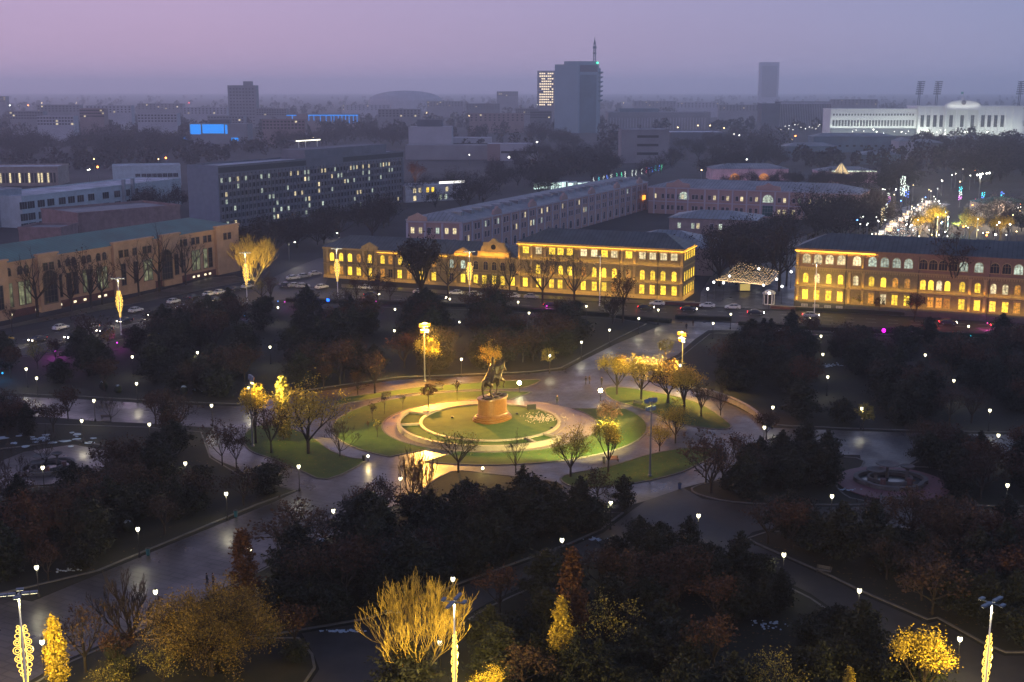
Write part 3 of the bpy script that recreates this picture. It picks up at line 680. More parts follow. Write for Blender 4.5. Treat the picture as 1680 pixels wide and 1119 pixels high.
add_windows(b9, [(s_of(A9, B9, u, 5), 0, 2.0, 0, wn9['W' if i % 3 == 0 or 60 < u < 88 and i % 2 else 'D']) for i, u in enumerate(np.arange(-30, 92, 5.2))])
A10, B10 = P(184, 275, 12), P(296, 273, 12)
b10, L10 = building('snow_roofed_annex', 'small pale annex with a row of dark windows and snow on its roof', A10, B10, 22, 13, m_panel, m_snowroof, 'flat')
add_windows(b10, [(s_of(A10, B10, u, 8), 0, 5.5, 0, win_mesh(3, 2.4, False, m_panel, m_glassd, (2, 0), .15, split=False)) for u in (226, 236, 245, 253, 262, 270, 279, 288)])
# --- long slab office block
m_slab = M('slab_concrete', (.15, .155, .18), .85, .2, var=.14)
m_slabw = M('slab_gable_tiles', (.15, .185, .24), .8, .5, var=.1)
A11, B11 = P(357, 272, 27.5), P(662, 247, 27.5)
sl, L11 = building('office_slab', 'long seven storey office slab with scattered lit windows and a blank gable wall', A11, B11, 17, 27.5, m_slab, m_snowroof, 'flat', para=.7)
MB().box(-.25, -.01, -.15, 17.1, 0, 27.6).build('gable_wall', m_slabw, sl)
MB().box(.3, 62, -.12, -.02, 24.3, 26.6).box(92, L11 - .5, -.12, -.02, 24.3, 26.6).build('louvre_band', M('louvre_dark', (.06, .065, .07), .8, 2), sl)
wx = {k: win_mesh(1.9, 1.9, False, M('alu_frame', (.20, .21, .23), .6), p, (1, 0), .1, split=False, sill=False) for k, p in (('D', m_glassd), ('W', pW), ('C', pC), ('B', m_glassb))}
sp = []; r = random.Random(3)
for fl in range(7):
    for i in range(54):
        x = 1.7 + i * (L11 - 3) / 54
        lit = r.random() < (.62 if fl == 6 else .22) * (1.0 if sin(i * .7 + fl * 2.1) > -.3 else .25)
        sp.append((x, -.02, 1.3 + fl * 3.15, 0, wx[r.choice('WCC') if lit else r.choice('DDB')]))
r.shuffle(sp); add_windows(sl, sp)
mm = MB()
for i in range(55): mm.box(.62 + i * (L11 - 3) / 54, .82 + i * (L11 - 3) / 54, -.5, -.02, .5, 23.6)
mm.build('mullion_ribs', m_slab, sl)
mm = MB()
for fl in range(8): mm.box(0, L11, -.3, -.025, .25 + fl * 3.15, .85 + fl * 3.15)
mm.build('floor_band', m_slab, sl)
tag(MB().box(0, 70, 0, 14, 0, 4.5).build('roof_penthouse', m_slab, sl, (64, 2, 26.9)))
rl = thing('roof_light_canopy', 'bright white light bar canopy standing on the office slab roof', 'canopy', P(487, 243, 27.5), atan2(B11.y - A11.y, B11.x - A11.x))
MB().box(0, 22, 0, .5, 3.6, 4.1).build('light_bar', glow('white_light_bar', (1, .95, .75), 3), rl)
for x in (2.8, 9, 20): MB().box(x - .15, x + .15, .6, .9, 0, 3.6).build('post', m_white, rl)
MB().box(-1, 23, .6, 6, 3.6, 3.9).build('canopy_roof', m_slab, rl)
# --- long peach building, two faces
m_peach = M('peach_stucco', (.36, .24, .22), .9, .25, var=.1)
m_peachl = M('pale_lilac_trim', (.40, .36, .42), .9, .4, var=.1)
m_tin = M('frosted_tin_roof', (.13, .15, .175), .55, .12, c2=(.26, .28, .32))
A12, B12 = P(757, 364, 14), P(1062, 298, 14)
pe, L12 = building('peach_long_building', 'very long peach four storey building with pale pilasters running away behind the amber wing', A12, B12, 22, 14, m_peach, m_tin, 'hip', 3.0, m_peachl)
wpz = {k: win_mesh(1.25, 2.1, False, m_peachl, p, (1, 0), .12, split=False) for k, p in (('D', m_glassd), ('Y', pW), ('C', pC))}
wpa = {k: win_mesh(2.4, 3.2, True, m_peachl, p, (1, 1), .15, split=False) for k, p in (('D', m_glassb), ('Y', pW))}
sp = []; r = random.Random(5); nb = int(L12 / 8)
for i in range(nb):
    x = (i + .5) * L12 / nb
    for z in (10.4, 6.6):
        for dx in (-1.3, 1.3): sp.append((x + dx, 0, z, 0, wpz['Y' if r.random() < .07 else 'C' if r.random() < .05 else 'D']))
    sp.append((x, 0, 1.2, 0, wpa['D']))
add_windows(pe, sp)
mm = MB()
for i in range(nb + 1): mm.box(i * L12 / nb - .4, i * L12 / nb + .4, -.35, -.005, 0, 13.3)
each('pilaster', m_peachl, pe)(mm)
mm = MB()
for i in range(3, nb, 4): x = (i + .5) * L12 / nb; mm.vprism([(x - 3.6, 14.05), (x + 3.6, 14.05), (x + 3.2, 15.6), (x + 1.4, 16.1), (x, 17), (x - 1.4, 16.1), (x - 3.2, 15.6)], -.5, .4)
each('attic_gable', m_peach, pe)(mm, 14)
mm = MB()
for i in range(1, nb): x = (i + .1) * L12 / nb; mm.box(x - 1.4, x + 1.4, 4, 8, 14.4, 16.6)
each('dormer', m_tin, pe)(mm)
A13, B13 = P(668, 362, 14), P(757, 364, 14)
pg, L13 = building('peach_end_house', 'peach gabled end block with five lit windows above the amber wing roof', A13, B13, 18, 14, m_peach, m_tin, 'hip', 2.6, m_peachl)
MB().vprism([(.2, 14.05), (7.4, 14.05), (7.2, 15.4), (5.6, 16), (3.8, 16.9), (2, 16), (.4, 15.4)], -.4, .5).box(3.1, 4.5, -.46, -.402, 14.6, 15.6).build('scrolled_gable', m_peach, pg)
add_windows(pg, [(s_of(A13, B13, u, 10), 0, 9.6, 0, wpz[k]) for u, k in ((677, 'Y'), (690, 'Y'), (704, 'D'), (718, 'C'), (733, 'Y'), (746, 'Y'))] + [(s_of(A13, B13, u, 10), 0, 5.6, 0, wpz['D']) for u in (677, 690, 704, 718, 733, 746)])
mm = MB()
for u in (668.5, 697.5, 726, 756): mm.box(s_of(A13, B13, u, 8) - .4, s_of(A13, B13, u, 8) + .4, -.3, -.005, 0, 13.3)
each('pilaster', m_peachl, pg)(mm)
A14, B14 = P(1064, 306, 13), P(1412, 318, 13)
pf, L14 = building('peach_front_block', 'peach two storey range with pale pilasters and an arched glazed entrance facing the square', A14, B14, 26, 13, m_peach, m_tin, 'hip', 3.4, m_peachl)
s14 = lambda u: s_of(A14, B14, u, 8)
zq = lambda x: 1150 + x / 5.6
sp = []
for x, k in ((-70, 'D'), (-40, 'D'), (8, 'D'), (78, 'D'), (125, 'Y'), (203, 'D'), (246, 'Y'), (330, 'D'), (375, 'Y'), (458, 'D'), (510, 'Y'), (720, 'D'), (768, 'Y'), (853, 'D'), (905, 'C'), (1003, 'Y'), (1063, 'Y'), (1137, 'Y'), (1196, 'Y'), (1270, 'D'), (1330, 'D'), (-205, 'D'), (-170, 'Y'), (-300, 'D'), (-260, 'D'), (-420, 'Y'), (-350, 'D')):
    sp.append((s14(zq(x)), 0, 7.6, 0, wpz[k])); sp.append((s14(zq(x)), 0, 2.2, 0, wpz['Y' if x in (720, 768, 853) else 'D']))
sp += [(s14(zq(615)), 0, 7.4, 0, win_mesh(5, 3.6, True, m_peachl, pC, (3, 1), .2, split=False)), (s14(zq(615)), 0, 1.0, 0, win_mesh(5, 5.4, False, m_peachl, M('green_glass', (.03, .10, .10), .2), (3, 2), .2, split=False)), (s14(1122), 0, 7.4, 0, win_mesh(5, 3.6, True, m_peachl, pC, (3, 1), .2, split=False))]
add_windows(pf, sp)
mm = MB()
for x in (-430, -320, -230, -120, 35, 160, 290, 420, 548, 680, 810, 950, 1100, 1235, 1360): mm.box(s14(zq(x)) - .35, s14(zq(x)) + .35, -.3, -.005, 0, 12.4)
mm.box(0, L14, -.25, -.006, 5.9, 6.3)
each('pilaster', m_peachl, pf)(mm)
x = s14(zq(615)); MB().vprism([(x - 6, 13.05), (x + 6, 13.05), (x + 5.6, 15), (x + 2.4, 15.4), (x, 16.6), (x - 2.4, 15.4), (x - 5.6, 15)], -.5, .4).build('scrolled_gable', m_peach, pf)
x = s14(1112); MB().vprism([(x - 6, 13.05), (x + 6, 13.05), (x + 5.6, 15), (x + 2.4, 15.4), (x, 17), (x - 2.4, 15.4), (x - 5.6, 15)], -.5, .4).build('scrolled_gable', m_peach, pf)
MB().box(0, 4, 0, .4, 0, 2.2).build('shop_sign', glow('orange_sign', (1, .35, .03), 2.5), pe, (L12 - 9, -.9, 5.5))
# --- low roofs between the amber block and the peach range
m_blueroof = M('blue_grey_roof', (.10, .125, .15), .5, .15, c2=(.20, .235, .275))
seam(m_blueroof, 1.6); seam(m_tin, 1.6); seam(m_teal, 1.4)
m_dullwall = M('dull_plaster', (.24, .19, .19), .9, .4)
A, B = P(1006, 402, 9), P(1170, 408, 9)
b_, l_ = building('hip_roofed_house', 'low house with a wide blue grey hipped roof behind the amber building', A, B, 26, 9, m_dullwall, m_blueroof, 'hip', 4.2)
A, B = P(1098, 357, 9), P(1240, 362, 9)
b_, l_ = building('low_shop', 'low shop with a bluish flat roof and three lit windows', A, B, 22, 9, m_dullwall, m_blueroof, 'hip', 2.6)
add_windows(b_, [(l_ * f, 0, 5, 0, wpz[k]) for f, k in ((.12, 'C'), (.28, 'C'), (.34, 'Y'), (.5, 'D'), (.6, 'C'), (.8, 'D'))])
# --- small white two-storey building
A, B = P(665, 305, 9), P(770, 300, 9)
b_, l_ = building('small_white_house', 'small white two storey house with bright windows beside the office slab', A, B, 16, 9, M('whitewash', (.45, .45, .48), .9, .4), m_snowroof, 'flat', para=.4)
wz = {k: win_mesh(1.7, 2.6, False, m_frame, p, (1, 0), .1, split=False) for k, p in (('C', pW), ('D', m_glassd), ('G', pC), ('Y', pY))}
add_windows(b_, [(l_ * f, 0, 5, 0, wz[k]) for f, k in ((.14, 'C'), (.22, 'C'), (.34, 'Y'), (.42, 'Y'), (.64, 'C'), (.76, 'D'))] + [(l_ * f, 0, .8, 0, wz[k]) for f, k in ((.14, 'C'), (.34, 'D'), (.54, 'G'), (.62, 'G'), (.76, 'D'))])
MB().box(0, 16, 0, .4, 0, 1.2).build('roof_sign', glow('white_sign', (1, .97, .9), 2), b_, (22, 2, 9.05))

# ------------------------------------------------------------------ hazy city behind
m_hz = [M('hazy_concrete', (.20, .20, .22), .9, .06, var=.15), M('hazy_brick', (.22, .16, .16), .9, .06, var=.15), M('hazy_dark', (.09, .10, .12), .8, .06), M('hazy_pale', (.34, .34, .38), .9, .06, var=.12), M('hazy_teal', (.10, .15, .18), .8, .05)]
def px_block(name, label, u0, u1, vt, vb, D, wall, roofm=None, roof='flat', rh=3, v1t=None, para=.6, cornice=None):
    """block whose front foot stands on the ground row vb and whose top shows at vt"""
    base = P((u0 + u1) / 2, vb)
    ray = P(0, vt, 30) if vt > 150 else None
    b = (CY - vt) / F; dy, dz = cos(TH) + b * sin(TH), -sin(TH) + b * cos(TH)
    h = CAMZ + base.y / dy * dz
    A = Vector(((u0 - CX) * (base.y / dy) / F, base.y, 0)); B = Vector(((u1 - CX) * (base.y / dy) / F, base.y, 0))
    if v1t: pass
    t, L = building(name, label, A, B, D, h, wall, roofm or m_snowroof, roof, rh, para=para, cornice=cornice)
    return t, L, h, A
def floors_grid(t, L, h, nx, nz, w, hh, keys, fn, z0=2, margin=2):
    sp = []
    for j in range(nz):
        for i in range(nx):
            k = fn(i, j)
            if k: sp.append((margin + (i + .5) * (L - 2 * margin) / nx, 0, z0 + j * (h - z0 - 1.5) / nz, 0, keys[k]))
    add_windows(t, sp)
# tall grey tower with mast
TB = P(946, 219); kx = TB.y / (cos(TH) + (CY - 219) / F * sin(TH)) / F
def at_depth(u, y, v=150): b = (CY - v) / F; return (u - CX) / F * y / (cos(TH) + b * sin(TH))
Yt = 1690.0; Ht = 95.0
tw = thing('grey_tower', 'tall blue grey slab tower with a lattice mast and balconies on its edge', 'tower', (at_depth(949, Yt), Yt, 0))
m_tw = M('tower_grey', (.20, .29, .34), .8, .03, var=.08); m_twd = M('tower_dark', (.11, .165, .20), .6, .03)
xl = at_depth(911, Yt) - at_depth(949, Yt); xr = at_depth(984, Yt) - at_depth(949, Yt)
MB().prism([(0, 0), (xr * .98, 10), (xr * .9, 34), (xl, 26), (xl, 18)], 0, Ht - 3).build('wall', m_tw, tw)
MB().prism([(xl * .62, 10), (-1, 1.5), (xr * .9, 11), (xr * .8, 30), (xl * .55, 26)], Ht - 2.99, Ht + 1).build('roof', m_tw, tw)
dd = Vector((xr * .98, 10)); 
MB().prism([(dd.x * .06, dd.y * .06 - .35), (dd.x * .88, dd.y * .88 - .35), (dd.x * .88, dd.y * .88 - .03), (dd.x * .06, dd.y * .06 - .03)], 0, Ht - 17).build('glazed_front', m_twd, tw)
MB().prism([(dd.x * .06, dd.y * .06 - .5), (dd.x * .92, dd.y * .92 - .5), (dd.x * .92, dd.y * .92 - .03), (dd.x * .06, dd.y * .06 - .03)], Ht - 13, Ht - 4).build('attic_panel', M('attic_grey', (.11, .115, .14), .7), tw)
for i in range(7):
    z = Ht - 14 - i * 6.2
    MB().lathe([(1.5, z - 1.6), (4.4, z), (4.4, z + 1.4)], 12, (xr + 1, 13)).build('balcony', m_tw, tw)
MB().box(xr - 1.5, xr + 1.6, 11, 16, 0, Ht - 8).build('edge_column', m_tw, tw)
xm = at_depth(976, Yt) - at_depth(949, Yt); mm = MB()
for q in range(4): a = q * pi / 2 + .4; mm.tube([(xm + 2.0 * cos(a), 16 + 2.0 * sin(a), Ht), (xm + 1.3 * cos(a), 16 + 1.3 * sin(a), Ht + 25), (xm, 16, Ht + 31)], .35, 5)
for z in range(0, 26, 4): mm.tube([(xm + 1.9 * cos(a), 16 + 1.9 * sin(a), Ht + z) for a in np.linspace(0, 2 * pi, 8, endpoint=False)], .28, 4, close=True)
mm.lathe([(2.6, Ht + 18), (2.6, Ht + 21)], 10, (xm, 16)); mm.lathe([(2.4, Ht + 11), (2.4, Ht + 13)], 10, (xm, 16)); mm.tube([(xm, 16, Ht + 24), (xm, 16, Ht + 33)], .4, 5)
mm.build('antenna_mast', m_twd, tw)
MB().ball((xr - 3, 8, Ht - 1), 1.3).build('beacon', glow('green_beacon', (.05, 1, .45), 4), tw)
# floodlit tower behind, hazy right tower, left tower
def slab_tower(name, label, u0, u1, vt, Y, D, wall, extra=None):
    b = (CY - vt) / F; dy, dz = cos(TH) + b * sin(TH), -sin(TH) + b * cos(TH); h = CAMZ + Y / dy * dz
    x0, x1 = (u0 - CX) / F * Y / dy, (u1 - CX) / F * Y / dy
    return building(name, label, (x0, Y), (x1, Y), D, h, wall, m_hz[0], 'flat', para=1.0) + (h,)
t, L, h = slab_tower('lit_tower', 'hazy tower with rows of lit floors standing just left of the mast tower', 882, 911, 116, 2250, 25, m_hz[0])
wl = {'W': win_mesh(2.8, 2.2, False, m_hz[0], glow('far_warm_window', (1, .78, .5), 1.8), (0, 0), .1, split=False, sill=False), 'D': win_mesh(2.8, 2.2, False, m_hz[0], m_glassd, (0, 0), .1, split=False, sill=False)}
r = random.Random(9); floors_grid(t, L, h, 7, 13, 3, 2, wl, lambda i, j: 'W' if r.random() < .82 else 'D', 30, 3)
t, L, h = slab_tower('hazy_tower', 'pale hazy tower standing alone above the dark lattice block', 1248, 1279, 102, 4300, 30, m_hz[3])  # pale wall colour stands in for thicker haze
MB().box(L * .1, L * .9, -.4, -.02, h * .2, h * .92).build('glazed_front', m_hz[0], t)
t, L, h = slab_tower('apartment_tower', 'grey apartment tower rising above the blue lit hall', 373, 419, 140, 1900, 22, m_hz[0])
MB().box(L * .55, L * .85, 3, 14, h + .01, h + 6).build('lift_house', m_hz[0], t)
wq2 = {'D': win_mesh(2.6, 1.8, False, m_hz[0], m_glassd, (0, 0), .1, split=False, sill=False)}
floors_grid(t, L, h, 8, 12, 3, 2, wq2, lambda i, j: 'D', 6, 2)
# blue-lit hall and blue colonnade
m_blue = glow('blue_glow', (.0, .28, 1.0), 1.15)  # glow stands in for blue floodlight on the hall front
t, L, h, A = px_block('blue_lit_hall', 'flat hall with a bright blue floodlit front and a dark roof box', 310, 405, 203, 236, 30, m_hz[0])
x = lambda f: L * f
MB().box(x(.02), x(.20), -.5, -.05, h * .48, h * .97).box(x(.23), x(.60), -.5, -.05, h * .52, h * .97).box(x(.62), x(.66), -.5, -.05, h * .5, h * .95).build('blue_glow_panel', m_blue, t)
MB().box(x(.34), x(.68), 4, 16, h + .01, h + 4.5).build('roof_box', m_hz[2], t)
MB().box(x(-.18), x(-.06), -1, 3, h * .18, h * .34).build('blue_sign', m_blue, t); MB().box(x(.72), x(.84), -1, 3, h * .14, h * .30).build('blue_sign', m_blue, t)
t, L, h, A = px_block('blue_colonnade', 'far colonnade outlined with blue neon lines', 470, 588, 187, 214, 20, m_hz[1], para=.4)
mm = MB().box(L * .0, L * .14, -.6, -.1, h - 2.6, h - 1.4).box(L * .30, L * .995, -.6, -.1, h - 2.6, h - 1.2)
for f in (.08, .31, .38, .47, .55, .62, .66, .72, .77, .82, .87, .93, .98): mm.box(L * f - .45, L * f + .45, -.7, -.1, h * .45 if f > .4 else h * .6, h - 2.61)
mm.build('neon_outline', m_blue, t)
# parliament
YP = 1600.0
def xp(u): return at_depth(u, YP, 190)
def zp(v): b = (CY - v) / F; return CAMZ + YP / (cos(TH) + b * sin(TH)) * (-sin(TH) + b * cos(TH))
m_parl = M('white_marble', (.72, .74, .70), .8, .05, var=.06)
parl = thing('white_parliament', 'floodlit white colonnaded parliament with an arched pediment and clock', 'parliament', (xp(1363), YP, 0))
X0 = xp(1363)
w_ = xp(1504) - X0; c0, c1 = w_, xp(1675) - X0; e1 = xp(1780) - X0
hp, hc, hb = zp(180), zp(176), zp(212)
MB().box(0, w_, 0, 40, 0, hp).build('wall', m_parl, parl); MB().box(c1, e1, 0, 40, 0, hp - 1).build('wall', m_parl, parl)
MB().box(c0 + .1, c1 - .1, -6, 40, 0, hc).box(c0 - 1, c1 + 1, -7, 41, hc + .01, hc + 1.8).box(-1, w_ - 1.2, -1, 40, hp + .01, hp + 1.2).box(c1 + 1.2, e1 + 1, -1, 40, hp - .99, hp + .2).build('cornice', m_parl, parl)
MB().box(0, w_ - .2, -1.4, -.02, 0, hb + 1).build('plinth', m_hz[2], parl)
mid = xp(1574) - X0; hw = (xp(1602) - xp(1546)) / 2
arc = [(mid + hw * 1.0 * cos(a), hc + 2 + (zp(167) - hc) * sin(a)) for a in np.linspace(0, pi, 20)]
MB().vprism(arc, -12, -6.05).build('pediment', m_parl, parl)
MB().box(mid - hw, mid + hw, -12, -6.05, hc - 4, hc + 1.9).build('portico_beam', m_parl, parl)
for f in (-.96, -.33, .33, .96): MB().lathe([(1.5, 0), (1.4, hc - 4.02)], 10, (mid + hw * f, -10.5)).build('column', m_parl, parl)
for u in (1505.5, 1516, 1526.3, 1536.7, 1547.5, 1601, 1615.3, 1625.7, 1636.5, 1648, 1660): MB().box(xp(u) - X0 - 1.3, xp(u) - X0 + 1.3, -7.4, -6.02, 0, hc - .1).build('pilaster', m_parl, parl)
MB().vprism([(mid + 3 * cos(a), zp(170) + 1.5 + 3 * sin(a)) for a in np.linspace(0, 2 * pi, 16, endpoint=False)], -12.6, -12.05).build('clock', m_hz[0], parl)
MB().box(mid - 1.6, mid + 1.6, -11, -8, hc + 6, hc + 12).tube([(mid, -9, hc + 12), (mid, -9, hc + 20)], .3, 5).build('turret', m_parl, parl)
MB().box(mid - 3.2, mid - .3, -9.1, -8.9, hc + 16.5, hc + 19.5).build('flag', M('pale_flag', (.2, .5, .45), .8), parl)
wpl = win_mesh(2.6, 7.5, False, m_parl, m_glassb, (0, 2), .2, split=False, sill=False); wps = win_mesh(2.0, 2.4, False, m_parl, m_glassb, (0, 0), .2, split=False, sill=False)
wpc = win_mesh(4.4, 15, False, m_parl, m_glassb, (1, 3), .2, split=False, sill=False)
sp = []
for u in np.arange(1368, 1503, 5.0): sp += [(xp(u) - X0, 0, hb + 4, 0, wpl), (xp(u) - X0, 0, hp - 7.5, 0, wps)]
for u in (1511, 1521, 1531.5, 1542, 1558, 1576, 1593, 1610, 1620.5, 1631, 1642): sp.append((xp(u) - X0, -6, hb + 3, 0, wpc))
for u in np.arange(1655, 1760, 5.4): sp.append((xp(u) - X0, 0, hb + 4, 0, wpl))
sp = sp[:100]; add_windows(parl, sp)
for u in np.linspace(1366, 1500, 5): area('flood_lamp', parl, (xp(u) - X0, -16, 3), 24, 1, 4300, (.92, 1, .86), .35)
for u in np.linspace(1512, 1660, 5): area('flood_lamp', parl, (xp(u) - X0, -26, 3), 26, 1, 3600, (.92, 1, .86), .35)
area('pediment_lamp', parl, (mid, -16, hc + 1), hw * 1.8, .6, 800, (1, 1, .9), .6)
# stadium floodlights
for u, lab in ((1509, 'left of pair'), (1538, 'right of pair'), (1674, 'alone near the photo edge')):
    Y = 1900; z0 = CAMZ + Y * .0048; x = at_depth(u - 2, Y)
    t = thing('stadium_mast', 'raked stadium floodlight mast behind the white parliament, ' + lab, 'floodlight mast', (x, Y, 0), 0, 'stadium floodlights')
    MB().tube([(-1.6, 0, 0), (1, 0, z0)], .55, 5).tube([(1.6, 0, 0), (3, 0, z0)], .55, 5).build('mast_legs', m_hz[2], t)
    mm = MB()
    for k in range(7): mm.box(-4.2 + k * .35, 7 + k * .35, -.5, .5, z0 - 18 + k * 3, z0 - 16.6 + k * 3)
    mm.build('lamp_rack', m_hz[2], t)
# dark lattice block by the parliament
t, L, h, A = px_block('lattice_office', 'dark block with a pale vertical lattice front left of the white parliament', 1281, 1364, 167, 212, 40, m_hz[2])
mm = MB()
for i in range(30): mm.box(i * L / 30, i * L / 30 + .7, -.6, -.02, 3, h - 4)
mm.box(0, L, -.7, -.03, h - 3.5, h - .5); mm.build('lattice_front', m_hz[3], t)
t, L, h, A = px_block('dark_block', 'plain dark block wall beside the lattice office', 1250, 1280, 170, 214, 30, m_hz[2])
# grey block, mid blocks etc
t, L, h, A = px_block('grey_archive', 'grey windowless block with three ribbon windows right of the mast tower', 1020, 1098, 212, 268, 30, m_hz[0])
mm = MB()
for z in (.25, .5, .75): mm.box(L * .33, L * .78, -.2, -.02, h * z, h * z + 2)
each('ribbon_window', m_glassd, t)(mm)
t, L, h, A = px_block('long_low_block', 'long low block stretching right behind the grey archive', 1100, 1192, 217, 245, 60, m_hz[2])
t, L, h, A = px_block('ribbed_hall', 'ribbed wide hall with a pale upper storey right of the mast tower foot', 998, 1166, 184, 215, 60, m_hz[0])
mm = MB()
for i in range(34): mm.box(L * .02 + i * L * .95 / 34, L * .02 + i * L * .95 / 34 + 1.2, -.8, -.02, 2, h * .7)
mm.build('rib', m_hz[3], t); MB().box(L * .12, L * .5, 8, 40, h + .01, h + 5).build('upper_storey', m_hz[4], t)
t, L, h, A = px_block('blank_stage_house', 'blank grey cube with a dark box on its roof', 670, 741, 208, 250, 30, m_hz[3])
MB().box(L * .2, L * .78, 4, 18, h + .01, h + 6.5).build('roof_box', m_hz[2], t)
t, L, h, A = px_block('stage_annex', 'long low pale annex below the blank grey cube', 665, 800, 238, 262, 20, m_hz[0])
t, L, h, A = px_block('pale_school', 'pale low school with a brick end right of the blank cube', 800, 882, 236, 264, 24, m_hz[3])
MB().box(-.3, L * .25, -.3, -.02, 0, h).build('brick_end', m_hz[1], t)
add_windows(t, [(L * f, 0, h * .45, 0, wq2['D']) for f in np.linspace(.3, .95, 12)])
t, L, h, A = px_block('striped_office', 'low office with a strip of dark windows behind the blank cube', 740, 806, 226, 246, 26, m_hz[3])
add_windows(t, [(L * f, 0, h * .4, 0, wq2['D']) for f in np.linspace(.05, .95, 16)])
for i, (u0, u1, vt, vb, mi, lab) in enumerate([(1335, 1470, 224, 250, 4, 'long blue grey range with tall windows under the parliament'), (1475, 1500, 232, 262, 3, 'small pale gable end among dark trees below the parliament'), (1500, 1548, 234, 258, 2, 'low dark house right of the small pale gable'), (1290, 1375, 240, 258, 4, 'low teal roofed house left of the long blue grey range'), (1410, 1478, 254, 270, 4, 'small two storey teal house above the pink festival wall'), (1555, 1620, 228, 246, 2, 'dim low block beneath the parliament portico')]):
    t, L, h, A = px_block('roofed_house', lab, u0, u1, vt, vb, 22, m_hz[mi], m_blueroof, 'hip', 3)
    add_windows(t, [(L * f, 0, h * .35, 0, wq2['D']) for f in np.linspace(.06, .94, max(3, int(L / 7)))])
# pink-lit festival walls, glass tent
m_pinkp = M('pink_plaster', (.55, .38, .42), .9, .2)
t, L, h, A = px_block('festival_hall', 'pink washed low hall with orange lit arches behind the peach range', 1168, 1294, 277, 296, 24, m_pinkp, m_tin, 'hip', 3)
for f in (.30, .68): MB().vprism([(L * f + 3.6 * cos(a), .5 + 4.2 * sin(a)) for a in np.linspace(0, pi, 12)], -.3, -.02).build('lit_arch', glow('orange_arch', (1, .35, .08), .6), t)
area('wall_wash', t, (L / 2, -5, .3), L, .4, 220, (1, .45, .5), .6)
t, L, h, A = px_block('festival_wall', 'long pink washed wall behind bare trees and a glass tent', 1345, 1440, 281, 300, 20, m_pinkp, m_tin, 'hip', 2.5)
area('wall_wash', t, (L / 2, -5, .3), L, .4, 260, (1, .5, .55), .6)
MB().box(L * .2, L * .98, -1.2, -.9, h - .3, h + .4).build('light_string', glow('pale_string', (.9, 1, .8), 1.4), t)
gp = P(1379, 300)
t = thing('glass_tent', 'glowing pointed glass tent among bare trees', 'tent', gp + Vector((0, 0, 0)))
mm = MB().lathe([(5.6, 6), (.2, 13)], 8, mi=0, cap=False); mm.build('tent_glass', glow('tent_glow', (1, .72, .35), 1.0), t)
mm = MB()
for k in range(8): a = 2 * pi * k / 8; mm.tube([(5.75 * cos(a), 5.75 * sin(a), 6), (.2 * cos(a), .2 * sin(a), 13.2)], .2, 4)
mm.build('tent_ribs', m_steel, t); MB().lathe([(5.8, 0), (5.8, 5.95)], 8).build('tent_wall', m_dullwall, t)
# green-roofed pavilion
pp = P(1645, 352); t, L, h, A = px_block('green_roofed_pavilion', 'white columned pavilion with a green roof at the end of the festival street', 1612, 1692, 334, 358, 16, M('pavilion_white', (.6, .58, .5), .8), M('green_roof', (.02, .16, .11), .5, .5), 'hip', 2.6)
for f in np.linspace(.03, .97, 12): MB().lathe([(.35, 0), (.3, h - .8)], 8, (L * f, -1.4)).build('column', m_white, t)
MB().box(-.5, L + .5, -2, -.02, h - .78, h - .05).box(L * .3, L * .55, -2.6, -2.02, h - .9, h + 1.2).build('entablature', m_white, t)
area('pavilion_lamp', t, (L / 2, -4, .5), L, .3, 500, (1, .85, .6), .7)
# far apartment blocks
r = random.Random(21); far_blocks = []
for u0, u1, vt, Y, mi in ((-10, 9, 158, 2400, 0), (60, 130, 172, 1900, 0), (140, 215, 173, 1800, 3), (130, 170, 178, 1500, 1), (225, 300, 170, 2300, 0), (300, 372, 176, 2000, 3), (420, 470, 178, 1900, 0), (620, 690, 179, 1700, 0), (700, 760, 166, 2600, 0), (815, 850, 150, 2900, 0), (765, 820, 170, 2500, 2), (1040, 1110, 166, 2900, 0), (1110, 1180, 168, 2600, 3), (1180, 1245, 172, 2300, 0), (15, 70, 182, 1600, 0), (560, 640, 172, 2600, 3), (846, 884, 178, 2000, 0), (870, 905, 182, 1800, 2), (1366, 1440, 163, 2500, 0), (225, 290, 186, 1500, 3), (430, 500, 196, 1350, 1), (770, 860, 186, 1700, 1), (60, 120, 190, 1400, 3), (340, 400, 190, 1700, 0)):
    t, L, h = slab_tower('far_block', 'x', u0, u1, vt, Y, 16, m_hz[mi]); far_blocks.append(t)
    fm = win_mesh(2.4, 1.7, False, m_hz[mi], m_glassd, (0, 0), .1, split=False, sill=False)
    fl = win_mesh(2.4, 1.7, False, m_hz[mi], pW, (0, 0), .1, split=False, sill=False)
    nf = max(1, min(6, int(h / 4))); add_windows(t, [(L * (i + .5) / 12, 0, h - 3.2 - 3.4 * j, 0, fl if r.random() < .06 else fm) for j in range(min(3, nf)) for i in range(12)])
label_row(far_blocks, 'hazy low apartment block in the far skyline, # of that row', 'apartment block', 'apartment blocks fading into the haze')
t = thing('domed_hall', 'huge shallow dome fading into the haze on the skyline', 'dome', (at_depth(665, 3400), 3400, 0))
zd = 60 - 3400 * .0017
MB().lathe([(100 * cos(a), zd - 26 + 26 * sin(a)) for a in np.linspace(0, pi / 2 - .02, 8)], 40).build('dome', m_hz[3], t); MB().lathe([(101, 0), (101, zd - 26)], 40).build('drum', m_hz[3], t)  # distance haze put into the pale colour of dome and drum

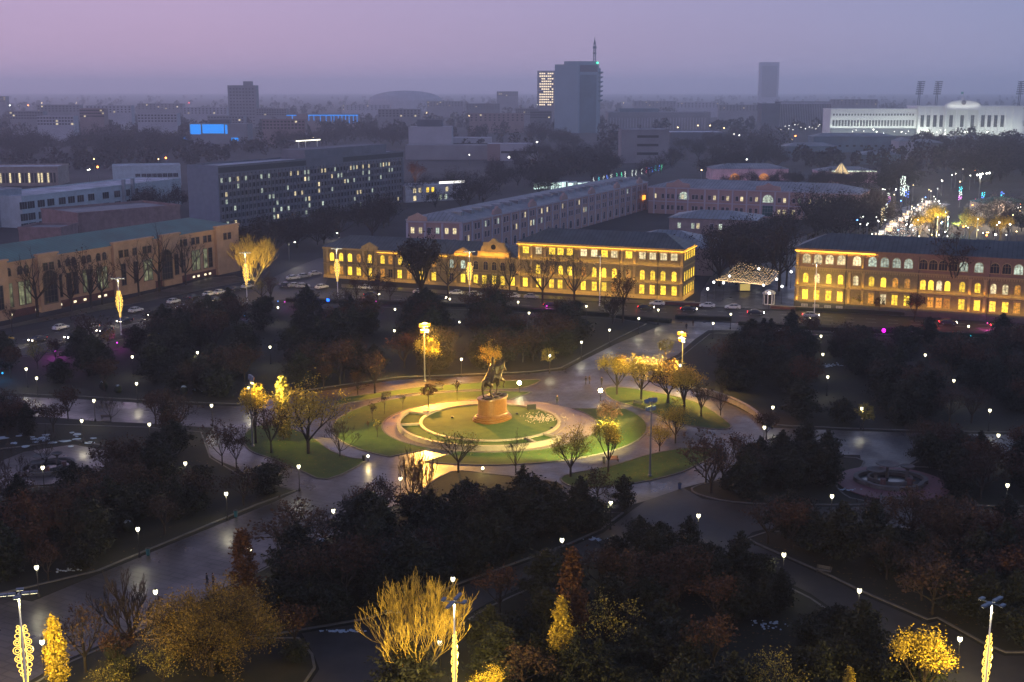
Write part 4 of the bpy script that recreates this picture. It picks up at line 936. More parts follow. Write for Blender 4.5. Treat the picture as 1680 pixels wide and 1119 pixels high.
# ------------------------------------------------------------------ trees
def rotdir(d, ang, az):
    d = d.normalized(); a = d.cross(Vector((0, 0, 1)) if abs(d.z) < .95 else Vector((1, 0, 0))).normalized(); b = d.cross(a)
    return (d * cos(ang) + (a * cos(az) + b * sin(az)) * sin(ang)).normalized()
def skeleton(rng, h, th, levels, counts, spread, ratio=.62, up=.25, r0=.16, bare=False):
    """limbs as (start, end, r0, r1, level); tips of the last level"""
    segs, tips = [], []
    def grow(p, d, L, r, lev):
        mid = p + d * L * .5 + Vector((rng.gauss(0, .05), rng.gauss(0, .05), 0)) * L
        d2 = (d + Vector((rng.gauss(0, .12), rng.gauss(0, .12), up * .6))).normalized()
        end = mid + d2 * L * .5
        segs.append((p, mid, r, r * .8, lev)); segs.append((mid, end, r * .8, r * .55, lev))
        if lev >= levels: tips.append(end); tips.append(mid); return
        n = counts[min(lev, len(counts) - 1)]; az0 = rng.uniform(0, 6.28)
        for k in range(n):
            t = rng.uniform(.45, 1.0) if k else 1.0
            q = p.lerp(mid, t * 2) if t < .5 else mid.lerp(end, t * 2 - 1)
            nd = rotdir(d2, radians(spread[min(lev, len(spread) - 1)]) * rng.uniform(.6, 1.25) * (.5 if k == 0 else 1), az0 + k * 2.4 + rng.uniform(-.4, .4))
            nd = (nd + Vector((0, 0, up))).normalized()
            grow(q, nd, L * ratio * rng.uniform(.8, 1.2), r * .55, lev + 1)
    segs.append((Vector((0, 0, 0)), Vector((0, 0, th)), r0, r0 * .85, 0))
    n = counts[0]
    for k in range(n):
        nd = rotdir(Vector((0, 0, 1)), radians(spread[0]) * rng.uniform(.5, 1.2) * (.25 if k == 0 else 1), k * 2.4 + rng.uniform(-.3, .3))
        grow(Vector((0, 0, th * rng.uniform(.82, 1))), nd, (h - th) * (.52 if k else .6), r0 * .6, 1)
    return segs, tips
def seg_mesh(segs, name, mat, minr=.022, keep=None):
    mb = MB()
    for a, b, r0, r1, lev in segs:
        if keep and not keep(lev): continue
        n = 6 if r0 > .09 else 4 if r0 > .04 else 3
        mb.tube([a, b], [max(r0, minr), max(r1, minr * .8)], n, caps=False)
    return mb.mesh(name, mat)
def leaf_mesh(name, cen, size, mat, rng, droop=0, aspect=1.0):
    n = len(cen); g = np.random.default_rng(rng.randint(0, 10 ** 6))
    c = np.array(cen); a = g.normal(size=(n, 3)); a /= np.linalg.norm(a, axis=1)[:, None] + 1e-9
    b = g.normal(size=(n, 3)); b -= (b * a).sum(1)[:, None] * a; b /= np.linalg.norm(b, axis=1)[:, None] + 1e-9
    s = size * g.uniform(.55, 1.3, size=(n, 1))
    a = a * s * aspect; b = b * s
    v = np.stack([c - a * .5, c + b * .32, c + a * .5, c - b * .32], 1).reshape(-1, 3)
    me = bpy.data.meshes.new(name)
    me.from_pydata(v.tolist(), [], [(4 * i, 4 * i + 1, 4 * i + 2, 4 * i + 3) for i in range(n)])
    me.materials.append(mat); return me
def leafy(seed, h, th, spread, mat, per=9, size=.34, sig=.42, levels=3, counts=(6, 4, 3), ratio=.6, up=.25, r0=.17, bark=None):
    rng = random.Random(seed); segs, tips = skeleton(rng, h, th, levels, counts, spread, ratio, up, r0)
    cen = []
    for t in tips:
        k = max(0, int(rng.gauss(per, per * .5)))
        cen += [(t.x + rng.gauss(0, sig), t.y + rng.gauss(0, sig), t.z + rng.gauss(0, sig * .8)) for _ in range(k)]
    return seg_mesh(segs, 'trunk', bark or m_bark), leaf_mesh('crown', cen, size, mat, rng)
def bare(seed, h, th, spread, levels=4, counts=(6, 3, 3, 3), ratio=.6, up=.25, r0=.18, bark=None, twig=None, leaves=0, lmat=None):
    rng = random.Random(seed); segs, tips = skeleton(rng, h, th, levels, counts, spread, ratio, up, r0)
    tr = seg_mesh(segs, 'trunk', bark or m_bark, keep=lambda l: l <= 1)
    mb = MB(); 
    for a, b, r_0, r1, lev in segs:
        if lev > 1: mb.tube([a, b], [max(r_0, .022), max(r1, .016)], 3, caps=False)
    mats = [twig or m_twig]
    if leaves:
        o = len(mb.f)
        for t in rng.sample(tips, min(len(tips), leaves)):
            for _ in range(3):
                c = t + Vector((rng.gauss(0, .25), rng.gauss(0, .25), rng.gauss(0, .25))); d = Vector((rng.gauss(0, 1), rng.gauss(0, 1), rng.gauss(0, 1))).normalized() * .17; e = d.orthogonal() * .6
                mb.add([c - d, c + e, c + d, c - e], [(0, 1, 2, 3)], 1)
        mats.append(lmat)
    return tr, mb.mesh('crown', mats)
def pine(seed, h, wd, mat, n=5200, top=.55, size=.34):
    """bushy pine: whorled boughs, each a drift of needle tufts, with gaps between"""
    rng = random.Random(seed); cen = []; tb = MB().tube([(0, 0, 0), (0, 0, h * .5), (0, 0, h * .96)], [.16, .11, .03], 6)
    z = h * .09; lev = 0; nb = 0; boughs = []
    while z < h * .97:
        f = (z - h * .09) / (h * .9)
        rad = wd * (min(1, (f + .08) / .28) ** .6 if f < .2 else (1 - ((f - .2) / .8) ** (1.2 / top * .9))) * rng.uniform(.75, 1.15)
        for k in range(rng.randint(5, 8) if f < .8 else 4):
            boughs.append((z + rng.uniform(-.15, .15), max(.15, rad * rng.uniform(.6, 1.12)), k * 2.4 + lev * 1.1 + rng.uniform(-.5, .5), f))
        z += h * rng.uniform(.055, .09); lev += 1
    per = n / sum(b[1] for b in boughs)
    for bz, L, az, f in boughs:
        rise = .45 if f > .5 else .18
        e = Vector((cos(az) * L, sin(az) * L, bz + L * rise)); tb.tube([(0, 0, bz), e], [.05, .02], 3, caps=False)
        for _ in range(int(per * L)):
            t = rng.random() ** .6; s = .16 + .30 * t * (1 - .3 * f)
            cen.append((cos(az) * L * t + rng.gauss(0, s), sin(az) * L * t + rng.gauss(0, s), bz + L * rise * t + rng.gauss(0, s * .6) - .1 * t))
    for _ in range(120): cen.append((rng.gauss(0, .16), rng.gauss(0, .16), h * rng.uniform(.86, 1.02)))
    return tb.mesh('trunk', m_bark), leaf_mesh('crown', cen, size, mat, rng, aspect=1.5)
def column(seed, h, wd, mat, n=4200, size=.30):
    rng = random.Random(seed); cen = []; tb = MB().tube([(0, 0, 0), (0, 0, h * .9)], [.18, .03], 6)
    for i in range(150):
        z = h * rng.uniform(.08, .98); f = z / h; rr = wd * (min(1, f / .25) ** .7) * (1 - f ** 3) ** .8 + .08
        az = rng.uniform(0, 6.28); q = Vector((cos(az), sin(az), 0)) * rr * rng.uniform(.35, 1.1); tb.tube([(0, 0, z - rr), (q.x, q.y, z)], [.03, .012], 3, caps=False)
        for _ in range(n // 150): cen.append((q.x + rng.gauss(0, .2), q.y + rng.gauss(0, .2), z + rng.gauss(0, .34)))
    return tb.mesh('trunk', m_barkp), leaf_mesh('crown', cen, size, mat, rng)
def lollipop(seed, h, rad, mat, n=1500):
    rng = random.Random(seed); cen = []; g = []
    for _ in range(40):
        d = Vector((rng.gauss(0, 1), rng.gauss(0, 1), rng.gauss(0, 1))).normalized(); q = d * rad * rng.uniform(.55, 1); q.z *= .8
        for _ in range(n // 40): cen.append((q.x + rng.gauss(0, .2), q.y + rng.gauss(0, .2), h - rad * .8 + q.z + rng.gauss(0, .18)))
    tb = MB().tube([(0, 0, 0), (0, 0, h - rad)], [.09, .07], 6)
    for k in range(6): tb.tube([(0, 0, h - rad * 1.5), (cos(k * 1.05) * rad * .6, sin(k * 1.05) * rad * .6, h - rad * .6)], [.04, .015], 3, caps=False)
    return tb.mesh('trunk', m_bark), leaf_mesh('crown', cen, .26, mat, rng)

PROTO = {}
def proto(k, pair, h): PROTO.setdefault(k, []).append((pair[0], pair[1], h))
proto('pine', pine(1, 8, 2.9, m_pine), 8); proto('pine', pine(2, 8, 2.5, m_pine, top=.7), 8); proto('pine', pine(3, 8, 3.3, m_pine, top=.5), 8); proto('pine', pine(4, 8, 2.2, m_pine, top=.9), 8)
proto('bush', pine(5, 5, 2.6, m_pine, 3800, .45), 5); proto('bush', pine(6, 5, 2.2, m_pine, 3600, .6), 5)
proto('rust', leafy(11, 7, 2.0, (38, 40, 45), m_rust, 9), 7); proto('rust', leafy(12, 7, 1.8, (30, 38, 45), m_rust, 8), 7); proto('rust', leafy(13, 7, 2.2, (48, 45, 45), m_brown, 8), 7)
proto('brown', leafy(14, 7, 1.9, (36, 40, 45), m_brown, 4, .3), 7); proto('brown', leafy(15, 7, 2.0, (42, 40, 40), m_brown, 5, .3), 7)
proto('gold', leafy(21, 8, 2.0, (26, 34, 42), m_gold, 30, .21, up=.4), 8); proto('gold', leafy(22, 8, 1.8, (34, 38, 42), m_gold, 26, .21, up=.3), 8)
proto('olive', leafy(23, 8, 2.2, (40, 40, 42), m_olive, 9, .26), 8); proto('olive', leafy(24, 8, 2.0, (46, 44, 42), m_olive, 8, .26), 8)
proto('bare', bare(31, 7, 1.6, (38, 36, 36), levels=5, r0=.13), 7); proto('bare', bare(32, 7, 1.3, (46, 40, 36), levels=5, up=.35, r0=.13), 7); proto('bare', bare(33, 7, 2.0, (34, 38, 40), levels=5, leaves=200, lmat=m_rust, r0=.13), 7)
proto('vase', bare(34, 5, .7, (38, 24, 22), up=.45, counts=(10, 4, 4, 3), r0=.11), 5)
proto('street', bare(35, 13, 4.0, (36, 36, 38), ratio=.62, r0=.3, leaves=120, lmat=m_brown), 13); proto('street', bare(36, 13, 4.6, (44, 40, 40), ratio=.62, r0=.32), 13); proto('street', bare(37, 13, 5.2, (26, 40, 42), ratio=.6, r0=.3, leaves=260, lmat=m_rust), 13)
proto('litbare', bare(38, 9, 1.5, (44, 34, 34), levels=5, up=.40, r0=.12, bark=m_barkp, twig=m_twiglit, counts=(10, 5, 4, 3, 3), ratio=.64), 9)
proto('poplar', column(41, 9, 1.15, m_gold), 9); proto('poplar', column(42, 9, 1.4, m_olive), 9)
proto('redpoplar', column(43, 11, 1.35, M('wine_leaves', (.03, .010, .006), .8, island=(.085, .034, .010)), 6500), 11)
proto('ball', lollipop(51, 5, 1.7, m_rust), 5); proto('ball', lollipop(52, 5, 1.6, m_pine), 5); proto('ball', lollipop(53, 4.2, 1.5, m_olive, 900), 4.2)
proto('sapling', leafy(61, 3.4, 1.2, (22, 26, 30), m_olive, 3, .26, .2, 2, (5, 3), r0=.05), 3.4); proto('sapling', leafy(62, 3.4, 1.4, (20, 30, 30), m_rust, 4, .24, .2, 2, (5, 3), r0=.05), 3.4)
proto('bigold', leafy(71, 12, 2.5, (46, 44, 46), M('elm_leaves', (.05, .034, .005), .7, island=(.20, .13, .015)), 46, .20, .55, 3, (13, 6, 4), .62, .12, .3), 12)
proto('dark', leafy(72, 19, 3, (26, 30, 40), m_farleaf, 14, .75, .8, 3, (11, 4, 3), .5, .3, .5), 19)
far_r = random.Random(80)
def farcrown(seed, h, wd, n, sz):
    rng = random.Random(seed); segs, tips = skeleton(rng, h, h * .13, 3, (8, 4, 3), (46, 44, 44), .6, .22, .28)
    cen = []
    for t in tips: cen += [(t.x + rng.gauss(0, wd), t.y + rng.gauss(0, wd), t.z + rng.gauss(0, wd * .8)) for _ in range(n)]
    a = seg_mesh(segs, 'tree', m_farleaf, .05); mb = MB()
    mb.add([v.co for v in a.vertices], [tuple(p.vertices) for p in a.polygons]); b = leaf_mesh('tree', cen, sz, m_farleaf, rng); mb.add([v.co for v in b.vertices], [tuple(p.vertices) for p in b.polygons])
    return mb.mesh('bare_tree', m_farleaf)
FAR = [farcrown(81, 13, .8, 6, .6), farcrown(82, 13, .9, 9, .6), farcrown(83, 15, .8, 6, .55), farcrown(84, 12, 1.0, 10, .6)]
NM = {'pine': ('pine_tree', 'pine tree'), 'bush': ('pine_bush', 'pine'), 'rust': ('autumn_tree', 'tree'), 'brown': ('autumn_tree', 'tree'), 'gold': ('golden_tree', 'tree'), 'olive': ('leafy_tree', 'tree'), 'bare': ('bare_tree', 'tree'), 'vase': ('bare_tree', 'tree'), 'street': ('street_tree', 'tree'), 'litbare': ('bare_tree', 'tree'), 'poplar': ('poplar_tree', 'poplar'), 'redpoplar': ('poplar_tree', 'poplar'), 'ball': ('ball_tree', 'tree'), 'sapling': ('sapling', 'sapling'), 'bigold': ('elm_tree', 'tree'), 'dark': ('cypress_tree', 'tree')}
TREES = []
def tree(kind, loc, h, label=None, vi=None, rz=None, wide=1.0, group=None, rng=R):
    pr = PROTO[kind]; tr, cw, h0 = pr[rng.randrange(len(pr)) if vi is None else vi]
    s = h / h0
    t = thing(NM[kind][0], label, NM[kind][1], loc, rng.uniform(0, 6.28) if rz is None else rz, group, (s * wide, s * wide, s))
    link('trunk', tr, t); link('crown', cw, t); TREES.append(t); return t
def tp(kind, u, vb, vt, label=None, **k):      # tree with its foot at ground pixel (u, vb) and its top showing at vt
    p = P(u, vb); b = (CY - vt) / F; dy, dz = cos(TH) + b * sin(TH), -sin(TH) + b * cos(TH)
    return tree(kind, p, CAMZ + p.y / dy * dz, label, **k)
def tt(kind, u, vt, h, label=None, **k):       # tree of height h whose top shows at (u, vt)
    p = P(u, vt, h); p.z = 0; return tree(kind, p, h, label, **k)

# lanterns first: their lamps must stay free of foliage
LANT = [(43, 606), (60, 621), (217, 586), (324, 579), (224, 630), (154, 658), (347, 666), (134, 691), (245, 697), (70, 768), (304, 761), (371, 811), (408, 637), (490, 766), (547, 839), (226, 869), (60, 932), (255, 972), (410, 902), (657, 786), (443, 570), (456, 505), (648, 508), (647, 543), (754, 529), (757, 590), (738, 491), (850, 496), (962, 503), (868, 514), (1000, 542), (1080, 509), (1048, 523), (954, 562), (902, 584), (1043, 596), (1170, 531), (1199, 516), (1116, 600), (1329, 522), (1347, 552), (1350, 582), (1518, 583), (1589, 536), (1358, 619), (1565, 625), (1268, 669), (1414, 671), (1254, 702), (1624, 674), (1638, 715), (1365, 815), (1653, 797), (1002, 826), (1146, 847), (922, 887), (1286, 911), (1410, 970), (1575, 1048), (743, 951), (69, 1053), (722, 1054)]
m_lglass = glow('lantern_glass', (1, .93, .62), 4.2)
lp = MB().lathe([(.20, 0), (.20, .25), (.12, .4), (.075, .6), (.06, 2.2), (.05, 3.45), (.12, 3.5), (.16, 3.56)], 8).mesh('pole', m_black)
lg = MB().lathe([(.12, 3.57), (.21, 3.68), (.26, 3.86), (.25, 4.02), (.17, 4.125)], 10).mesh('lamp_glass', m_lglass)
lc = MB().lathe([(.20, 4.13), (.16, 4.2), (.05, 4.32), (.02, 4.4)], 8).mesh('lamp_cap', m_black)
ll = bpy.data.lights.new('lantern_light', 'SPOT'); ll.energy = 330; ll.color = (1, .90, .60); ll.shadow_soft_size = .12; ll.spot_size = radians(158); ll.spot_blend = .35
lanterns = []
for u, v in LANT:
    p = P(u, v, 3.88); p.z = .1 if v < 1000 else 0
    t = thing('park_lantern', None, 'lantern', p, 0, 'park lanterns')
    link('pole', lp, t); link('lamp_glass', lg, t); link('lamp_cap', lc, t)
    o = bpy.data.objects.new('lantern_light', ll); col.objects.link(o); o.parent = t; o.location = (0, -.22, 3.62)
    lanterns.append(t)
def zone_label(objs, zones, phrase, **k):
    left = list(objs)
    for poly, name in zones:
        g = [o for o in left if inside(proj(o.location), poly)]
        left = [o for o in left if o not in g]
        if g: label_row(g, phrase + ' ' + name + ', #', **k)
    if left: label_row(left, phrase + ' elsewhere in the park, # of those', **k)
ZN = [([(-200, 480), (690, 480), (690, 640), (400, 668), (-200, 668)], 'in the grove beside the museum road'),
      ([(690, 480), (1110, 480), (1110, 535), (900, 618), (690, 640)], 'in the grove behind the statue'),
      ([(1110, 480), (1900, 480), (1900, 708), (1230, 708), (1110, 640)], 'in the dark grove below the courthouse'),
      ([(-200, 668), (360, 668), (500, 810), (100, 1000), (-200, 1000)], 'in the grove around the small fountain'),
      ([(-200, 1000), (480, 800), (600, 840), (420, 960), (520, 1100), (300, 1300), (-200, 1300)], 'along the broad boulevard'),
      ([(1110, 700), (1430, 740), (1445, 835), (1230, 835), (1110, 815)], 'in the round grove left of the red fountain plaza'),
      ([(1430, 700), (1900, 700), (1900, 840), (1445, 840)], 'behind the red fountain plaza'),
      ([(420, 840), (1040, 815), (1010, 890), (850, 930), (640, 1020), (420, 1060)], 'in the dark grove below the monument circle'),
      ([(1215, 850), (1900, 850), (1900, 1090), (1640, 1090), (1215, 895)], 'in the thicket right of the lower path'),
      ([(500, 870), (1250, 870), (1900, 1100), (1900, 1500), (450, 1500)], 'in the grove along the bottom edge'),
      ([(390, 600), (1270, 600), (1270, 850), (390, 850)], 'around the monument circle')]
zone_label(lanterns, ZN, 'glowing park lantern', cat='lantern', group='park lanterns')

# trees singled out in the view
tp('gold', 705, 622, 556, 'bright golden egg shaped tree right under the glaring orange floodlight', vi=0)
tp('gold', 806, 618, 568, 'golden tree directly behind the statue of the rider', vi=1)
tp('gold', 420, 728, 638, 'bright yellow tree beside the floodlight mast at left of the circle', vi=0)
tp('poplar', 466, 722, 622, 'tall pale green poplar behind the bare tree left of the circle', vi=1)
tp('brown', 445, 744, 668, 'thin brownish tree between the yellow tree and the spreading tree')
tp('gold', 506, 745, 640, 'wide spreading half bare tree on the lit lawn left of the circle', wide=1.35, vi=1)
tp('bare', 558, 750, 695, 'low bare tree at the path edge left of the ring lawn', wide=1.3, vi=1)
tp('brown', 615, 646, 582, 'tan rounded tree on the lawn strip up left of the ring', vi=0)
tp('rust', 587, 648, 612, 'small russet tree left of the tan rounded tree')
tp('rust', 531, 640, 595, 'dim russet tree in shade above the left path')
for i, (u, vb, vt, k) in enumerate([(611, 693, 660, 'sapling'), (631, 680, 645, 'sapling'), (661, 672, 645, 'sapling'), (619, 718, 685, 'sapling'), (604, 708, 690, 'sapling'), (703, 668, 630, 'ball'), (750, 657, 622, 'sapling')]):
    tp(k, u, vb, vt, ['russet sapling on the ring lawn at left', 'thin orange sapling on the ring lawn near the bench', 'forked pale sapling on the upper left ring lawn', 'yellow sapling at lower left of the ring lawn', 'bare stick sapling at left edge of the ring lawn', 'small clipped rusty tree on pink paving edge behind the circle', 'low brown sapling on the lawn just left of the statue'][i], vi=[1, 1, 0, 0, 1, 0, 1][i])
tp('olive', 752, 776, 706, 'bare leafed tree in front of the lower left circle wall', wide=1.2, vi=0)
tp('bare', 846, 776, 722, 'thin bare tree on the lawn below the circle')
tp('gold', 936, 783, 708, 'broad thin leaved tree with yellow tips right below the circle', wide=1.25, vi=1)
tp('gold', 998, 775, 695, 'yellow green tree on the right lower lawn beside the bench', vi=0)
tp('rust', 997, 715, 662, 'rusty slim tree on the right ring lawn', vi=1)
tp('gold', 1082, 742, 698, 'bright yellow compact tree right of the tall lamp mast', vi=1, wide=1.2)
tp('gold', 1012, 648, 586, 'golden flame shaped tree above the right island lawn', vi=0, wide=1.45)
tp('gold', 1052, 656, 588, 'pinkish olive tree second on the right island lawn', vi=0, wide=1.45)
tp('gold', 1096, 662, 594, 'large golden tree at the middle of the right island lawn', vi=1, wide=1.6)
tp('gold', 1122, 676, 606, 'olive tree at the right of the golden cluster', vi=0, wide=1.5)
tp('brown', 1150, 684, 628, 'brownish tree ending the golden cluster by the low curved wall')
tp('gold', 1108, 728, 664, 'loose olive tree by the right path crossing', vi=1)
tp('bare', 1182, 682, 644, 'small bare tree on the path by the curved wall', vi=0)
tp('bare', 1158, 793, 722, 'dark bare tree at the tip of the round grove', vi=2, wide=1.2)
tp('rust', 1212, 775, 716, 'dark red tree near the curved path end', vi=1)
tp('rust', 1257, 722, 676, 'russet tree wrapped round a lantern on the right wide path', vi=0)
tp('rust', 626, 838, 784, 'dark bushy tree at the junction of the broad boulevard', vi=2)
for u, vb, vt, l in ((676, 828, 752, 'left of the pair'), (694, 822, 758, 'right of the pair')): tp('vase', u, vb, vt, 'slender bare multi stem tree by the lit path, ' + l, wide=.8)
tp('rust', 455, 797, 752, 'small dark round tree at the boulevard corner beside a lantern', vi=2)
tp('bare', 365, 765, 702, 'thin bare tree with few leaves left of the ring road, taller one', vi=2)
tp('bare', 388, 770, 714, 'dark half bare tree leaning beside the ring road', vi=2)
tp('rust', 400, 830, 768, 'dark russet tree by the boulevard lantern', vi=2)
tp('vase', 580, 860, 812, 'fan shaped bare shrub tree above the boulevard edge, upper one', wide=1.15)
tp('vase', 530, 888, 846, 'fan shaped bare shrub tree next to the boulevard lantern', wide=1.3)
tp('vase', 467, 920, 862, 'fan shaped bare shrub tree lowest along the boulevard edge', wide=1.1)
tp('redpoplar', 402, 1010, 872, 'pointed dark red tree standing over two walkers', wide=1.3)
tp('vase', 214, 1062, 965, 'bare brown vase shaped tree near the lower lantern', wide=1.3)
tp('brown', 141, 1104, 1002, 'sparse brownish tree between yellow poplar and vase tree')
tt('poplar', 86, 1012, 8, 'bright yellow poplar beside the curled garland lamp', vi=0)
tt('bigold', 340, 962, 10, 'huge golden brown elm filling the lower left corner', wide=1.12)
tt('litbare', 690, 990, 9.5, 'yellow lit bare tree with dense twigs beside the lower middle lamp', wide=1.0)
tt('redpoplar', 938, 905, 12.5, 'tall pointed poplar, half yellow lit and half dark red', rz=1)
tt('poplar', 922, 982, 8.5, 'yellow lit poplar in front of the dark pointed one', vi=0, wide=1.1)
tt('gold', 1520, 1042, 8, 'bright yellow leafy tree beside the right garland lamp', wide=1.1, vi=0)
tt('poplar', 1395, 1096, 5, 'small yellow poplar tip at the bottom edge', vi=0)
tt('gold', 800, 1102, 5, 'golden tree top just showing at the bottom edge', vi=1)
tp('rust', 1330, 560, 520, 'dim red tree under the courthouse windows', vi=0)
for u, vb, vt, k, l in ((256, 697, 642, 'rust', 'red brown tree standing in front of the left wide path'), (182, 692, 655, 'bare', 'bare tree beside a bench on the left wide path'), (112, 690, 636, 'rust', 'dark bushy tree hiding the left wide path'), (14, 690, 640, 'rust', 'dark tree at the photo edge over the left wide path'), (1092, 590, 556, 'ball', 'round clipped tree on a stem left of the right floodlight mast'), (902, 610, 570, 'ball', 'olive ball tree lit by the lantern behind the statue'), (1416, 708, 662, 'ball', 'small olive ball tree glowing round a lantern'), (1500, 745, 694, 'bare', 'small bare tree on the right wide path'), (76, 768, 715, 'bare', 'bare tree rising over the small fountain'), (18, 822, 750, 'bare', 'thin bare tree left of the small fountain'), (980, 828, 772, 'rust', 'dark open tree under the right lower lawn'), (1022, 838, 780, 'pine', 'dark layered pine beside the lower lawn lantern'), (1048, 905, 846, 'pine', 'rounded pine by the lower path, left of two'), (1130, 905, 846, 'pine', 'rounded pine by the lower path, right of two'), (80, 955, 894, 'rust', 'small autumn tree by the lowest left lantern'), (155, 905, 870, 'rust', 'dim red tree on the dark turf by the boulevard')):
    tp(k, u, vb, vt, l, vi=2 if k == 'ball' and u in (902, 1416) else None)
# street trees by the museum, the amber buildings and the road
for i, (u, vb, vt, vi) in enumerate([(62, 520, 425, 1), (118, 512, 432, 0), (150, 506, 418, 0), (168, 500, 430, 1), (228, 486, 408, 1), (262, 478, 386, 1), (305, 468, 396, 0), (418, 474, 402, 1), (445, 505, 452, 2), (20, 545, 505, 2)]):
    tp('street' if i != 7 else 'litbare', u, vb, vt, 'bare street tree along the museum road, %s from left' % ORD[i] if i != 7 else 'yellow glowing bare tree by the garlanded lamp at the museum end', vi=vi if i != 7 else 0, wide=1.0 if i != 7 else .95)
for u, vb, vt, vi, wd, l in ((735, 492, 412, 1, 1, 'dark forked street tree right of the tall cypress'), (605, 474, 412, 1, .8, 'bare forked tree before the amber wing'), (836, 494, 412, 1, .7, 'thin leaning bare tree before the wing gable'), (890, 498, 420, 0, 1, 'bare tree before the left of the three storey block'), (942, 500, 420, 0, 1, 'brown bare tree before the middle of the three storey block'), (1022, 530, 452, 2, 1, 'reddish tree in front of the three storey block'), (1565, 522, 396, 2, 1.2, 'big reddish brown street tree before the courthouse'), (1180, 470, 378, 0, 1.1, 'tall bare tree at the corner of the three storey block'), (1278, 478, 372, 0, 1.1, 'tall dark bare tree left of the courthouse'), (1290, 470, 390, 1, .9, 'slim bare tree against the courthouse corner')):
    tp('street', u, vb, vt, l, vi=vi, wide=wd)
p = P(418, 476); spot('tree_lamp', None, (p.x + 1, p.y - 7, .6), (p.x + .5, p.y, 9), 26000, (1, .68, .2), 95)
tp('dark', 690, 492, 388, 'tall dark evergreen hiding the middle of the amber wing', wide=.95)
for u, vb, vt, k, l in ((806, 500, 446, 'olive', 'pale yellowish tree before the wing gable'), (620, 492, 448, 'rust', 'reddish shrubby tree before the amber wing, larger one'), (585, 492, 458, 'rust', 'dull reddish bush tree before the amber wing'), (640, 496, 462, 'brown', 'brown bushy tree left of the tall evergreen'), (1404, 512, 480, 'ball', 'small round tree before the courthouse ground floor'), (1442, 516, 488, 'ball', 'second small round tree before the courthouse'), (1500, 528, 482, 'rust', 'rusty round tree before the courthouse middle'), (1646, 528, 498, 'ball', 'clipped round tree before the right courthouse windows'), (280, 545, 515, 'ball', 'big russet ball tree at the park edge by the road'), (178, 572, 540, 'ball', 'dark russet ball tree near the magenta lamp'), (18, 622, 568, 'ball', 'brown ball tree at the photo edge by the park road'), (62, 606, 560, 'olive', 'golden lit tree at the park corner lantern'), (92, 592, 556, 'rust', 'magenta lit tree by the left road'), (208, 560, 538, 'ball', 'russet ball tree beside the left road'), (430, 496, 452, 'olive', 'golden shrub tree by the museum crossing')):
    tp(k, u, vb, vt, l)
LANT += [(538, 492), (1450, 542), (852, 637), (985, 648), (192, 562), (91, 576), (897, 500)]
# groves
def clear_of_lamps(u, vb, h_px, w_px):
    for a, b in LANT:
        if abs(a - u) < w_px * .62 + 5 and vb - h_px - 8 < b < vb + 2: return False
    return True
KEEP = [(1376, 762, 1556, 840), (20, 715, 135, 800), (606, 520, 642, 600)]
def grove(poly, n, mix, hr, phrase, gap=.75, top=None, avoid=()):
    r = random.Random(int(poly[0][0] * 13 + poly[0][1])); us = [p[0] for p in poly]; vs = [p[1] for p in poly]
    out = {}; pts = []; tries = 0
    ps = [P(*q) for q in poly]; x0, x1, y0, y1 = min(p.x for p in ps), max(p.x for p in ps), min(p.y for p in ps), max(p.y for p in ps)
    ws = [(p.x, p.y) for p in ps]
    while len(pts) < n and tries < 9000:
        tries += 1
        p = Vector((r.uniform(x0, x1), r.uniform(y0, y1), 0))
        if not inside(p, ws): continue
        kind = r.choices([m[0] for m in mix], [m[1] for m in mix])[0]; h = r.uniform(*hr) * (.62 if kind == 'bush' else 1)
        u, v = proj(p); tu, tv = proj(p + Vector((0, 0, h))); hp_ = v - tv; wp = hp_ * .7
        if top and tv < top: continue
        if not clear_of_lamps(u, v, hp_, wp): continue
        if any(a - wp * .4 < u < c + wp * .4 and b - 4 < v - hp_ * .5 and tv < d for a, b, c, d in list(avoid)): continue
        if any(hypot(p.x - q.x, p.y - q.y) < gap * (h + qh) * .26 for q, qh in pts): continue
        pts.append((p, h)); out.setdefault(kind, []).append(tree(kind, p, h, rng=r, wide=r.uniform(1.1, 1.4)))
    for k, os_ in out.items():
        nm = {'pine': 'dark pine', 'bush': 'pine bush', 'rust': 'russet tree', 'brown': 'brown tree', 'bare': 'bare tree', 'olive': 'olive tree'}[k]
        label_row(os_, nm + ' ' + phrase + ', #', NM[k][1], nm + 's ' + phrase)
grove([(-20, 605), (140, 578), (300, 540), (430, 510), (500, 506), (612, 514), (606, 560), (630, 622), (560, 632), (400, 650), (270, 656), (140, 646), (-20, 640)], 84, (('pine', 6), ('bush', 2), ('rust', 2), ('brown', 1)), (6.5, 9), 'in the museum road grove', .72)
grove([(648, 516), (690, 512), (810, 516), (1000, 526), (1050, 534), (990, 562), (915, 602), (865, 606), (780, 611), (655, 614)], 72, (('pine', 5), ('rust', 3), ('bush', 2), ('brown', 2)), (6, 9), 'in the grove behind the statue', .66)
grove([(1180, 560), (1290, 552), (1680, 568), (1720, 575), (1720, 704), (1549, 702), (1411, 699), (1290, 692), (1225, 664), (1160, 632), (1125, 608)], 104, (('pine', 6), ('bush', 2), ('rust', 2), ('brown', 1)), (6, 8.5), 'in the grove below the courthouse', .7, avoid=[(1100, 560, 1170, 650), (1340, 598, 1420, 612)])
grove([(140, 708), (240, 706), (330, 714), (345, 756), (398, 790), (470, 806), (418, 824), (310, 868), (160, 930), (-10, 966), (-10, 850), (60, 806), (150, 802), (210, 772), (290, 752)], 46, (('pine', 5), ('bush', 2), ('rust', 3), ('brown', 1), ('bare', 1)), (5.5, 8), 'in the grove round the small fountain', .85, avoid=[(300, 700, 420, 760)])
grove([(-10, 706), (120, 706), (60, 718), (-10, 730)], 5, (('pine', 2), ('rust', 2)), (5, 7), 'left of the small fountain pond', .9)
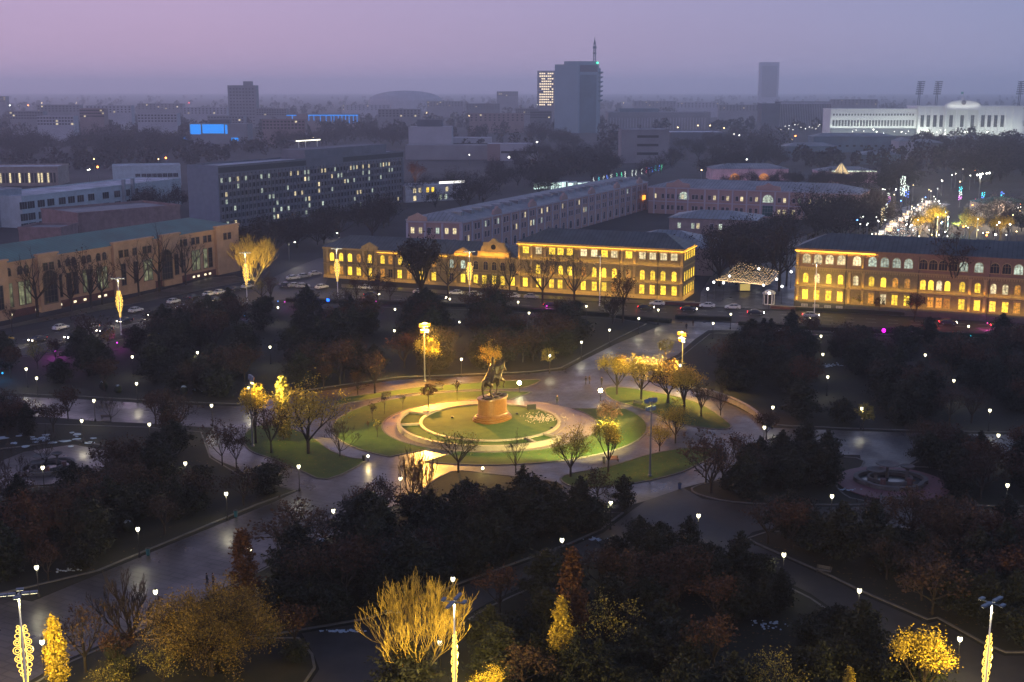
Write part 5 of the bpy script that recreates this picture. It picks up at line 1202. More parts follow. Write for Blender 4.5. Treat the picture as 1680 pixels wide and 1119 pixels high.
grove([(490, 915), (612, 862), (660, 846), (730, 838), (860, 845), (940, 850), (1005, 852), (975, 872), (931, 890), (860, 914), (750, 953), (653, 993), (600, 1010), (520, 1026), (450, 1010)], 60, (('pine', 6), ('bush', 3), ('rust', 2), ('brown', 1)), (5.5, 8), 'in the grove below the monument circle', .75, top=758)
grove([(660, 1115), (740, 1052), (820, 1006), (905, 962), (975, 932), (1040, 900), (1090, 900), (1220, 940), (1320, 992), (1370, 1030), (1425, 1062), (1480, 1100), (1500, 1180), (640, 1180)], 72, (('pine', 5), ('bush', 5), ('rust', 1), ('olive', 1)), (5, 7), 'in the grove along the bottom edge', .8, avoid=[(1230, 1005, 1300, 1040), (700, 960, 760, 1119)])
grove([(1150, 806), (1200, 790), (1235, 770), (1262, 756), (1400, 758), (1395, 775), (1368, 790), (1380, 816), (1240, 822), (1165, 812)], 24, (('pine', 6), ('bush', 3), ('brown', 1)), (5, 7.5), 'in the round grove by the red plaza', .8, avoid=[(1376, 700, 1500, 840)])
grove([(1240, 888), (1275, 880), (1480, 884), (1720, 888), (1720, 1060), (1660, 1064), (1616, 1050), (1538, 1008), (1522, 1010), (1417, 966), (1364, 940), (1316, 918)], 46, (('pine', 4), ('bush', 3), ('rust', 3), ('brown', 2)), (5.5, 8), 'in the thicket right of the lower path', .85, avoid=[(1380, 880, 1430, 910)])
grove([(1530, 756), (1720, 758), (1720, 828), (1555, 824), (1566, 800), (1566, 782)], 20, (('pine', 5), ('rust', 2), ('brown', 1)), (5.5, 8), 'right of the red fountain plaza', .85)
grove([(1500, 762), (1530, 756), (1540, 768)], 3, (('pine', 1), ('bush', 1)), (5.5, 7.5), 'at the path corner above the red plaza', .7)
grove([(225, 1058), (480, 1056), (500, 1080), (460, 1119), (300, 1160), (120, 1160)], 12, (('bush', 3), ('rust', 2), ('olive', 1)), (3.5, 5), 'under the golden elm', .8)
# fallen leaves on lawns, turf and path edges
def litter(name, polys, n, mat, z, size, seed):
    r = random.Random(seed); v, f = [], []
    for px in polys:
        ws = [(q.x, q.y) for q in px_poly(px)]; x0, x1, y0, y1 = min(q[0] for q in ws), max(q[0] for q in ws), min(q[1] for q in ws), max(q[1] for q in ws); c = 0
        hot = [(r.uniform(x0, x1), r.uniform(y0, y1)) for _ in range(14)]
        while c < n // len(polys):
            h_ = r.choice(hot); x, y = (r.gauss(h_[0], 3.5), r.gauss(h_[1], 3.5)) if r.random() < .6 else (r.uniform(x0, x1), r.uniform(y0, y1)); c += 1
            if not inside((x, y), ws): continue
            s_ = size * r.uniform(.5, 1.3); a = r.uniform(0, 6.28); o = len(v); zz_ = z + r.uniform(.01, .05)
            v += [(x + s_ * cos(a + k * pi / 2) * (1 if k % 2 else .6), y + s_ * sin(a + k * pi / 2) * (1 if k % 2 else .6), zz_ + r.uniform(-.008, .008)) for k in range(4)]; f.append((o, o + 1, o + 2, o + 3))
    mb = MB(); mb.v = v; mb.f = f; mb.m = [0] * len(f)
    return tag(mb.build(name, mat), 'fallen autumn leaves scattered over lawns and path edges', 'leaves', None, 'stuff')
m_lit = M('fallen_leaves', (.05, .026, .008), .9, island=(.15, .09, .02))
litter('fallen_leaves', [[(549, 712), (600, 668), (780, 645), (1060, 690), (1010, 742), (870, 768), (680, 757), (600, 740)], [(399, 720), (460, 700), (600, 757), (537, 787), (420, 745)], [(925, 781), (1110, 738), (1183, 741), (1045, 793)], [(992, 640), (1140, 660), (1198, 703), (1060, 674)]], 3600, m_lit, .13, .16, 3)
litter('fallen_leaves', [[(450, 930), (640, 838), (1020, 842), (931, 894), (653, 999), (430, 1044)], [(0, 700), (345, 752), (484, 806), (160, 937), (0, 975)], [(1228, 884), (1680, 877), (1680, 1070), (1417, 972)], [(640, 1119), (974, 920), (1100, 888), (1495, 1092)], [(0, 600), (470, 498), (1015, 524), (870, 610), (390, 663), (0, 645)], [(1165, 548), (1680, 563), (1680, 711), (1159, 644)]], 5200, m_lit, .12, .17, 4)
litter('fallen_leaves', [[(441, 927), (607, 849), (590, 840), (420, 915)], [(161, 943), (423, 835), (430, 845), (170, 955)], [(342, 740), (492, 805), (500, 795), (360, 735)], [(560, 640), (870, 614), (870, 622), (560, 650)]], 1300, m_lit, Z[0], .14, 5)
# clipped globes with caps of snow
gl = []
sm_, cm_ = MB(), MB(); sm_.sm = cm_.sm = True
sm_.ball((0, 0, .95), .95, 12, 8, sq=(1, 1, 1)); 
shr = sm_.mesh('shrub_globe', m_shrub)
cm_.lathe([(.80 * cos(a) + .01, .97 + .98 * sin(a)) for a in np.linspace(.55, pi / 2, 6)], 12, cap=False); capm = cm_.mesh('snow_cap', m_snow)
for v in list(shr.vertices) : v.co += Vector((R.gauss(0, .035), R.gauss(0, .035), R.gauss(0, .035)))
for u, v, s in ((471, 940, 1), (530, 906, 1), (583, 880, 1), (186, 1082, 1.1), (607, 850, .8), (489, 905, .9), (170, 640, 1), (194, 645, .9), (302, 648, 1), (210, 668 + 205, .9), (20, 700, 1), (1462, 662, 1)):
    t = thing('globe_shrub', None, 'shrub', P(u, v), R.uniform(0, 6), 'clipped globe shrubs', s); link('shrub_globe', shr, t)
    if (u, v) not in ((607, 850), (489, 905)): link('snow_cap', capm, t)
    gl.append(t)
zone_label(gl, [([(400, 840), (640, 840), (640, 960), (400, 960)], 'beside the broad boulevard edge'), ([(0, 600), (400, 600), (400, 665), (0, 665)], 'in the museum road grove')], 'clipped dark globe shrub', cat='shrub', group='clipped globe shrubs')
# trees of the city beyond, hazier with distance
FT = []
def far_zone(poly, n, hr, phrase, wide=(1, 1.4)):
    r = random.Random(int(poly[0][0] * 3 + poly[0][1])); ps = [P(*q) for q in poly]; ws = [(p.x, p.y) for p in ps]
    x0, x1, y0, y1 = min(p.x for p in ps), max(p.x for p in ps), min(p.y for p in ps), max(p.y for p in ps); out = []; tries = 0; pts = []
    while len(out) < n and tries < 6000:
        tries += 1; p = Vector((r.uniform(x0, x1), r.uniform(y0, y1), 0))
        if not inside(p, ws): continue
        h = r.uniform(*hr)
        if any(hypot(p.x - q.x, p.y - q.y) < h * .33 for q in pts): continue
        pts.append(p); me = r.choice(FAR); s = h / 13; w_ = s * r.uniform(*wide)
        out.append(link('bare_tree', me, None, p, r.uniform(0, 6), (w_, w_, s)))
    label_row(out, 'dusky bare tree ' + phrase + ', # there', 'tree', 'dusky trees ' + phrase)
far_zone([(385, 452), (420, 445), (480, 428), (560, 396), (660, 385), (640, 360), (380, 395)], 26, (9, 14), 'between the museum and the amber wing')
far_zone([(660, 332), (770, 312), (900, 280), (1000, 270), (1040, 284), (860, 330), (700, 352), (664, 350)], 30, (9, 14), 'behind the peach range')
far_zone([(770, 300), (850, 262), (1000, 252), (1010, 275), (850, 300), (780, 312)], 24, (10, 15), 'below the mast tower')
far_zone([(1060, 300), (1080, 268), (1260, 262), (1290, 280), (1160, 300)], 20, (10, 15), 'left of the pink festival hall')
far_zone([(1165, 308), (1165, 300), (1450, 303), (1450, 313)], 26, (7, 11), 'before the pink festival walls')
far_zone([(1170, 475), (1160, 430), (1300, 400), (1305, 440), (1262, 470)], 14, (11, 15), 'over the pedestrian street')
far_zone([(1180, 432), (1240, 405), (1310, 385), (1440, 370), (1440, 392), (1310, 402)], 16, (9, 13), 'behind the courthouse roof')
far_zone([(1320, 352), (1440, 340), (1470, 330), (1440, 385), (1330, 385)], 20, (10, 15), 'in the dark clump before the peach front')
far_zone([(1590, 395), (1700, 385), (1700, 362), (1600, 362)], 12, (8, 12), 'before the green roofed pavilion')
far_zone([(0, 268), (120, 266), (240, 270), (300, 256), (300, 238), (0, 236)], 40, (14, 20), 'in the big dusky mass at left', (1.2, 1.7))
far_zone([(215, 345), (300, 318), (300, 345), (250, 362)], 7, (10, 14), 'before the panel building')
far_zone([(1500, 310), (1560, 285), (1700, 262), (1700, 300), (1600, 312)], 22, (14, 20), 'right of the festival street', (1.2, 1.7))
far_zone([(1440, 330), (1470, 300), (1500, 290), (1480, 325)], 8, (12, 16), 'left of the festival street')
far_zone([(430, 250), (480, 232), (640, 228), (660, 240), (560, 244)], 22, (12, 18), 'behind the office slab', (1.1, 1.6))
far_zone([(870, 236), (910, 232), (960, 236), (950, 246), (880, 246)], 7, (14, 18), 'at the mast tower foot', (1.1, 1.5))
far_zone([(1090, 246), (1200, 238), (1290, 240), (1290, 262), (1110, 262)], 16, (12, 17), 'right of the grey archive', (1.1, 1.6))
for u, vb, vt, l in ((1525, 402, 356, 'dark bare tree in silhouette before the golden lit tree'), (1545, 400, 362, 'second dark bare tree before the golden lit tree')): tp('street', u, vb, vt, l, vi=1, wide=1.3)
tp('street', 1488, 398, 320, 'leaning bare tree against the festival lights', vi=1, wide=.8)
for u, vb, vt, l in ((1532, 388, 338, 'golden floodlit bare tree in the festival street'), (1508, 392, 352, 'smaller golden floodlit bush left of it in the festival street'), (1590, 392, 350, 'added dim golden tree beside the red column in the festival park'), (1640, 396, 356, 'added dim golden tree before the green roofed pavilion')):
    t = tp('gold', u, vb, vt, l, wide=1.4); p = t.location
    spot('tree_lamp', None, (p.x - 1, p.y - 9, 1), (p.x, p.y, 7), 60000 if u < 1560 else 16000, (1, .70, .25), 80)  # the two dim trees and their lamps are added for warm glow
# far-off woods: one mass of crowns nobody could count
mb_v, mb_f = [], []
gr = np.random.default_rng(5); cen = []
for i in range(900):
    u = gr.uniform(-60, 1740); v = 152 + 66 * gr.random() ** 1.25
    if u < 320 or 430 < u < 700 or u > 1480: v = 150 + 78 * gr.random() ** 1.1
    p = P(u, max(v, 163)); p.y = min(p.y, gr.uniform(3200, 9500)); p.x = at_depth(u, p.y, v)
    if abs(u - 946) < 46 and p.y < 1760: continue
    if 1340 < u < 1690 and 1500 < p.y < 1680: continue
    if p.y < 1000: continue
    hh = gr.uniform(11, 19) * (1.25 if p.y > 2500 else 1); ww = hh * gr.uniform(.5, .9)
    k = 60
    d = gr.normal(size=(k, 3)); d /= np.linalg.norm(d, axis=1)[:, None]; d *= gr.uniform(.3, 1, size=(k, 1)) ** .5
    cen.append(np.array([p.x, p.y, hh * .58]) + d * np.array([ww * .6, ww * .6, hh * .45]))
def wood(poly, n, hr):
    ps = [P(*q) for q in poly]; ws = [(p.x, p.y) for p in ps]; r = random.Random(int(poly[0][0] + 7 * poly[0][1])); c = 0
    while c < n:
        x, y = r.uniform(min(q[0] for q in ws), max(q[0] for q in ws)), r.uniform(min(q[1] for q in ws), max(q[1] for q in ws))
        if not inside((x, y), ws): continue
        c += 1; hh = r.uniform(*hr); ww = hh * r.uniform(.45, .8); k = 110
        d = gr.normal(size=(k, 3)); d /= np.linalg.norm(d, axis=1)[:, None]; d *= gr.uniform(.35, 1, size=(k, 1)) ** .5
        cen2.append(np.array([x, y, hh * .52]) + d * np.array([ww * .6, ww * .6, hh * .5]))
cen2 = []
wood([(-40, 266), (320, 252), (320, 205), (-40, 196)], 170, (13, 21)); wood([(-40, 290), (110, 286), (300, 274), (470, 252), (470, 240), (300, 248), (-40, 264)], 80, (9, 14)); wood([(420, 246), (690, 232), (690, 200), (420, 200)], 95, (13, 20)); wood([(740, 262), (905, 250), (900, 205), (740, 208)], 50, (12, 18))
wood([(990, 262), (1020, 240), (1010, 222), (985, 225)], 10, (12, 18)); wood([(1190, 262), (1290, 262), (1290, 220), (1190, 224)], 34, (12, 18)); wood([(1480, 300), (1720, 280), (1720, 238), (1500, 240)], 100, (14, 21)); wood([(1300, 284), (1480, 276), (1480, 262), (1300, 262)], 30, (10, 15))
wood([(860, 300), (1010, 288), (1000, 262), (900, 268)], 34, (11, 15))
cen = np.concatenate(cen)
o = link('dusky_woods', leaf_mesh('dusky_woods', np.concatenate(cen2).tolist(), 2.6, m_farleaf, random.Random(3))); tag(o, 'dusky masses of bare city trees between the far buildings', 'woods', None, 'stuff')
o = link('distant_woods', leaf_mesh('distant_woods', cen.tolist(), 5.0, m_farleaf, random.Random(2))); tag(o, 'far off woods of bare trees melting into the haze', 'woods', None, 'stuff')

# ------------------------------------------------------------------ monument circle
mw = thing('circle_wall', 'low pale stone planter wall ringing the statue lawn', 'wall', C0)
def cpt(r, a): return Vector((r * cos(radians(a)), r * sin(radians(a)), 0))
inn = [cpt(12.6, a) for a in np.linspace(0, 355, 72)]
MB().strip(inn, .55, 0, .75, True).build('inner_wall', m_wallstone, mw)
out = [cpt(16.6, a) for a in np.linspace(158, 318, 50)]
MB().strip(out, .6, 0, .95).build('outer_wall', m_wallstone, mw)
for a in (158, 190, 300, 318): MB().strip([cpt(12.9, a), cpt(16.25, a)], .5, 0, .9).build('spoke_wall', m_wallstone, mw)
pl = [C0 + cpt(12.95, a) for a in np.linspace(158.8, 317.2, 50)] + [C0 + cpt(16.2, a) for a in np.linspace(317.2, 158.8, 50)]
tag(MB().prism(pl, 0, .55).build('planter_lawn', m_grass), kind='structure')
tag(MB().prism([C0 + p * .975 for p in inn], 0, .5).build('inner_lawn', m_grass), kind='structure')
sm = MB()
for rr, z in ((18.4, .12), (16.9, .24), (15.4, .36), (13.9, .48)):
    a0, a1 = np.linspace(-40, 62, 40), np.linspace(62, -40, 40)
    sm.prism([C0 + cpt(rr, a) for a in a0] + [C0 + cpt(12.95, a) for a in a1], 0, z)
struct('circle_steps', sm, m_pink)
# pedestal
PA = radians(50); PC = C0 + Vector((.4, 2.0, .5))
def oval(a, b, n=40, e=2.5): return [(a * math.copysign(abs(cos(t)) ** (2 / e), cos(t)), b * math.copysign(abs(sin(t)) ** (2 / e), sin(t))) for t in np.linspace(0, 2 * pi, n, endpoint=False)]
def ov_loft(prof, e=2.6, n=40):
    mb = MB(); o = []
    for a, b, z in prof: o += [(x, y, z) for x, y in oval(a, b, n, e)]
    fs = [(i * n + k, i * n + (k + 1) % n, (i + 1) * n + (k + 1) % n, (i + 1) * n + k) for i in range(len(prof) - 1) for k in range(n)]
    fs.append(tuple((len(prof) - 1) * n + k for k in range(n)))
    return mb.add(o, fs)
m_ped = M('polished_granite', (.125, .052, .014), .38, 2.0, var=.25)
pd = thing('statue_pedestal', 'tall oval granite pedestal glowing orange in the middle of the circle', 'pedestal', PC, PA, None, (1, 1, .88))
ov_loft([(3.9, 2.9, 0), (3.9, 2.9, .35), (3.75, 2.75, .352), (3.75, 2.75, .7)]).build('step_base', m_ped, pd)
ov_loft([(3.5, 2.5, .702), (3.5, 2.5, .95), (3.3, 2.25, 1.15), (3.15, 2.1, 1.4)]).build('base_moulding', m_ped, pd)
ov_loft([(3.05, 2.0, 1.402), (2.97, 1.92, 4.4)]).build('body', m_ped, pd)
ov_loft([(3.1, 2.05, 4.402), (3.2, 2.15, 4.6), (3.15, 2.1, 4.8), (2.9, 1.85, 4.802)]).build('cornice', m_ped, pd)
rk = MB(); rk.sm = True; rr_ = random.Random(4)
for _ in range(26):
    x, y = rr_.uniform(-2.3, 2.4), rr_.uniform(-1.2, 1.2); rk.ball((x, y, 4.78), rr_.uniform(.35, .75) + max(0, x - 1.6) * .35, 7, 5, sq=(1.2, 1, .55))
rk.build('rock_top', m_bronze, pd)
# equestrian statue: each figure one skin grown from a chain of tapering limbs
def blob(chains, vox, name, mats, smooth=4, post=None):
    mb = MB()
    for ch in chains:
        for (a, ra), (b, rb_) in zip(ch, ch[1:]):
            a, b = Vector(a), Vector(b); n = max(2, int((b - a).length / max(.008, min(ra, rb_) * .45)))
            for i in range(n + 1): t = i / n; mb.ball(a.lerp(b, t), ra + (rb_ - ra) * t, 8, 6)
    me = mb.mesh('tmp', []); o = bpy.data.objects.new('tmp', me); col.objects.link(o)
    m = o.modifiers.new('r', 'REMESH'); m.mode = 'VOXEL'; m.voxel_size = vox
    s = o.modifiers.new('s', 'SMOOTH'); s.iterations = smooth; s.factor = .5
    dg = bpy.context.evaluated_depsgraph_get(); me2 = bpy.data.meshes.new_from_object(o.evaluated_get(dg)); me2.name = name
    bpy.data.objects.remove(o); bpy.data.meshes.remove(me)
    me2.materials.clear()
    for q in (mats if isinstance(mats, list) else [mats]): me2.materials.append(q)
    me2.polygons.foreach_set('use_smooth', [True] * len(me2.polygons))
    if post:
        for p in me2.polygons: p.material_index = post(p.center)
    return me2
S = 2.4
stt = thing('equestrian_statue', 'bronze horseman with outstretched arm on a stepping horse, on the granite pedestal', 'statue', PC + Vector((0, 0, 4.27)), PA, None, S)
horse = [
    [((-.62, 0, 1.28), .31), ((-.2, 0, 1.27), .33), ((.25, 0, 1.34), .32), ((.72, 0, 1.45), .30)],
    [((.72, 0, 1.50), .27), ((.98, 0, 1.85), .20), ((1.14, 0, 2.12), .15), ((1.30, 0, 2.15), .13), ((1.50, 0, 1.92), .10), ((1.60, 0, 1.78), .075)],
    [((1.14, .07, 2.2), .05), ((1.12, .09, 2.36), .02)], [((1.14, -.07, 2.2), .05), ((1.12, -.09, 2.36), .02)],
    [((.86, 0, 1.95), .10), ((1.02, 0, 2.18), .09), ((1.12, 0, 2.28), .06)],
    [((.68, .17, 1.25), .17), ((.74, .18, .92), .10), ((.76, .18, .62), .075), ((.74, .18, .2), .055), ((.80, .18, .05), .08)],
    [((.72, -.17, 1.28), .17), ((1.12, -.18, 1.10), .10), ((1.22, -.18, 1.02), .075), ((1.08, -.18, .66), .055), ((1.12, -.18, .58), .075)],
    [((-.66, .17, 1.22), .24), ((-.52, .2, .86), .15), ((-.88, .2, .58), .085), ((-.84, .2, .22), .06), ((-.74, .2, .05), .085)],
    [((-.66, -.17, 1.22), .24), ((-.30, -.2, .90), .15), ((-.50, -.2, .55), .085), ((-.36, -.2, .22), .06), ((-.26, -.2, .05), .085)],
    [((-.86, 0, 1.42), .07), ((-1.05, 0, 1.3), .09), ((-1.16, 0, .95), .10), ((-1.14, 0, .5), .05)]]
rider = [
    [((-.02, 0, 1.66), .20), ((0, 0, 1.9), .19), ((.02, 0, 2.12), .21), ((.03, 0, 2.24), .17), ((.05, 0, 2.36), .075), ((.06, 0, 2.46), .085)],
    [((.06, 0, 2.52), .115), ((.07, 0, 2.58), .12)], [((.14, 0, 2.46), .06), ((.15, 0, 2.36), .05)], [((.06, 0, 2.66), .12), ((.06, 0, 2.74), .07), ((.06, 0, 2.82), .02)],
    [((.03, -.22, 2.2), .10), ((.32, -.34, 2.24), .075), ((.62, -.40, 2.36), .055), ((.72, -.42, 2.41), .045)],
    [((.72, -.42, 2.41), .045), ((.80, -.43, 2.45), .045)], [((.80, -.40, 2.46), .016), ((.92, -.41, 2.53), .012)], [((.80, -.425, 2.46), .016), ((.94, -.435, 2.53), .012)], [((.80, -.45, 2.45), .016), ((.93, -.465, 2.52), .012)], [((.79, -.47, 2.44), .015), ((.89, -.49, 2.49), .011)], [((.76, -.38, 2.45), .016), ((.80, -.35, 2.51), .012)],
    [((.03, .22, 2.18), .10), ((.12, .34, 1.92), .075), ((.40, .18, 1.82), .055), ((.48, .12, 1.83), .05)],
    [((0, .16, 1.62), .15), ((.30, .34, 1.42), .12), ((.22, .37, 1.05), .08), ((.16, .37, .86), .06), ((.34, .37, .80), .045)],
    [((0, -.16, 1.62), .15), ((.30, -.34, 1.42), .12), ((.22, -.37, 1.05), .08), ((.16, -.37, .86), .06), ((.34, -.37, .80), .045)]]
link('horse', blob(horse, .035, 'horse', m_bronze), stt)
K_ = 1.22
rider = [[((x * K_, y * 1.1, 1.62 + (z - 1.62) * (K_ if z > 1.62 else 1)), r_ * 1.12) for (x, y, z), r_ in ch] for ch in rider]
link('rider', blob(rider, .025, 'rider', m_bronze), stt)
ck = MB(); ck.sm = True; gx = []
for i in range(9):
    for j in range(9):
        s, t = i / 8, j / 8
        x = .12 - .5 * t - .16 * t * t; y = (s - .5) * (.5 + .55 * t) ; z = 2.42 - 1.2 * t + .08 * sin(s * 9 + t * 3)
        gx.append((x + .05 * sin(s * 12), y, z))
ck.add(gx, [(i * 9 + j, i * 9 + j + 1, (i + 1) * 9 + j + 1, (i + 1) * 9 + j) for i in range(8) for j in range(8)])
gx = []
for i in range(8):
    for j in range(6):
        s, t = i / 7, j / 5
        gx.append((.05 + .85 * s, -.26 - .2 * s + .05 * sin(s * 11 + t * 2), 2.36 + .24 * s - t * (.80 - .35 * s)))
ck.add(gx, [(i * 6 + j, i * 6 + j + 1, (i + 1) * 6 + j + 1, (i + 1) * 6 + j) for i in range(7) for j in range(5)])
cko = ck.build('cloak', m_bronze, stt); md = cko.modifiers.new('thick', 'SOLIDIFY'); md.thickness = .03
MB().tube([(1.52, .08, 1.9), (1.0, .16, 1.88), (.48, .12, 1.84)], .014, 5).tube([(1.52, -.08, 1.9), (1.0, -.16, 1.88), (.48, .12, 1.84)], .014, 5).build('reins', m_bronze, stt)
sd = MB(); sd.sm = True
sd.ball((-.02, 0, 1.52), .36, 12, 8, sq=(1.05, 1.02, .5)).build('saddle', m_bronze, stt)
# flower bed and information board beside the pedestal
fb = MB(); fr_ = random.Random(8)
for _ in range(260):
    q = P(893 + fr_.gauss(0, 15), 690 + fr_.gauss(0, 3.6)); fb.ball((q.x, q.y, .53), fr_.uniform(.06, .13), 5, 4)
tag(fb.build('pebble_bed', M('pale_pebbles', (.38, .30, .26), .9, 3)), 'bed of pale pebbles on the lawn right of the pedestal', 'pebbles', None, 'stuff')
ib = thing('information_board', 'dark back of a low board at the right of the pedestal lawn', 'board', P(872, 679) + Vector((0, 0, .5)), .15)
MB().box(-.85, .85, -.06, .06, .35, 1.35).build('panel', m_black, ib)
for x in (-.6, .6): MB().box(x - .06, x + .06, -.05, .05, 0, .348).build('leg', m_black, ib)
# curved low wall at right
cw = [P(u, v) for u, v in ((1150, 645), (1185, 655), (1215, 668), (1240, 684), (1254, 700))]
t = thing('curved_wall', 'long low curved retaining wall catching yellow light at right of the ring road', 'wall', cw[0])
MB().strip([p - cw[0] for p in cr(cw, 5)], .5, 0, 1.0).build('wall', m_wallstone, t); MB().strip([p - cw[0] for p in cr(cw, 5)], .7, 1.003, 1.12).build('coping', m_wallstone, t)
t = thing('curved_wall', 'short pale retaining wall beside the round grove path', 'wall', P(1228, 762)); q = [P(u, v) - P(1228, 762) for u, v in ((1228, 762), (1240, 754), (1250, 742))]
MB().strip(q, .4, 0, .8).build('wall', m_wallstone, t)
# hedges and planters along the road
for pts, lab in (([(1012, 522), (1100, 530)], 'dark clipped hedge bed left of the wide entrance from the road'), ([(1108, 522.5), (1200, 526)], 'dark clipped hedge dividing the road from the wide entrance'), ([(1212, 533), (1330, 541), (1680, 556)], 'long dark hedge along the road right of the wide entrance'), ([(470, 494.5), (560, 497), (760, 503), (1000, 519)], 'long low hedge between the road and the grove behind the statue'), ([(1305, 509), (1680, 527)], 'low hedge under the courthouse windows')):
    a = P(*pts[0]); hb_ = MB().strip([P(*p) - a for p in pts], 1.6, 0, .95)
    for k, v in enumerate(hb_.v): hb_.v[k] = (v[0], v[1], v[2] * R.uniform(.9, 1.1))
    o = hb_.build('hedge', m_hedge, None, a); tag(o, lab, 'hedge', 'clipped hedges by the road')
t = thing('planter_wall', 'long red granite planter wall in front of the three storey amber block', 'wall', P(1066, 499))
q = [P(u, v) - P(1066, 499) for u, v in ((1066, 498), (1150, 502))]; MB().strip(q, .8, 0, .8).build('wall', m_tanp, t); MB().strip(q, 1.0, .803, .95).build('coping', m_wallstone, t)
t = thing('planter_wall', 'long red granite planter wall at the corner of the courthouse', 'wall', P(1264, 507))
q = [P(u, v) - P(1264, 507) for u, v in ((1264, 506), (1350, 510.5))]; MB().strip(q, .8, 0, .8).build('wall', m_tanp, t); MB().strip(q, 1.0, .803, .95).build('coping', m_wallstone, t)
t = thing('retaining_wall', 'pale low wall with two light copings above the thicket by the lower path', 'wall', P(1383, 872))
for u0, u1 in ((1383, 1412), (1478, 1508)):
    q = [P(u0, 872) - P(1383, 872), P(u1, 875) - P(1383, 872)]; MB().strip(q, .5, 0, .7).build('wall', m_wallstone, t)
# fountains of the two round plazas: petal basins and dishes on stems
def fountain(c, label, k=1.0, rz=0):
    t = thing('fountain', label, 'fountain', c, rz, None, k)
    bs = []
    for a in np.linspace(0, 2 * pi, 72, endpoint=False):
        r_ = 4.7 + .75 * abs(sin(a * 1.5 + .8)) ** .7; bs.append((r_ * cos(a), r_ * sin(a) * .82))
    MB().strip(bs, .7, .1, .72, True).build('basin_rim', m_kerb, t)
    MB().prism([(x * .93, y * .93) for x, y in bs], .1, .22).build('basin_floor', M('wet_basin', (.02, .025, .028), .25), t)
    MB().strip([(x * .62, y * .62 + .4) for x, y in bs], .35, .22, .75, True).build('inner_rim', m_kerb, t)
    for x, y, z, rd in ((-.2, 1.6, 2.3, 1.8), (-2.4, .2, 1.8, 1.5), (2.6, .7, 2.2, 1.1)):
        pr = [(.28, .2), (.22, z - .4), (rd * .55, z - .12), (rd, z + .12), (rd, z + .26), (rd * .9, z + .26), (rd * .5, z + .05), (.1, z)]
        d = MB(); d.sm = False; d.lathe(pr, 24, (x, y), cap=False); dd_ = d.build('dish', m_kerb, t)
    for x, y in ((-2.0, -2.3), (2.2, -1.9)): MB().lathe([(.5, .2), (.42, 1.2), (.5, 1.3)], 12, (x, y)).build('stub_column', M('red_granite', (.12, .06, .055), .6), t)
fountain(Vector((FC.x, FC.y + .6, .1)), 'empty stone fountain of three dishes in a petal basin on red paving')
fountain(Vector((FC2.x, FC2.y, .1)), 'small dark stone fountain of dishes in the left grove', .82, 1.0)
# benches, bins, sign posts
def bench(u, v, rz, label, mat, bk=True):
    t = thing('park_bench', label, 'bench', P(u, v) + Vector((0, 0, .03)), rz, 'park benches')
    s = MB()
    for k in range(4): s.box(-.95, .95, -.25 + k * .13, -.15 + k * .13, .42, .46)
    s.build('seat', mat, t)
    if bk:
        s = MB()
        for k in range(3): s.box(-.95, .95, .27 + k * .03, .31 + k * .03, .52 + k * .14, .63 + k * .14)
        s.build('backrest', mat, t)
    for x in (-.8, .8): MB().box(x - .05, x + .05, -.26, -.2, 0, .415).box(x - .05, x + .05, .24, .3, 0, .9).box(x - .05, x + .05, -.198, .238, .36, .415).build('leg', m_black, t)
m_wood = M('red_wood', (.16, .055, .035), .6, 3); m_dwood = M('dark_wood', (.05, .035, .03), .7, 3)
bench(1006, 758, .25, 'red wooden bench by the path at lower right of the ring', m_wood)
bench(1046, 665, -.5, 'pale bench at the left tip of the right island lawn', m_kerb)
bench(720, 639, .1, 'pale bench on the path up left behind the circle', m_kerb)
bench(60, 681, pi - .05, 'dark bench on the left wide path by the photo edge', m_dwood)
bench(175, 688, pi - .05, 'dark bench on the left wide path near the bare tree', m_dwood)
bench(1351, 941, -.5, 'long pale bench on the lower path below the thicket', m_kerb)
bench(634, 652, .25, 'dark bench with people gear on the lawn strip behind the ring', m_dwood)
bench(549, 862, .55, 'dark bench beside the boulevard lantern', m_dwood)
def bin_(u, v, label, mat):
    t = thing('litter_bin', label, 'bin', P(u, v) + Vector((0, 0, .03)), 0, 'litter bins')
    MB().lathe([(.24, .1), (.30, .9), (.30, 1.0)], 10).build('bin', mat, t); MB().lathe([(.32, 1.003), (.1, 1.12)], 10).build('lid', m_black, t); MB().lathe([(.18, 0), (.18, .098)], 8).build('foot', m_black, t)
m_tealp = M('teal_paint', (.02, .10, .12), .5)
bin_(243, 912, 'teal litter bin on the boulevard edge', m_tealp); bin_(1115, 803, 'blue litter bin at the tip of the round grove', M('blue_paint', (.03, .06, .14), .5)); bin_(991, 760, 'pale litter bin beside the red bench', m_kerb); bin_(387, 849, 'green litter bin by the boulevard glint', m_tealp); bin_(597, 757, 'dark bin by the bright ground lamp at the ring path', m_black)
t = thing('kiosk', 'small white columned octagonal kiosk at the mouth of the pedestrian street', 'kiosk', P(1261, 499)); 
MB().lathe([(1.35, 0), (1.35, 2.9)], 8).build('glazed_wall', m_glassd, t)
for k in range(8): a = pi / 8 + k * pi / 4; MB().box(-.14, .14, -.14, .14, 0, 3.0).build('post', m_white, t, (1.5 * cos(a), 1.5 * sin(a), 0), a)
MB().lathe([(1.9, 3.003), (1.9, 3.35), (1.2, 3.8), (.3, 4.2)], 8).build('roof', m_white, t); MB().lathe([(1.7, 0), (1.7, .25)], 8).build('plinth', m_white, t)
t = thing('lit_stall', 'yellowish lit box stall beneath the string light canopy', 'stall', P(1221, 478)); MB().box(-1.7, 1.7, -1, 1, .1, 2.6).build('box', m_kerb, t); MB().box(-1.5, 1.5, -1.06, -1.003, .4, 2.4).build('lit_front', glow('stall_front', (1, .72, .2), .55), t)

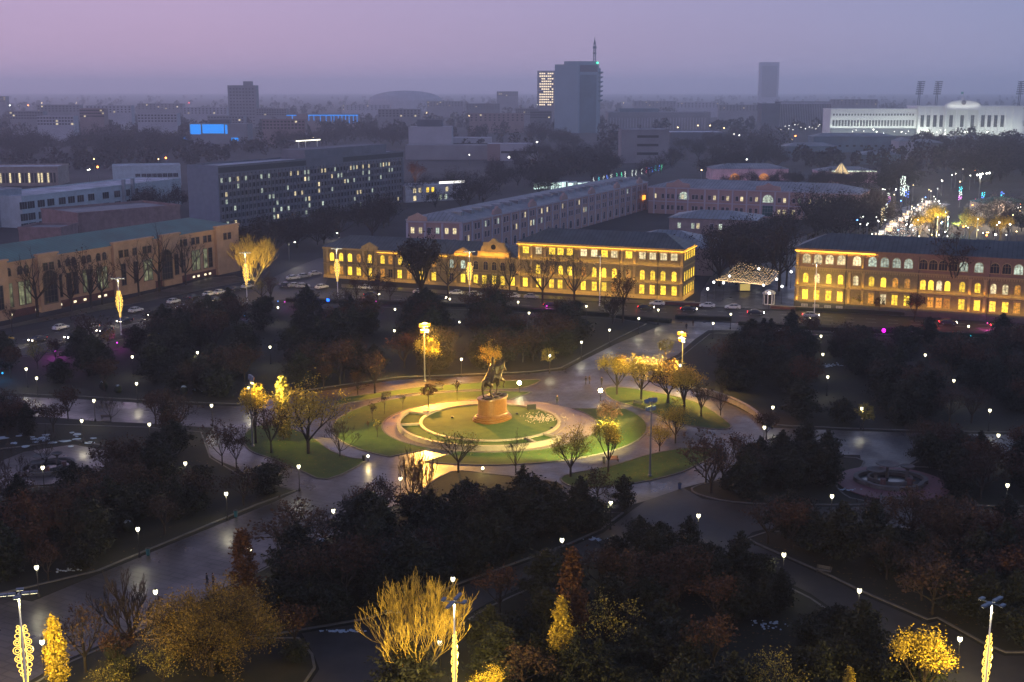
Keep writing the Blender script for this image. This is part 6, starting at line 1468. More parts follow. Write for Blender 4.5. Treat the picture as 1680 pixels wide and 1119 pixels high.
# ------------------------------------------------------------------ floodlight masts and lamps
m_head = M('lamp_housing', (.10, .14, .19), .4, metal=.2)
def mast(u, vb, h, label, aim, lamp, watts, lit, down=22000, glare=0, cone=82):
    p = P(u, vb); t = thing('floodlight_mast', label, 'floodlight mast', p, 0, 'floodlight masts round the circle')
    MB().lathe([(.32, 0), (.30, .3), (.17, .5), (.10, h - .2), (.08, h)], 8).build('pole', m_steel, t)
    aim = Vector(aim) - p; az = atan2(aim.y, aim.x)
    MB().box(-.08, .08, -1.0, 1.0, -.06, .06).build('crossbar', m_steel, t, (0, 0, h - .25), az); MB().box(-.08, .08, -.7, .7, -.06, .06).build('crossbar', m_steel, t, (0, 0, h - 1.45), az)
    for k, (y, z) in enumerate(((-.85, h + .15), (0, h + .25), (.85, h + .15), (-.55, h - 1.1), (.55, h - 1.1))):
        hd = link('flood_head', MB().box(-.18, .18, -.38, .38, -.32, .32).mesh('flood_head', m_head), t, (-sin(az) * y + cos(az) * .2, cos(az) * y + sin(az) * .2, z))
        tilt = atan2(h - 2, hypot(aim.x, aim.y)); hd.rotation_euler = (0, tilt, az)
        link('lens', MB().box(.183, .20, -.36, .36, -.30, .30).mesh('lens', lit if k < 4 else m_lglass), hd)
    a = aim.copy(); a.z = 1.5
    o = spot('flood', t, (cos(az) * .9, sin(az) * .9, h + .2), a, watts, lamp, cone, .3, .5)
    spot('down_lamp', t, (cos(az) * .3, sin(az) * .3, h + .1), (cos(az) * 2, sin(az) * 2, 0), down * 1.3, (1, .64, .13), 130, .3, .7)
    if glare: spot('glare', t, (cos(az) * .5, sin(az) * .5, h + .65), (cos(az) * .5, sin(az) * .5, 0), glare, (1, .36, .02), 158, .2, .3)  # extra spot without a head, added for orange glow in the haze
    return t
g_or = glow('sodium_lens', (1, .36, .01), 2.6); g_wm = glow('warm_lens', (1, .80, .40), 14)
mast(697, 627, 12, 'tall floodlight mast glaring orange above the golden egg shaped tree', C0 + Vector((2, -2, 0)), (1, .47, .06), 120000, g_or, down=90000, glare=85000, cone=55)
mast(1118, 645, 12, 'tall floodlight mast with orange heads near the wide entrance path', C0 + Vector((6, 0, 0)), (1, .66, .16), 240000, g_or, down=110000, glare=26000, cone=58)
mast(415, 733, 12, 'tall floodlight mast beside the yellow tree at left of the circle', C0 + Vector((-4, 4, 0)), (1, .68, .16), 80000, g_or)
mast(1066, 782, 12.2, 'tall floodlight mast standing on the lower right lawn', C0 + Vector((2, 4, 0)), (1, .84, .27), 190000, g_wm, down=12000)
def ground_flood(u, v, h, label, target, c, watts, lens, ang=70):
    p = P(u, v); t = thing('ground_floodlight', label, 'floodlight', p, 0, 'ground floodlights')
    MB().lathe([(.16, 0), (.07, .2), (.06, h - .25)], 8).build('stand', m_black, t)
    MB().lathe([(.24, h - .24), (.30, h - .1)], 10).build('housing', m_black, t)
    b = MB(); b.ball((0, 0, h + .2), .24 if h < 1 else .42, 10, 8); b.build('lamp_glass', lens, t)
    if watts: spot('flood', t, (0, -.0, h + .75), Vector(target) - p, watts, c, ang, .2)
    point('glow', t, (0, -.3, h + .75), 130 if h < 1 else 420, c, .1); return t
ground_flood(852, 645, 1.9, 'dazzling greenish white floodlight on the paving behind the statue', PC + Vector((0, 0, 7)), (1, .85, .45), 5000, glow('dazzle_green', (.85, 1, .5), 40), 50)
ground_flood(985, 658, 1.9, 'dazzling warm floodlight at the tip of the right ring lawn', PC + Vector((0, 0, 6)), (1, .52, .10), 24000, glow('dazzle_warm', (1, .85, .45), 40), 40)
ground_flood(604, 757, .7, 'small ground lamp throwing a bright pool on the path left below the ring', P(640, 768), (1, .72, .3), 150, m_lglass, 120)
ground_flood(792, 776, .6, 'small ground lamp behind the leafed tree below the circle', P(780, 790), (1, .75, .25), 200, m_lglass, 120)
for u, v, l, c, wt_ in ((905, 707, 'small flood on the inner lawn at right, aimed at the pedestal', (1, .50, .10), 2600), (742, 690, 'small flood on the inner lawn at left, aimed at the pedestal', (1, .55, .14), 900), (848, 684, 'small flood close to the pedestal, washing its end', (1, .5, .08), 900)):
    p = P(u, v) + Vector((0, 0, .5)); t = thing('ground_floodlight', l, 'floodlight', p, 0, 'ground floodlights'); MB().box(-.22, .22, -.15, .15, 0, .3).build('housing', m_black, t)
    spot('flood', t, (0, 0, .4), PC + Vector((0, 0, 4.5)) - p, wt_ * .35, c, 75, .1)
# added area lamps over the planter give the yellow glow on the wall
for a0, a1, wt_ in ((185, 215, 120), (215, 252, 160)):
    am = radians((a0 + a1) / 2)
    area('wall_glow', mw, (14.8 * cos(am), 14.8 * sin(am), 1.7), 7, .15, wt_, (1, .66, .12), -.5, am + pi / 2)
# coloured spots in the trees
for u, v, c, s, l, wt_ in ((538, 492, (.01, .10, 1), 30, 'dazzling blue spotlight between trees by the road', 500), (1450, 542, (.9, .01, .8), 30, 'dazzling magenta spotlight among the dark courthouse grove', 300), (91, 576, (.9, .05, .9), 12, 'magenta spotlight by the left road', 350), (192, 562, (.9, .05, .9), 12, 'magenta spotlight under the garlanded pole', 160), (365, 518, (.9, .05, .9), 8, 'magenta spotlight at the museum grove edge', 120), (388, 512, (.8, .1, .9), 8, 'violet spotlight at the museum grove edge', 100), (260, 546, (.05, .35, 1), 8, 'small blue spotlight by the russet ball tree', 60), (401, 517, (.05, .4, 1), 8, 'small blue spotlight beside the violet one', 60), (456, 494, (.05, .3, 1), 8, 'small blue spotlight at the road edge', 60), (467, 495, (.95, .1, .8), 8, 'small pink spotlight at the road edge', 60), (493, 493, (.95, .1, .8), 8, 'pink spotlight left of the dazzling blue one', 60), (617, 494, (.95, .1, .7), 8, 'pink spotlight right of the dazzling blue one', 60), (579, 494, (1, .6, .15), 10, 'amber spotlight right of the dazzling blue one', 80), (605, 494, (1, .6, .15), 12, 'amber spotlight pair beside the hedge', 80), (793, 505, (.05, .35, 1), 8, 'blue spotlight before the wing gable', 80), (897, 502, (.95, .05, .7), 12, 'magenta spotlight before the three storey block', 300), (1592, 551, (.02, .6, .8), 8, 'teal spotlight in the dark grove', 80), (1667, 554, (.02, .6, .8), 8, 'teal spotlight near the photo edge', 80), (1527, 528, (1, .05, .05), 10, 'red spotlight under the rusty tree before the courthouse', 500), (1620, 530, (.95, .1, .5), 8, 'pink spotlight before the courthouse right end', 300), (4, 612, (.02, .4, 1), 10, 'blue spotlight at the left photo edge', 120)):
    hh = 3.2 if s > 20 else 1.4; p = P(u, v, hh); p.z = 0
    t = thing('spotlight', l, 'spotlight', p, 0, 'coloured garden spotlights'); MB().tube([(0, 0, 0), (0, 0, hh - .3)], .05, 6).build('spike', m_black, t)
    b = MB(); b.ball((0, 0, hh - .04), .46 if s > 20 else .2, 10, 8); b.build('lens', glow('spot_%d_%d' % (u, v), c, s * .16), t)
    point('spot_glow', t, (0, 0, hh + .6), wt_ * 2.2, c, .1)
# tall street lamps with curled garlands
m_gar = glow('garland_light', (1, .62, .10), 3.2)
pole_m = MB().lathe([(.20, 0), (.18, .4), (.13, .6), (.08, 14.2)], 8).mesh('pole', m_white)
gm = MB()
for sx_ in (-1, 1):
    zs = [(10.9, .13), (10.5, .16), (10.0, .22), (9.35, .30), (8.55, .38), (7.7, .32), (7.05, .24), (6.5, .18), (6.1, .13)]
    for z, r_ in zs:
        x = sx_ * (.30 + .22 * sin((10.9 - z) / 4.8 * pi))
        gm.tube([(x + r_ * cos(a), 0, z + r_ * sin(a)) for a in np.linspace(0, 2 * pi, 14, endpoint=False)], .034, 4, close=True)
        if r_ > .28: gm.tube([(x + r_ * .5 * cos(a), 0, z + r_ * .5 * sin(a)) for a in np.linspace(0, 2 * pi, 10, endpoint=False)], .03, 4, close=True)
    gm.tube([(sx_ * (.12 + .14 * sin((10.9 - z) / 6.5 * pi)), 0, z) for z in np.linspace(10.9, 4.4, 20)], .045, 4)
gm = gm.mesh('garland', m_gar)
def garland_lamp(p, label, watts, down, rz=0, h=1.0):
    t = thing('garland_lamp', label, 'street lamp', p, rz, 'tall street lamps with curled light garlands', h)
    link('pole', pole_m, t); link('garland', gm, t)
    MB().tube([(-1.35, 0, 14.05), (1.35, 0, 14.05)], .06, 6).tube([(0, -1.0, 14.08), (0, 1.0, 14.08)], .06, 6).build('crossarm', m_head, t)
    for x, y in ((-1.35, 0), (1.35, 0), (-.6, 0), (.6, 0), (0, 1.0), (0, -1.0)):
        hd = MB().box(-.34, .34, -.17, .17, 14.12, 14.3).build('lamp_head', m_head, t, (x, y, 0)); MB().box(-.28, .28, -.13, .13, 14.09, 14.115).build('lens', glow('head_lens', (1, .9, .55), 6), hd)
    for sg in (-1, 1): area('garland_glow', t, (sg * .75, .1, 8), .15, 4.5, watts / 2, (1, .66, .12), 0, -sg * (pi / 2 - .5) - rz)
    if down: spot('down_light', t, (0, 0, 13.9), (0, 0, 0), down, (1, .84, .42), 130, .3, .8)
    return t
for (u, v, l, rz) in ((30, 972, 'tall white lamp with glowing curled garland at the lower left corner', .25), (745, 984, 'tall white lamp with glowing garland beside the yellow lit bare tree', 1.25), (1628, 986, 'tall white lamp with glowing garland at the lower right corner', .7)):
    p = P(u, v, 14.3); p.z = 0; garland_lamp(p, l, 9500, 5500, rz)
for (u, v, l, rz) in ((193, 456, 'tall lamp with lens shaped amber garland before the museum', .1), (402, 414, 'tall lamp with amber garland at the far end of the museum', .1), (552, 407, 'tall lamp with amber garland at the left end of the amber wing', 0), (770, 412, 'tall lamp with amber garland beside the wing gable', .2), (985, 419, 'slim tall lamp with garland before the three storey block', 1.3), (1340, 432, 'slim tall lamp with garland before the courthouse', 1.35)):
    p = P(u, v, 14.3); p.z = 0; garland_lamp(p, l, 2600, 4200, rz)
# plaza globe lamps in the street between the amber blocks
sl_ = []
gp_ = MB().lathe([(.14, 0), (.07, .5), (.05, 4.7)], 8).mesh('pole', m_black); b = MB(); b.ball((0, 0, 5.0), .33, 10, 8); gb_ = b.mesh('lamp_globe', glow('globe_white', (1, .98, .92), 9))
for u, v in ((1161, 474), (1171, 463), (1187, 464), (1197, 453), (1226, 441), (1245, 441), (1253, 468), (1274, 458), (1283, 470), (1262, 481), (1298, 446)):
    p = P(u, v, 5); p.z = 0; t = thing('globe_lamp', None, 'lamp', p, 0, 'globe lamps'); link('pole', gp_, t); link('lamp_globe', gb_, t); point('globe_light', t, (0, 0, 5), 60, (1, .95, .85), .36); sl_.append(t)
label_row(sl_, 'white globe lamp in the street between the two amber blocks, # there', 'lamp', 'globe lamps in the pedestrian street')
# canopy of string lights
ca = [P(u, v, 6) for u, v in ((1174, 459), (1254, 467), (1278, 452), (1212, 437))]
t = thing('light_canopy', 'broad canopy of warm string lights hung over the street mouth', 'string lights', Vector((ca[0].x, ca[0].y, 0)))
o0 = Vector((ca[0].x, ca[0].y, 0)); bl, wr = MB(), MB(); r = random.Random(14)
for i in range(17):
    f = i / 16; a, b = ca[0].lerp(ca[1], f) - o0, ca[3].lerp(ca[2], f) - o0; pts = []
    for k in range(40):
        s = k / 39; q = a.lerp(b, s); q.z += 1.3 * s - 1.0 * sin(pi * s) + r.gauss(0, .22); pts.append(q); bl.ball(q, .06, 4, 3)
    wr.tube(pts[::4], .02, 3)
for k in range(60):
    q = ca[0].lerp(ca[1], k / 59) - o0; bl.ball(q, .10, 4, 3)
wr.build('wires', m_black, t); bl.build('bulbs', glow('warm_bulbs', (1, .66, .32), 3.2), t)
for q in ca: MB().tube([Vector((q.x, q.y, 0)) - o0, Vector((q.x, q.y, q.z + 1.4)) - o0], .08, 6).build('post', m_black, t)

# ------------------------------------------------------------------ cars
m_carw = M('white_car_paint', (.62, .62, .60), .3, coat=1, spec=.6); m_card = M('dark_car_paint', (.03, .035, .05), .25, spec=.6); m_carg = M('silver_car_paint', (.30, .31, .33), .3, spec=.6); m_cary = M('yellow_car_paint', (.55, .34, .03), .35)
m_tyre = M('tyre', (.012, .012, .012), .8); m_rim = M('rim', (.3, .3, .3), .4, metal=.8)
g_hd = glow('headlight_on', (1, .90, .65), 30); g_tl = glow('taillight_on', (1, .02, .03), 14); m_hl = M('headlight_off', (.5, .5, .5), .2); m_tl = M('taillight_off', (.22, .01, .01), .3)
def car_meshes(paint):
    prof = [(-2.16, .34), (-2.22, .62), (-2.14, .92), (-1.55, 1.0), (1.05, .97), (1.75, .86), (2.12, .70), (2.18, .36)]
    b = MB(); n = len(prof); rows = [(-.87, .0, .94), (-.80, .03, 1), (.80, .03, 1), (.87, .0, .94)]
    vs = [(x * s, y, z + (dz if z > .6 else 0)) for y, dz, s in rows for x, z in prof]
    fs = [(i * n + k, i * n + (k + 1) % n, (i + 1) * n + (k + 1) % n, (i + 1) * n + k) for i in range(3) for k in range(n)] + [tuple(range(n)), tuple(range(4 * n - 1, 3 * n - 1, -1))]
    b.add(vs, [f[::-1] for f in fs])
    b.prism([(-1.02, -.60), (.38, -.60), (.38, .60), (-1.02, .60)], 1.435, 1.475)
    for x0, x1 in ((-1.66, -1.0), (.36, 1.06), (-.33, -.33)):
        for y in (-1, 1): b.tube([(x0 if x0 < 0 and x1 != x0 else x1 if x1 != x0 else -.33, y * .78, .99), (x1 if x0 < 0 and x1 != x0 else x0 if x1 != x0 else -.33, y * .615, 1.44)], .045, 4)
    g = MB(); lo = [(-1.64, -.77, .985), (1.04, -.77, .985), (1.04, .77, .985), (-1.64, .77, .985)]; hi = [(-1.0, -.605, 1.434), (.36, -.605, 1.434), (.36, .605, 1.434), (-1.0, .605, 1.434)]
    g.add(lo + hi, [(0, 1, 5, 4), (1, 2, 6, 5), (2, 3, 7, 6), (3, 0, 4, 7)])
    return b.mesh('body', paint), g.mesh('windows', m_glassd)
wl_ = MB(); wl_.tube([(0, -.10, 0), (0, .10, 0)], .31, 14); ty = wl_.mesh('wheel', m_tyre)
rm_ = MB(); rm_.tube([(0, -.115, 0), (0, .115, 0)], .19, 10); rm = rm_.mesh('rim', m_rim)
CM = {k: car_meshes(p) for k, p in (('w', m_carw), ('d', m_card), ('g', m_carg), ('y', m_cary))}
hlm = {}
for k, (a, b) in {'off': (m_hl, m_tl), 'on': (g_hd, g_tl)}.items():
    hlm[k] = (MB().box(-.05, .05, -.17, .17, -.08, .08).mesh('headlight', a), MB().box(-.04, .04, -.14, .14, -.09, .09).mesh('taillight', b))
cars = []
def car(u, v, az, paint, lit=False, label=None):
    t = thing('parked_car' if not lit else 'moving_car', label, 'car', P(u, v) + Vector((0, 0, .075)), az, None)
    bm_, gm_ = CM[paint]; link('body', bm_, t); link('windows', gm_, t)
    for x in (-1.32, 1.34):
        for y in (-.78, .78): w_ = link('wheel', ty, t, (x, y, .31)); link('rim', rm, w_)
    h_, tl_ = hlm['on' if lit else 'off']
    for y in (-.62, .62): link('headlight', h_, t, (2.14, y, .70)); link('taillight', tl_, t, (-2.19, y, .78))
    cars.append(t); return t
AL = atan2(60, 30); AR = atan2(-18, 92)
pk = [car(u, v, a, c) for u, v, a, c in ((100, 541, AL, 'w'), (223, 512.5, AL, 'w'), (285, 498, AL, 'w'), (317, 491, AL, 'd'), (343, 486, AL, 'w'), (361, 483, AL, 'w'), (386, 478, AL, 'd'), (406, 473, AL, 'w'), (8, 561, AL, 'y'))]
label_row(pk, 'parked car at the kerb before the museum, # of that row', 'car', 'cars parked before the museum')
pk = [car(u, v, a, c) for u, v, a, c in ((481, 459, .6, 'w'), (499, 456, .6, 'g'), (517, 452, .6, 'w'), (470, 471, .3, 'd'), (484, 471.5, .4, 'g'), (497, 472.5, .3, 'g'), (528, 474, .9, 'w'))]
label_row(pk, 'car waiting at the crossing by the amber wing, # of that cluster', 'car', 'cars waiting at the crossing')
pk = [car(u, v, a, c) for u, v, a, c in ((600, 475, -.5, 'w'), (690, 482, AR, 'w'), (748, 484, AR + pi, 'w'), (780, 486, AR, 'g'), (841, 489, AR + pi, 'w'), (872, 490, AR, 'g'), (1078, 501.5, AR + pi, 'w'), (1160, 505, AR + pi, 'w'), (1202, 507.5, AR + pi, 'w'))]
label_row(pk, 'parked car along the road before the amber blocks, # of that row', 'car', 'cars parked before the amber blocks')
pk = [car(u, v, AL + pi, c, True) for u, v, c in ((62, 561, 'd'), (150, 541, 'g'), (205, 530, 'd'), (255, 519, 'd'), (300, 508, 'g'), (352, 496, 'd'), (120, 556, 'd'), (172, 545, 'd'))]
label_row(pk, 'moving car with bright headlights on the museum road, # of them', 'car', 'cars driving along the museum road')
pk = [car(u, v, AR, c, True) for u, v, c in ((610, 487, 'd'), (720, 492, 'd'), (800, 494, 'g'), (905, 504, 'd'), (1060, 508, 'd'), (1130, 511, 'd'), (1240, 517, 'd'), (1330, 521, 'g'), (1555, 533, 'd'), (1640, 539, 'd'))]
label_row(pk, 'moving car with red tail lights before the amber blocks, # of them', 'car', 'cars driving before the amber blocks')
for t in cars:
    if t.name.startswith('moving'):
        if 'museum' in t['label']: spot('headlight_beam', t, (2.4, 0, .8), (14, 0, 0), 900, (1, .9, .65), 70, .1)
        else: point('tail_glow', t, (-2.7, 0, .7), 22, (1, .04, .05), .1)

# ------------------------------------------------------------------ people
m_coat = [M('dark_coat', (.022, .020, .024), .85), M('brown_coat', (.05, .03, .022), .85)]
m_trou = M('dark_trousers', (.018, .018, .022), .85); m_skin = M('skin', (.38, .22, .15), .6); m_hair = M('dark_hair', (.015, .012, .01), .7); m_shoe = M('shoes', (.015, .013, .012), .6)
def person_mesh(st, coat):
    f, bk = st, -st
    ch = [[((0, 0, .93), .135), ((0, 0, 1.10), .125), ((0, 0, 1.28), .145), ((0, 0, 1.40), .12), ((0, 0, 1.47), .055), ((.01, 0, 1.54), .055)],
          [((0, -.10, 1.38), .10), ((0, .10, 1.38), .10)], [((.015, 0, 1.60), .092), ((.01, 0, 1.66), .092)], [((.10, 0, 1.615), .018), ((.105, 0, 1.60), .016)], [((.01, .095, 1.62), .02), ((.01, .10, 1.60), .016)], [((.01, -.095, 1.62), .02), ((.01, -.10, 1.60), .016)]]
    for s, q in ((1, f), (-1, bk)):
        ch.append([((0, s * .09, .92), .105), ((q * .18, s * .09, .50), .068), ((q * .26 - .03, s * .09, .12), .046), ((q * .26 - .03, s * .09, .06), .045)])
        ch.append([((q * .26 - .05, s * .09, .045), .042), ((q * .26 + .14, s * .095, .035), .034)])
        ch.append([((0, s * .19, 1.36), .062), ((-q * .10, s * .23, 1.10), .05), ((-q * .12 + .08, s * .23, .86), .036), ((-q * .12 + .10, s * .23, .80), .032)])
        hx, hz = -q * .12 + .11, .77
        ch.append([((hx - .01, s * .23, .81), .034), ((hx, s * .23, .75), .034)])
        for k, L in ((-1.5, .075), (-.5, .09), (.5, .085), (1.5, .065)): ch.append([((hx + k * .018, s * .23, hz - .04), .011), ((hx + k * .02 + .012, s * .226, hz - .04 - L * .6), .010), ((hx + k * .02 + .03, s * .222, hz - .04 - L), .009)])
        ch.append([((hx + .03, s * .225, hz), .012), ((hx + .055, s * .215, hz - .045), .010)])
    def pm(c):
        if c.z > 1.49: return 2
        if c.z < .085: return 3
        if c.z < .80 and abs(c.y) > .17: return 2
        return 0 if c.z > .70 else 1
    me = blob(ch, .016, 'person', [coat, m_trou, m_skin, m_shoe], 2, pm)
    h = MB(); h.sm = True; h.ball((-.012, 0, 1.66), .103, 12, 8, sq=(1, .98, .95)); return me, h.mesh('hair', m_hair)
PM = [person_mesh(.06, m_coat[0]), person_mesh(.62, m_coat[0]), person_mesh(.55, m_coat[1])]
for u, v, k, az, l in ((914, 663, 0, -1.6, 'person in dark clothes standing alone on the paving right of the statue'), (340, 962, 1, .5, 'person in dark coat walking on the boulevard, left of two'), (350, 962, 2, .5, 'person in dark coat walking on the boulevard, right of two'), (985, 607, 1, .8, 'person in dark coat strolling on the wide entrance path, leftmost of three'), (991, 606, 2, .8, 'person in brown coat strolling on the wide entrance path, middle of three'), (996, 605, 1, .9, 'person in dark coat strolling on the wide entrance path, rightmost of three'), (961, 631, 1, .6, 'person in dark coat walking left of the right island lawn'), (967, 630, 2, .6, 'person in brown coat walking left of the right island lawn'), (987, 632, 1, -2, 'person in dark coat beside the golden flame shaped tree'), (1126, 541, 1, 1.4, 'person in dark coat at the top of the wide entrance, left one'), (1137, 535, 2, 1.4, 'person in brown coat at the top of the wide entrance, right one')):
    t = thing('person', l, 'person', P(u, v) + Vector((0, 0, .03 + Z[0] * 0)), az, 'people walking in the park'); a, b = PM[k]; link('body', a, t); link('hair', b, t)

# ------------------------------------------------------------------ lights of the city beyond
fpole = MB().lathe([(.22, 0), (.12, 8.2)], 6).mesh('pole', m_steel)
def fglobe(name, c, s, r_): b = MB(); b.ball((0, 0, 8.5), r_, 8, 6); return b.mesh('lamp_globe', glow(name, c, s))
FG = {'w': fglobe('far_white', (1, .95, .82), 9, .36), 'y': fglobe('far_yellow', (1, .70, .30), 9, .40), 'o': fglobe('far_orange', (1, .28, .05), 14, .6), 'W': fglobe('far_bright', (1, .97, .85), 16, .55), 'r': fglobe('far_red', (1, .08, .08), 16, .5), 'g': fglobe('far_green', (.05, 1, .5), 14, .45), 'b': fglobe('far_blue', (.1, .3, 1), 14, .45)}
def far_lamps(lst, phrase, k=1.0):
    os_ = []
    for u, v, c in lst:
        p = P(u, max(v, 160), 8.5) if v > 158 else Vector((at_depth(u, 3000, v), 3000, 0)); 
        if p.y > 4500: p = p * (4500 / p.y)
        p.z = 0; s = max(1.0, min(3.2, p.y / 900)) * k
        t = thing('street_lamp', None, 'street lamp', p, 0, None); link('pole', fpole, t); g_ = link('lamp_globe', FG[c], t)
        g_.scale = (s, s, 1) if s == 1 else (s, s, s); g_.location = (0, 0, 8.5 * (1 - s)) if s != 1 else (0, 0, 0); os_.append(t)
    label_row(os_, phrase + ', # there', 'street lamp', phrase)
far_lamps([(9, 172, 'y'), (16, 173, 'W'), (31, 173, 'W'), (46, 173, 'o'), (119, 178, 'w'), (128, 178, 'w'), (182, 183, 'y'), (207, 183, 'o'), (238, 178, 'w'), (354, 182, 'w'), (409, 181, 'w'), (310, 166, 'r'), (125, 161, 'y'), (68, 161, 'y')], 'tiny street lamps on the far left skyline')
far_lamps([(154, 261, 'y'), (260, 261, 'y'), (272, 259, 'o'), (160, 274, 'o'), (144, 279, 'w'), (147, 278, 'w'), (193, 270, 'w'), (197, 270, 'w')], 'tiny street lamps beside the big dusky trees')
far_lamps([(440, 207, 'w'), (474, 205, 'y'), (465, 158, 'w'), (575, 180, 'o'), (585, 180, 'o'), (592, 158, 'y'), (652, 198, 'w'), (700, 185, 'y'), (744, 185, 'o'), (770, 190, 'y'), (801, 189, 'y'), (829, 187, 'w'), (838, 193, 'w'), (820, 203, 'o'), (817, 203, 'o'), (770, 254, 'w'), (835, 258, 'W'), (881, 233, 'W'), (876, 205, 'y'), (845, 191, 'y'), (852, 187, 'y'), (872, 184, 'y'), (882, 172, 'W'), (514, 226, 'y')], 'tiny street lamps left of the mast tower')
far_lamps([(1023, 165, 'y'), (1055, 174, 'y'), (1058, 174, 'y'), (1113, 170, 'W'), (1117, 170, 'W'), (1149, 176, 'W'), (1153, 176, 'W'), (1232, 157, 'W'), (1246, 178, 'y'), (1250, 178, 'y'), (1096, 158, 'y'), (1150, 160, 'y'), (1225, 262, 'W'), (1112, 209, 'y'), (1145, 206, 'y'), (1152, 204, 'y'), (1165, 206, 'y'), (1188, 210, 'y'), (1204, 220, 'w'), (1213, 222, 'w'), (1050, 167, 'W'), (1151, 279, 'y'), (1362, 157, 'r')], 'tiny street lamps right of the mast tower')
r = random.Random(31)
far_lamps([(1378 + i * 4.6 + r.uniform(-3, 3), r.choice((207, 210, 213, 216, 219)) + r.uniform(-1, 1), r.choice('wwWw')) for i in range(56)], 'white lamps on the square before the parliament', .62)
far_lamps([(1283 + i * 4.5 + r.uniform(-2, 2), 204 + r.uniform(0, 9), 'w') for i in range(16)], 'white lamps before the lattice office', .5)
far_lamps([(1299, 229, 'y'), (1305, 223, 'o'), (1600, 279, 'o'), (1575, 298, 'y'), (1562, 287, 'w'), (1568, 285, 'w'), (1546, 297, 'w'), (1580, 277, 'w'), (1592, 288, 'w'), (1545, 296, 'w')], 'lamps beside the festival street upper end', .8)
# festival street
fest = []
r = random.Random(35)
far_lamps([(1545 + r.uniform(0, 135), 335 + r.uniform(0, 62), r.choice('wyyoW')) for i in range(26)], 'small added lamps among the trees right of the festival street', .5)  # lamps added to spread the festival glow further right
r = random.Random(33)
far_lamps([(1445 + r.uniform(0, 110), 303 + r.uniform(0, 85), r.choice('wwwWWwyb')) for i in range(52)], 'small lamps glittering along the festival street', .5)
far_lamps([(1400 + r.uniform(0, 48), 338 + r.uniform(0, 48), r.choice('wwwb')) for i in range(16)], 'small lamps glinting through trees left of the festival street', .5)
m_fb = [glow('bulb_white', (1, .86, .74), 2.6), glow('bulb_pink', (1, .66, .56), 2.2), glow('bulb_cool', (.75, .9, 1), 2.4)]
for i in range(16):
    a = P(1436 + i * 5.2 + r.uniform(-4, 4), 388 - i * 3.6, 5.5); b = P(1492 + i * 4.0 + r.uniform(-4, 4), 389 - i * 3.6, 5.5)
    t = thing('light_garland', None, 'string lights', Vector((a.x, a.y, 0)), 0); bl, wr = MB(), MB(); pts = []
    for k in range(34):
        s = k / 33; q = a.lerp(b, s) - Vector((a.x, a.y, 0)); q.z += -1.2 * sin(pi * s) + r.uniform(-.3, .3); q.y += r.gauss(0, .9); pts.append(q); bl.ball(q, .10, 4, 3)
    wr.tube(pts, .02, 3); wr.build('wire', m_black, t); bl.build('bulbs', m_fb[i % 3], t); 
    for q in (pts[0], pts[-1]): MB().tube([(q.x, q.y, 0), q], .06, 5).build('post', m_black, t)
    fest.append(t)
label_row(fest, 'sparkling string of bulbs across the festival street, # of them', 'string lights', 'strings of bulbs across the festival street')
stl = []
for i in range(14):
    u, v = 1440 + i * 6.2 + r.uniform(-6, 6), 392 - i * 4.2; p = P(u, v); t = thing('market_stall', None, 'stall', p, r.uniform(-.4, .4))
    MB().box(-1.5, 1.5, -.9, .9, 0, 1.0).build('counter', m_dwood, t); MB().prism([(-1.9, -1.3), (1.9, -1.3), (1.9, 1.3), (-1.9, 1.3)], 2.5, 2.62, bottom=True).build('awning', m_white, t); MB().box(-1.4, 1.4, .6, .7, 1.003, 2.45).build('lit_back', glow('stall_glow%d' % (i % 3), ((1, .8, .6), (1, .9, .8), (1, .7, .35))[i % 3], 1.8), t)
    for x in (-1.4, 1.4): MB().box(x - .05, x + .05, -1.1, -1.0, 0, 2.499).build('post', m_white, t)
    if i % 2 == 0: point('stall_light', t, (0, -1.6, 2.2), 500, (1, .82, .62), .3)
    stl.append(t)
label_row(stl, 'small lit market stall in the festival street, # of them', 'stall', 'market stalls in the festival street')
def led_column(u, vb, vt, label, mats, w_=.5):
    p = P(u, vb); b = (CY - vt) / F; dy, dz = cos(TH) + b * sin(TH), -sin(TH) + b * cos(TH); h = CAMZ + p.y / dy * dz
    t = thing('light_column', label, 'light column', p, 0, 'illuminated festive columns'); MB().tube([(0, 0, 0), (0, 0, h)], .12, 6).build('pole', m_steel, t); n = len(mats)
    rr2 = random.Random(int(u))
    for i, m in enumerate(mats):
        mb = MB()
        for k in range(10):
            z = h * (.35 + .62 * (i + k / 10) / n); a = rr2.uniform(0, 6.28); mb.box(-.12, .12, -.12, .12, z, z + h * .04); 
            for q in mb.v[-8:]: pass
            mb.v[-8:] = [(x + w_ * cos(a), y + w_ * sin(a), zz_) for x, y, zz_ in mb.v[-8:]]
        mb.build('light_cluster', m, t)
gm_ = {'w': glow('led_w', (.9, 1, .88), 2.6), 'c': glow('led_c', (.05, .8, .9), 3), 'm': glow('led_m', (1, .3, .9), 3), 'b': glow('led_b', (.1, .25, 1), 3.5), 'r': glow('led_r', (1, .1, .2), 2.5), 'g': glow('led_g', (.1, 1, .5), 3), 'y': glow('led_y', (1, .8, .4), 2.6)}
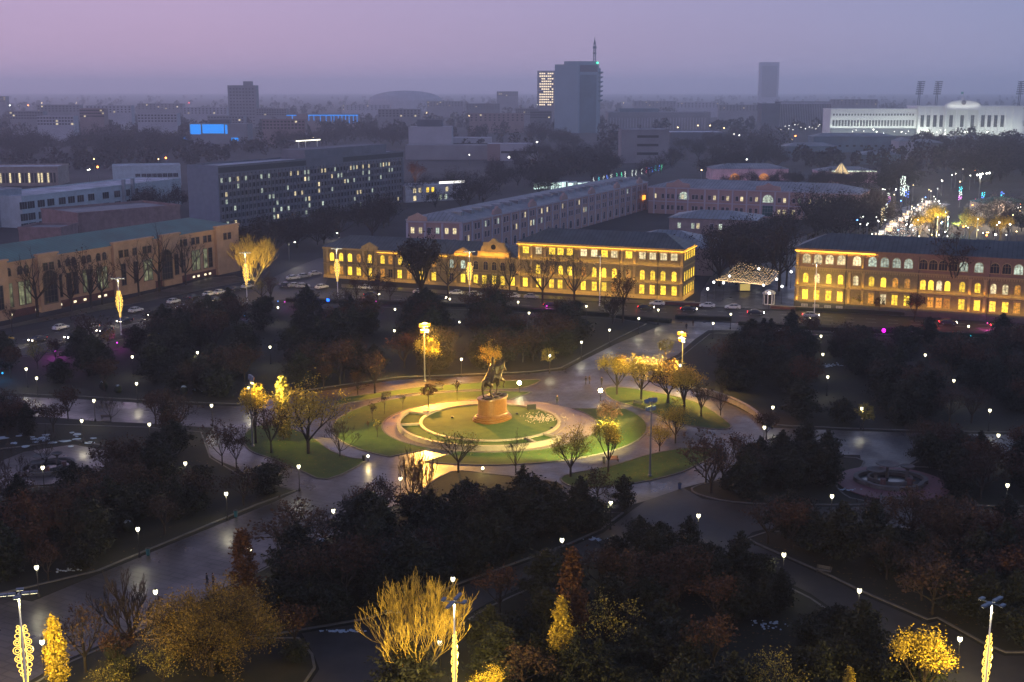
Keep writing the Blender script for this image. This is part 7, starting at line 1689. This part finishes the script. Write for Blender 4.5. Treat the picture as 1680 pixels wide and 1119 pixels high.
for u, vb, vt, s, w_, l in ((1479, 340, 288, 'wwww', 1.1, 'tall white sparkling column in the festival street'), (1487, 335, 303, 'bw', .8, 'white and blue column right of the tall sparkling one'), (1457, 345, 316, 'bmw', .6, 'blue and white column left of the tall sparkling one'), (1574, 340, 306, 'mwc', .7, 'cyan and pink column by the golden lit tree'), (1611, 348, 315, 'cbc', .6, 'cyan column before the pavilion'), (1600, 345, 325, 'r', .5, 'red column before the pavilion'), (1643, 336, 314, 'bcb', .8, 'blue forked column behind the pavilion roof'), (1452, 378, 333, 'ww', .4, 'thin pale column at the lower festival street'), (1446, 385, 340, 'yy', .4, 'thin yellowish column at the lower festival street')): led_column(u, vb, vt, l, [gm_[c] for c in s], w_)
cols = []
r = random.Random(41)
for i, u in enumerate((974, 982, 990, 996, 1003, 1012, 1020, 1026, 1037, 1043, 1053, 1060, 1065, 1070, 1075, 1081, 1085)):
    v = 303 - (u - 974) * .2; led_column(u, v + 4, v - 12, 'slim festive light column behind the peach range, %s from left' % ORD[i], [gm_[r.choice('wybwgcwr')]], .35)
for i, (u0, u1) in enumerate(((882, 902), (910, 932), (940, 946), (955, 968))):
    a, b = P(u0, 311), P(u1, 309); t = thing('market_pavilion', 'brightly lit white market pavilion behind the peach range, %s from left' % ORD[i], 'pavilion', a, atan2(b.y - a.y, b.x - a.x), 'lit pavilions behind the peach range'); L = (b - a).length
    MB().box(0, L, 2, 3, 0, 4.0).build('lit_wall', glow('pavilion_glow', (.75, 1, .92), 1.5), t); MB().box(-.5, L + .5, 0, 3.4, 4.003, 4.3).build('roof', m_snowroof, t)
    for f in np.linspace(.05, .95, 5): MB().box(L * f - .12, L * f + .12, 0, .25, 0, 4).build('post', m_white, t)
t = tp('rust', 681, 306, 268, 'orange floodlit tree beside the office slab end'); p = t.location; spot('tree_lamp', None, (p.x - 1, p.y - 10, .5), (p.x, p.y, 6), 14000, (1, .38, .03), 80)
spot('wall_glow', None, P(668, 305) + Vector((1, 5, .5)), P(668, 285) + Vector((0, 0, 14)), 6000, (1, .3, .04), 60)
# big double street lamp near the pavilion
p = P(1605, 335); t = thing('twin_lamp', 'tall street lamp with four white heads on long arms near the pavilion', 'street lamp', p)
MB().tube([(0, 0, 0), (0, 0, 16)], .18, 6).build('pole', m_steel, t); MB().tube([(-3.2, 0, 15.6), (0, 0, 16), (5, 0, 16.8)], .1, 5).build('arm', m_steel, t)
for x, z in ((-1.7, 15.6), (.9, 16.2), (3.2, 16.5), (4.6, 16.7)):
    b = MB(); b.ball((x, 0, z - .3), .42, 8, 6); b.build('lamp_globe', glow('twin_white', (1, .93, .8), 14), t)
point('twin_light', t, (0, -.6, 14.4), 6000, (1, .86, .62), .4)
p = P(1515, 372); point('festival_fill', None, (p.x, p.y, 9), 60000, (1, .75, .5), .5)  # unseen fill lamps added for the glow over the festival street
p = P(1565, 392); point('festival_fill', None, (p.x, p.y, 5), 8000, (.55, .95, .85), .5)
p = P(1640, 372); point('festival_fill', None, (p.x, p.y, 8), 30000, (1, .78, .5), .5)
# road-side lamps left of the crossing
for u, vb, vt, l in ((475, 432, 398, 'plain grey street lamp left of the crossing'), (545, 395, 383, 'plain street lamp on the side road behind the wing')):
    p = P(u, vb); b = (CY - vt) / F; dy, dz = cos(TH) + b * sin(TH), -sin(TH) + b * cos(TH); h = CAMZ + p.y / dy * dz
    t = thing('street_lamp', l, 'street lamp', p); MB().tube([(0, 0, 0), (0, 0, h), (2, 0, h + .3)], .1, 6).build('pole', m_steel, t); b = MB(); b.ball((2.1, 0, h + .12), .25, 8, 5, sq=(1.5, 1, .5)); b.build('lamp_head', glow('plain_head', (1, .92, .75), 7), t)
    point('street_light', t, (2.1, 0, h - .4), 900, (1, .9, .7), .3)

# ------------------------------------------------------------------ air
hz = MB().box(-9600, 9600, -400, 14600, -1, 150)
hm = bpy.data.materials.new('haze'); hm.use_nodes = True; ht = hm.node_tree; ht.nodes.clear()
ho = ht.nodes.new('ShaderNodeOutputMaterial'); hv = ht.nodes.new('ShaderNodeVolumePrincipled'); hv.inputs['Density'].default_value = .00020; hv.inputs['Color'].default_value = (.93, .97, 1, 1); hv.inputs['Anisotropy'].default_value = 0.65
ht.links.new(hv.outputs[0], ho.inputs['Volume'])
tag(hz.build('haze', hm), 'evening haze over the whole city', 'haze', None, 'stuff')
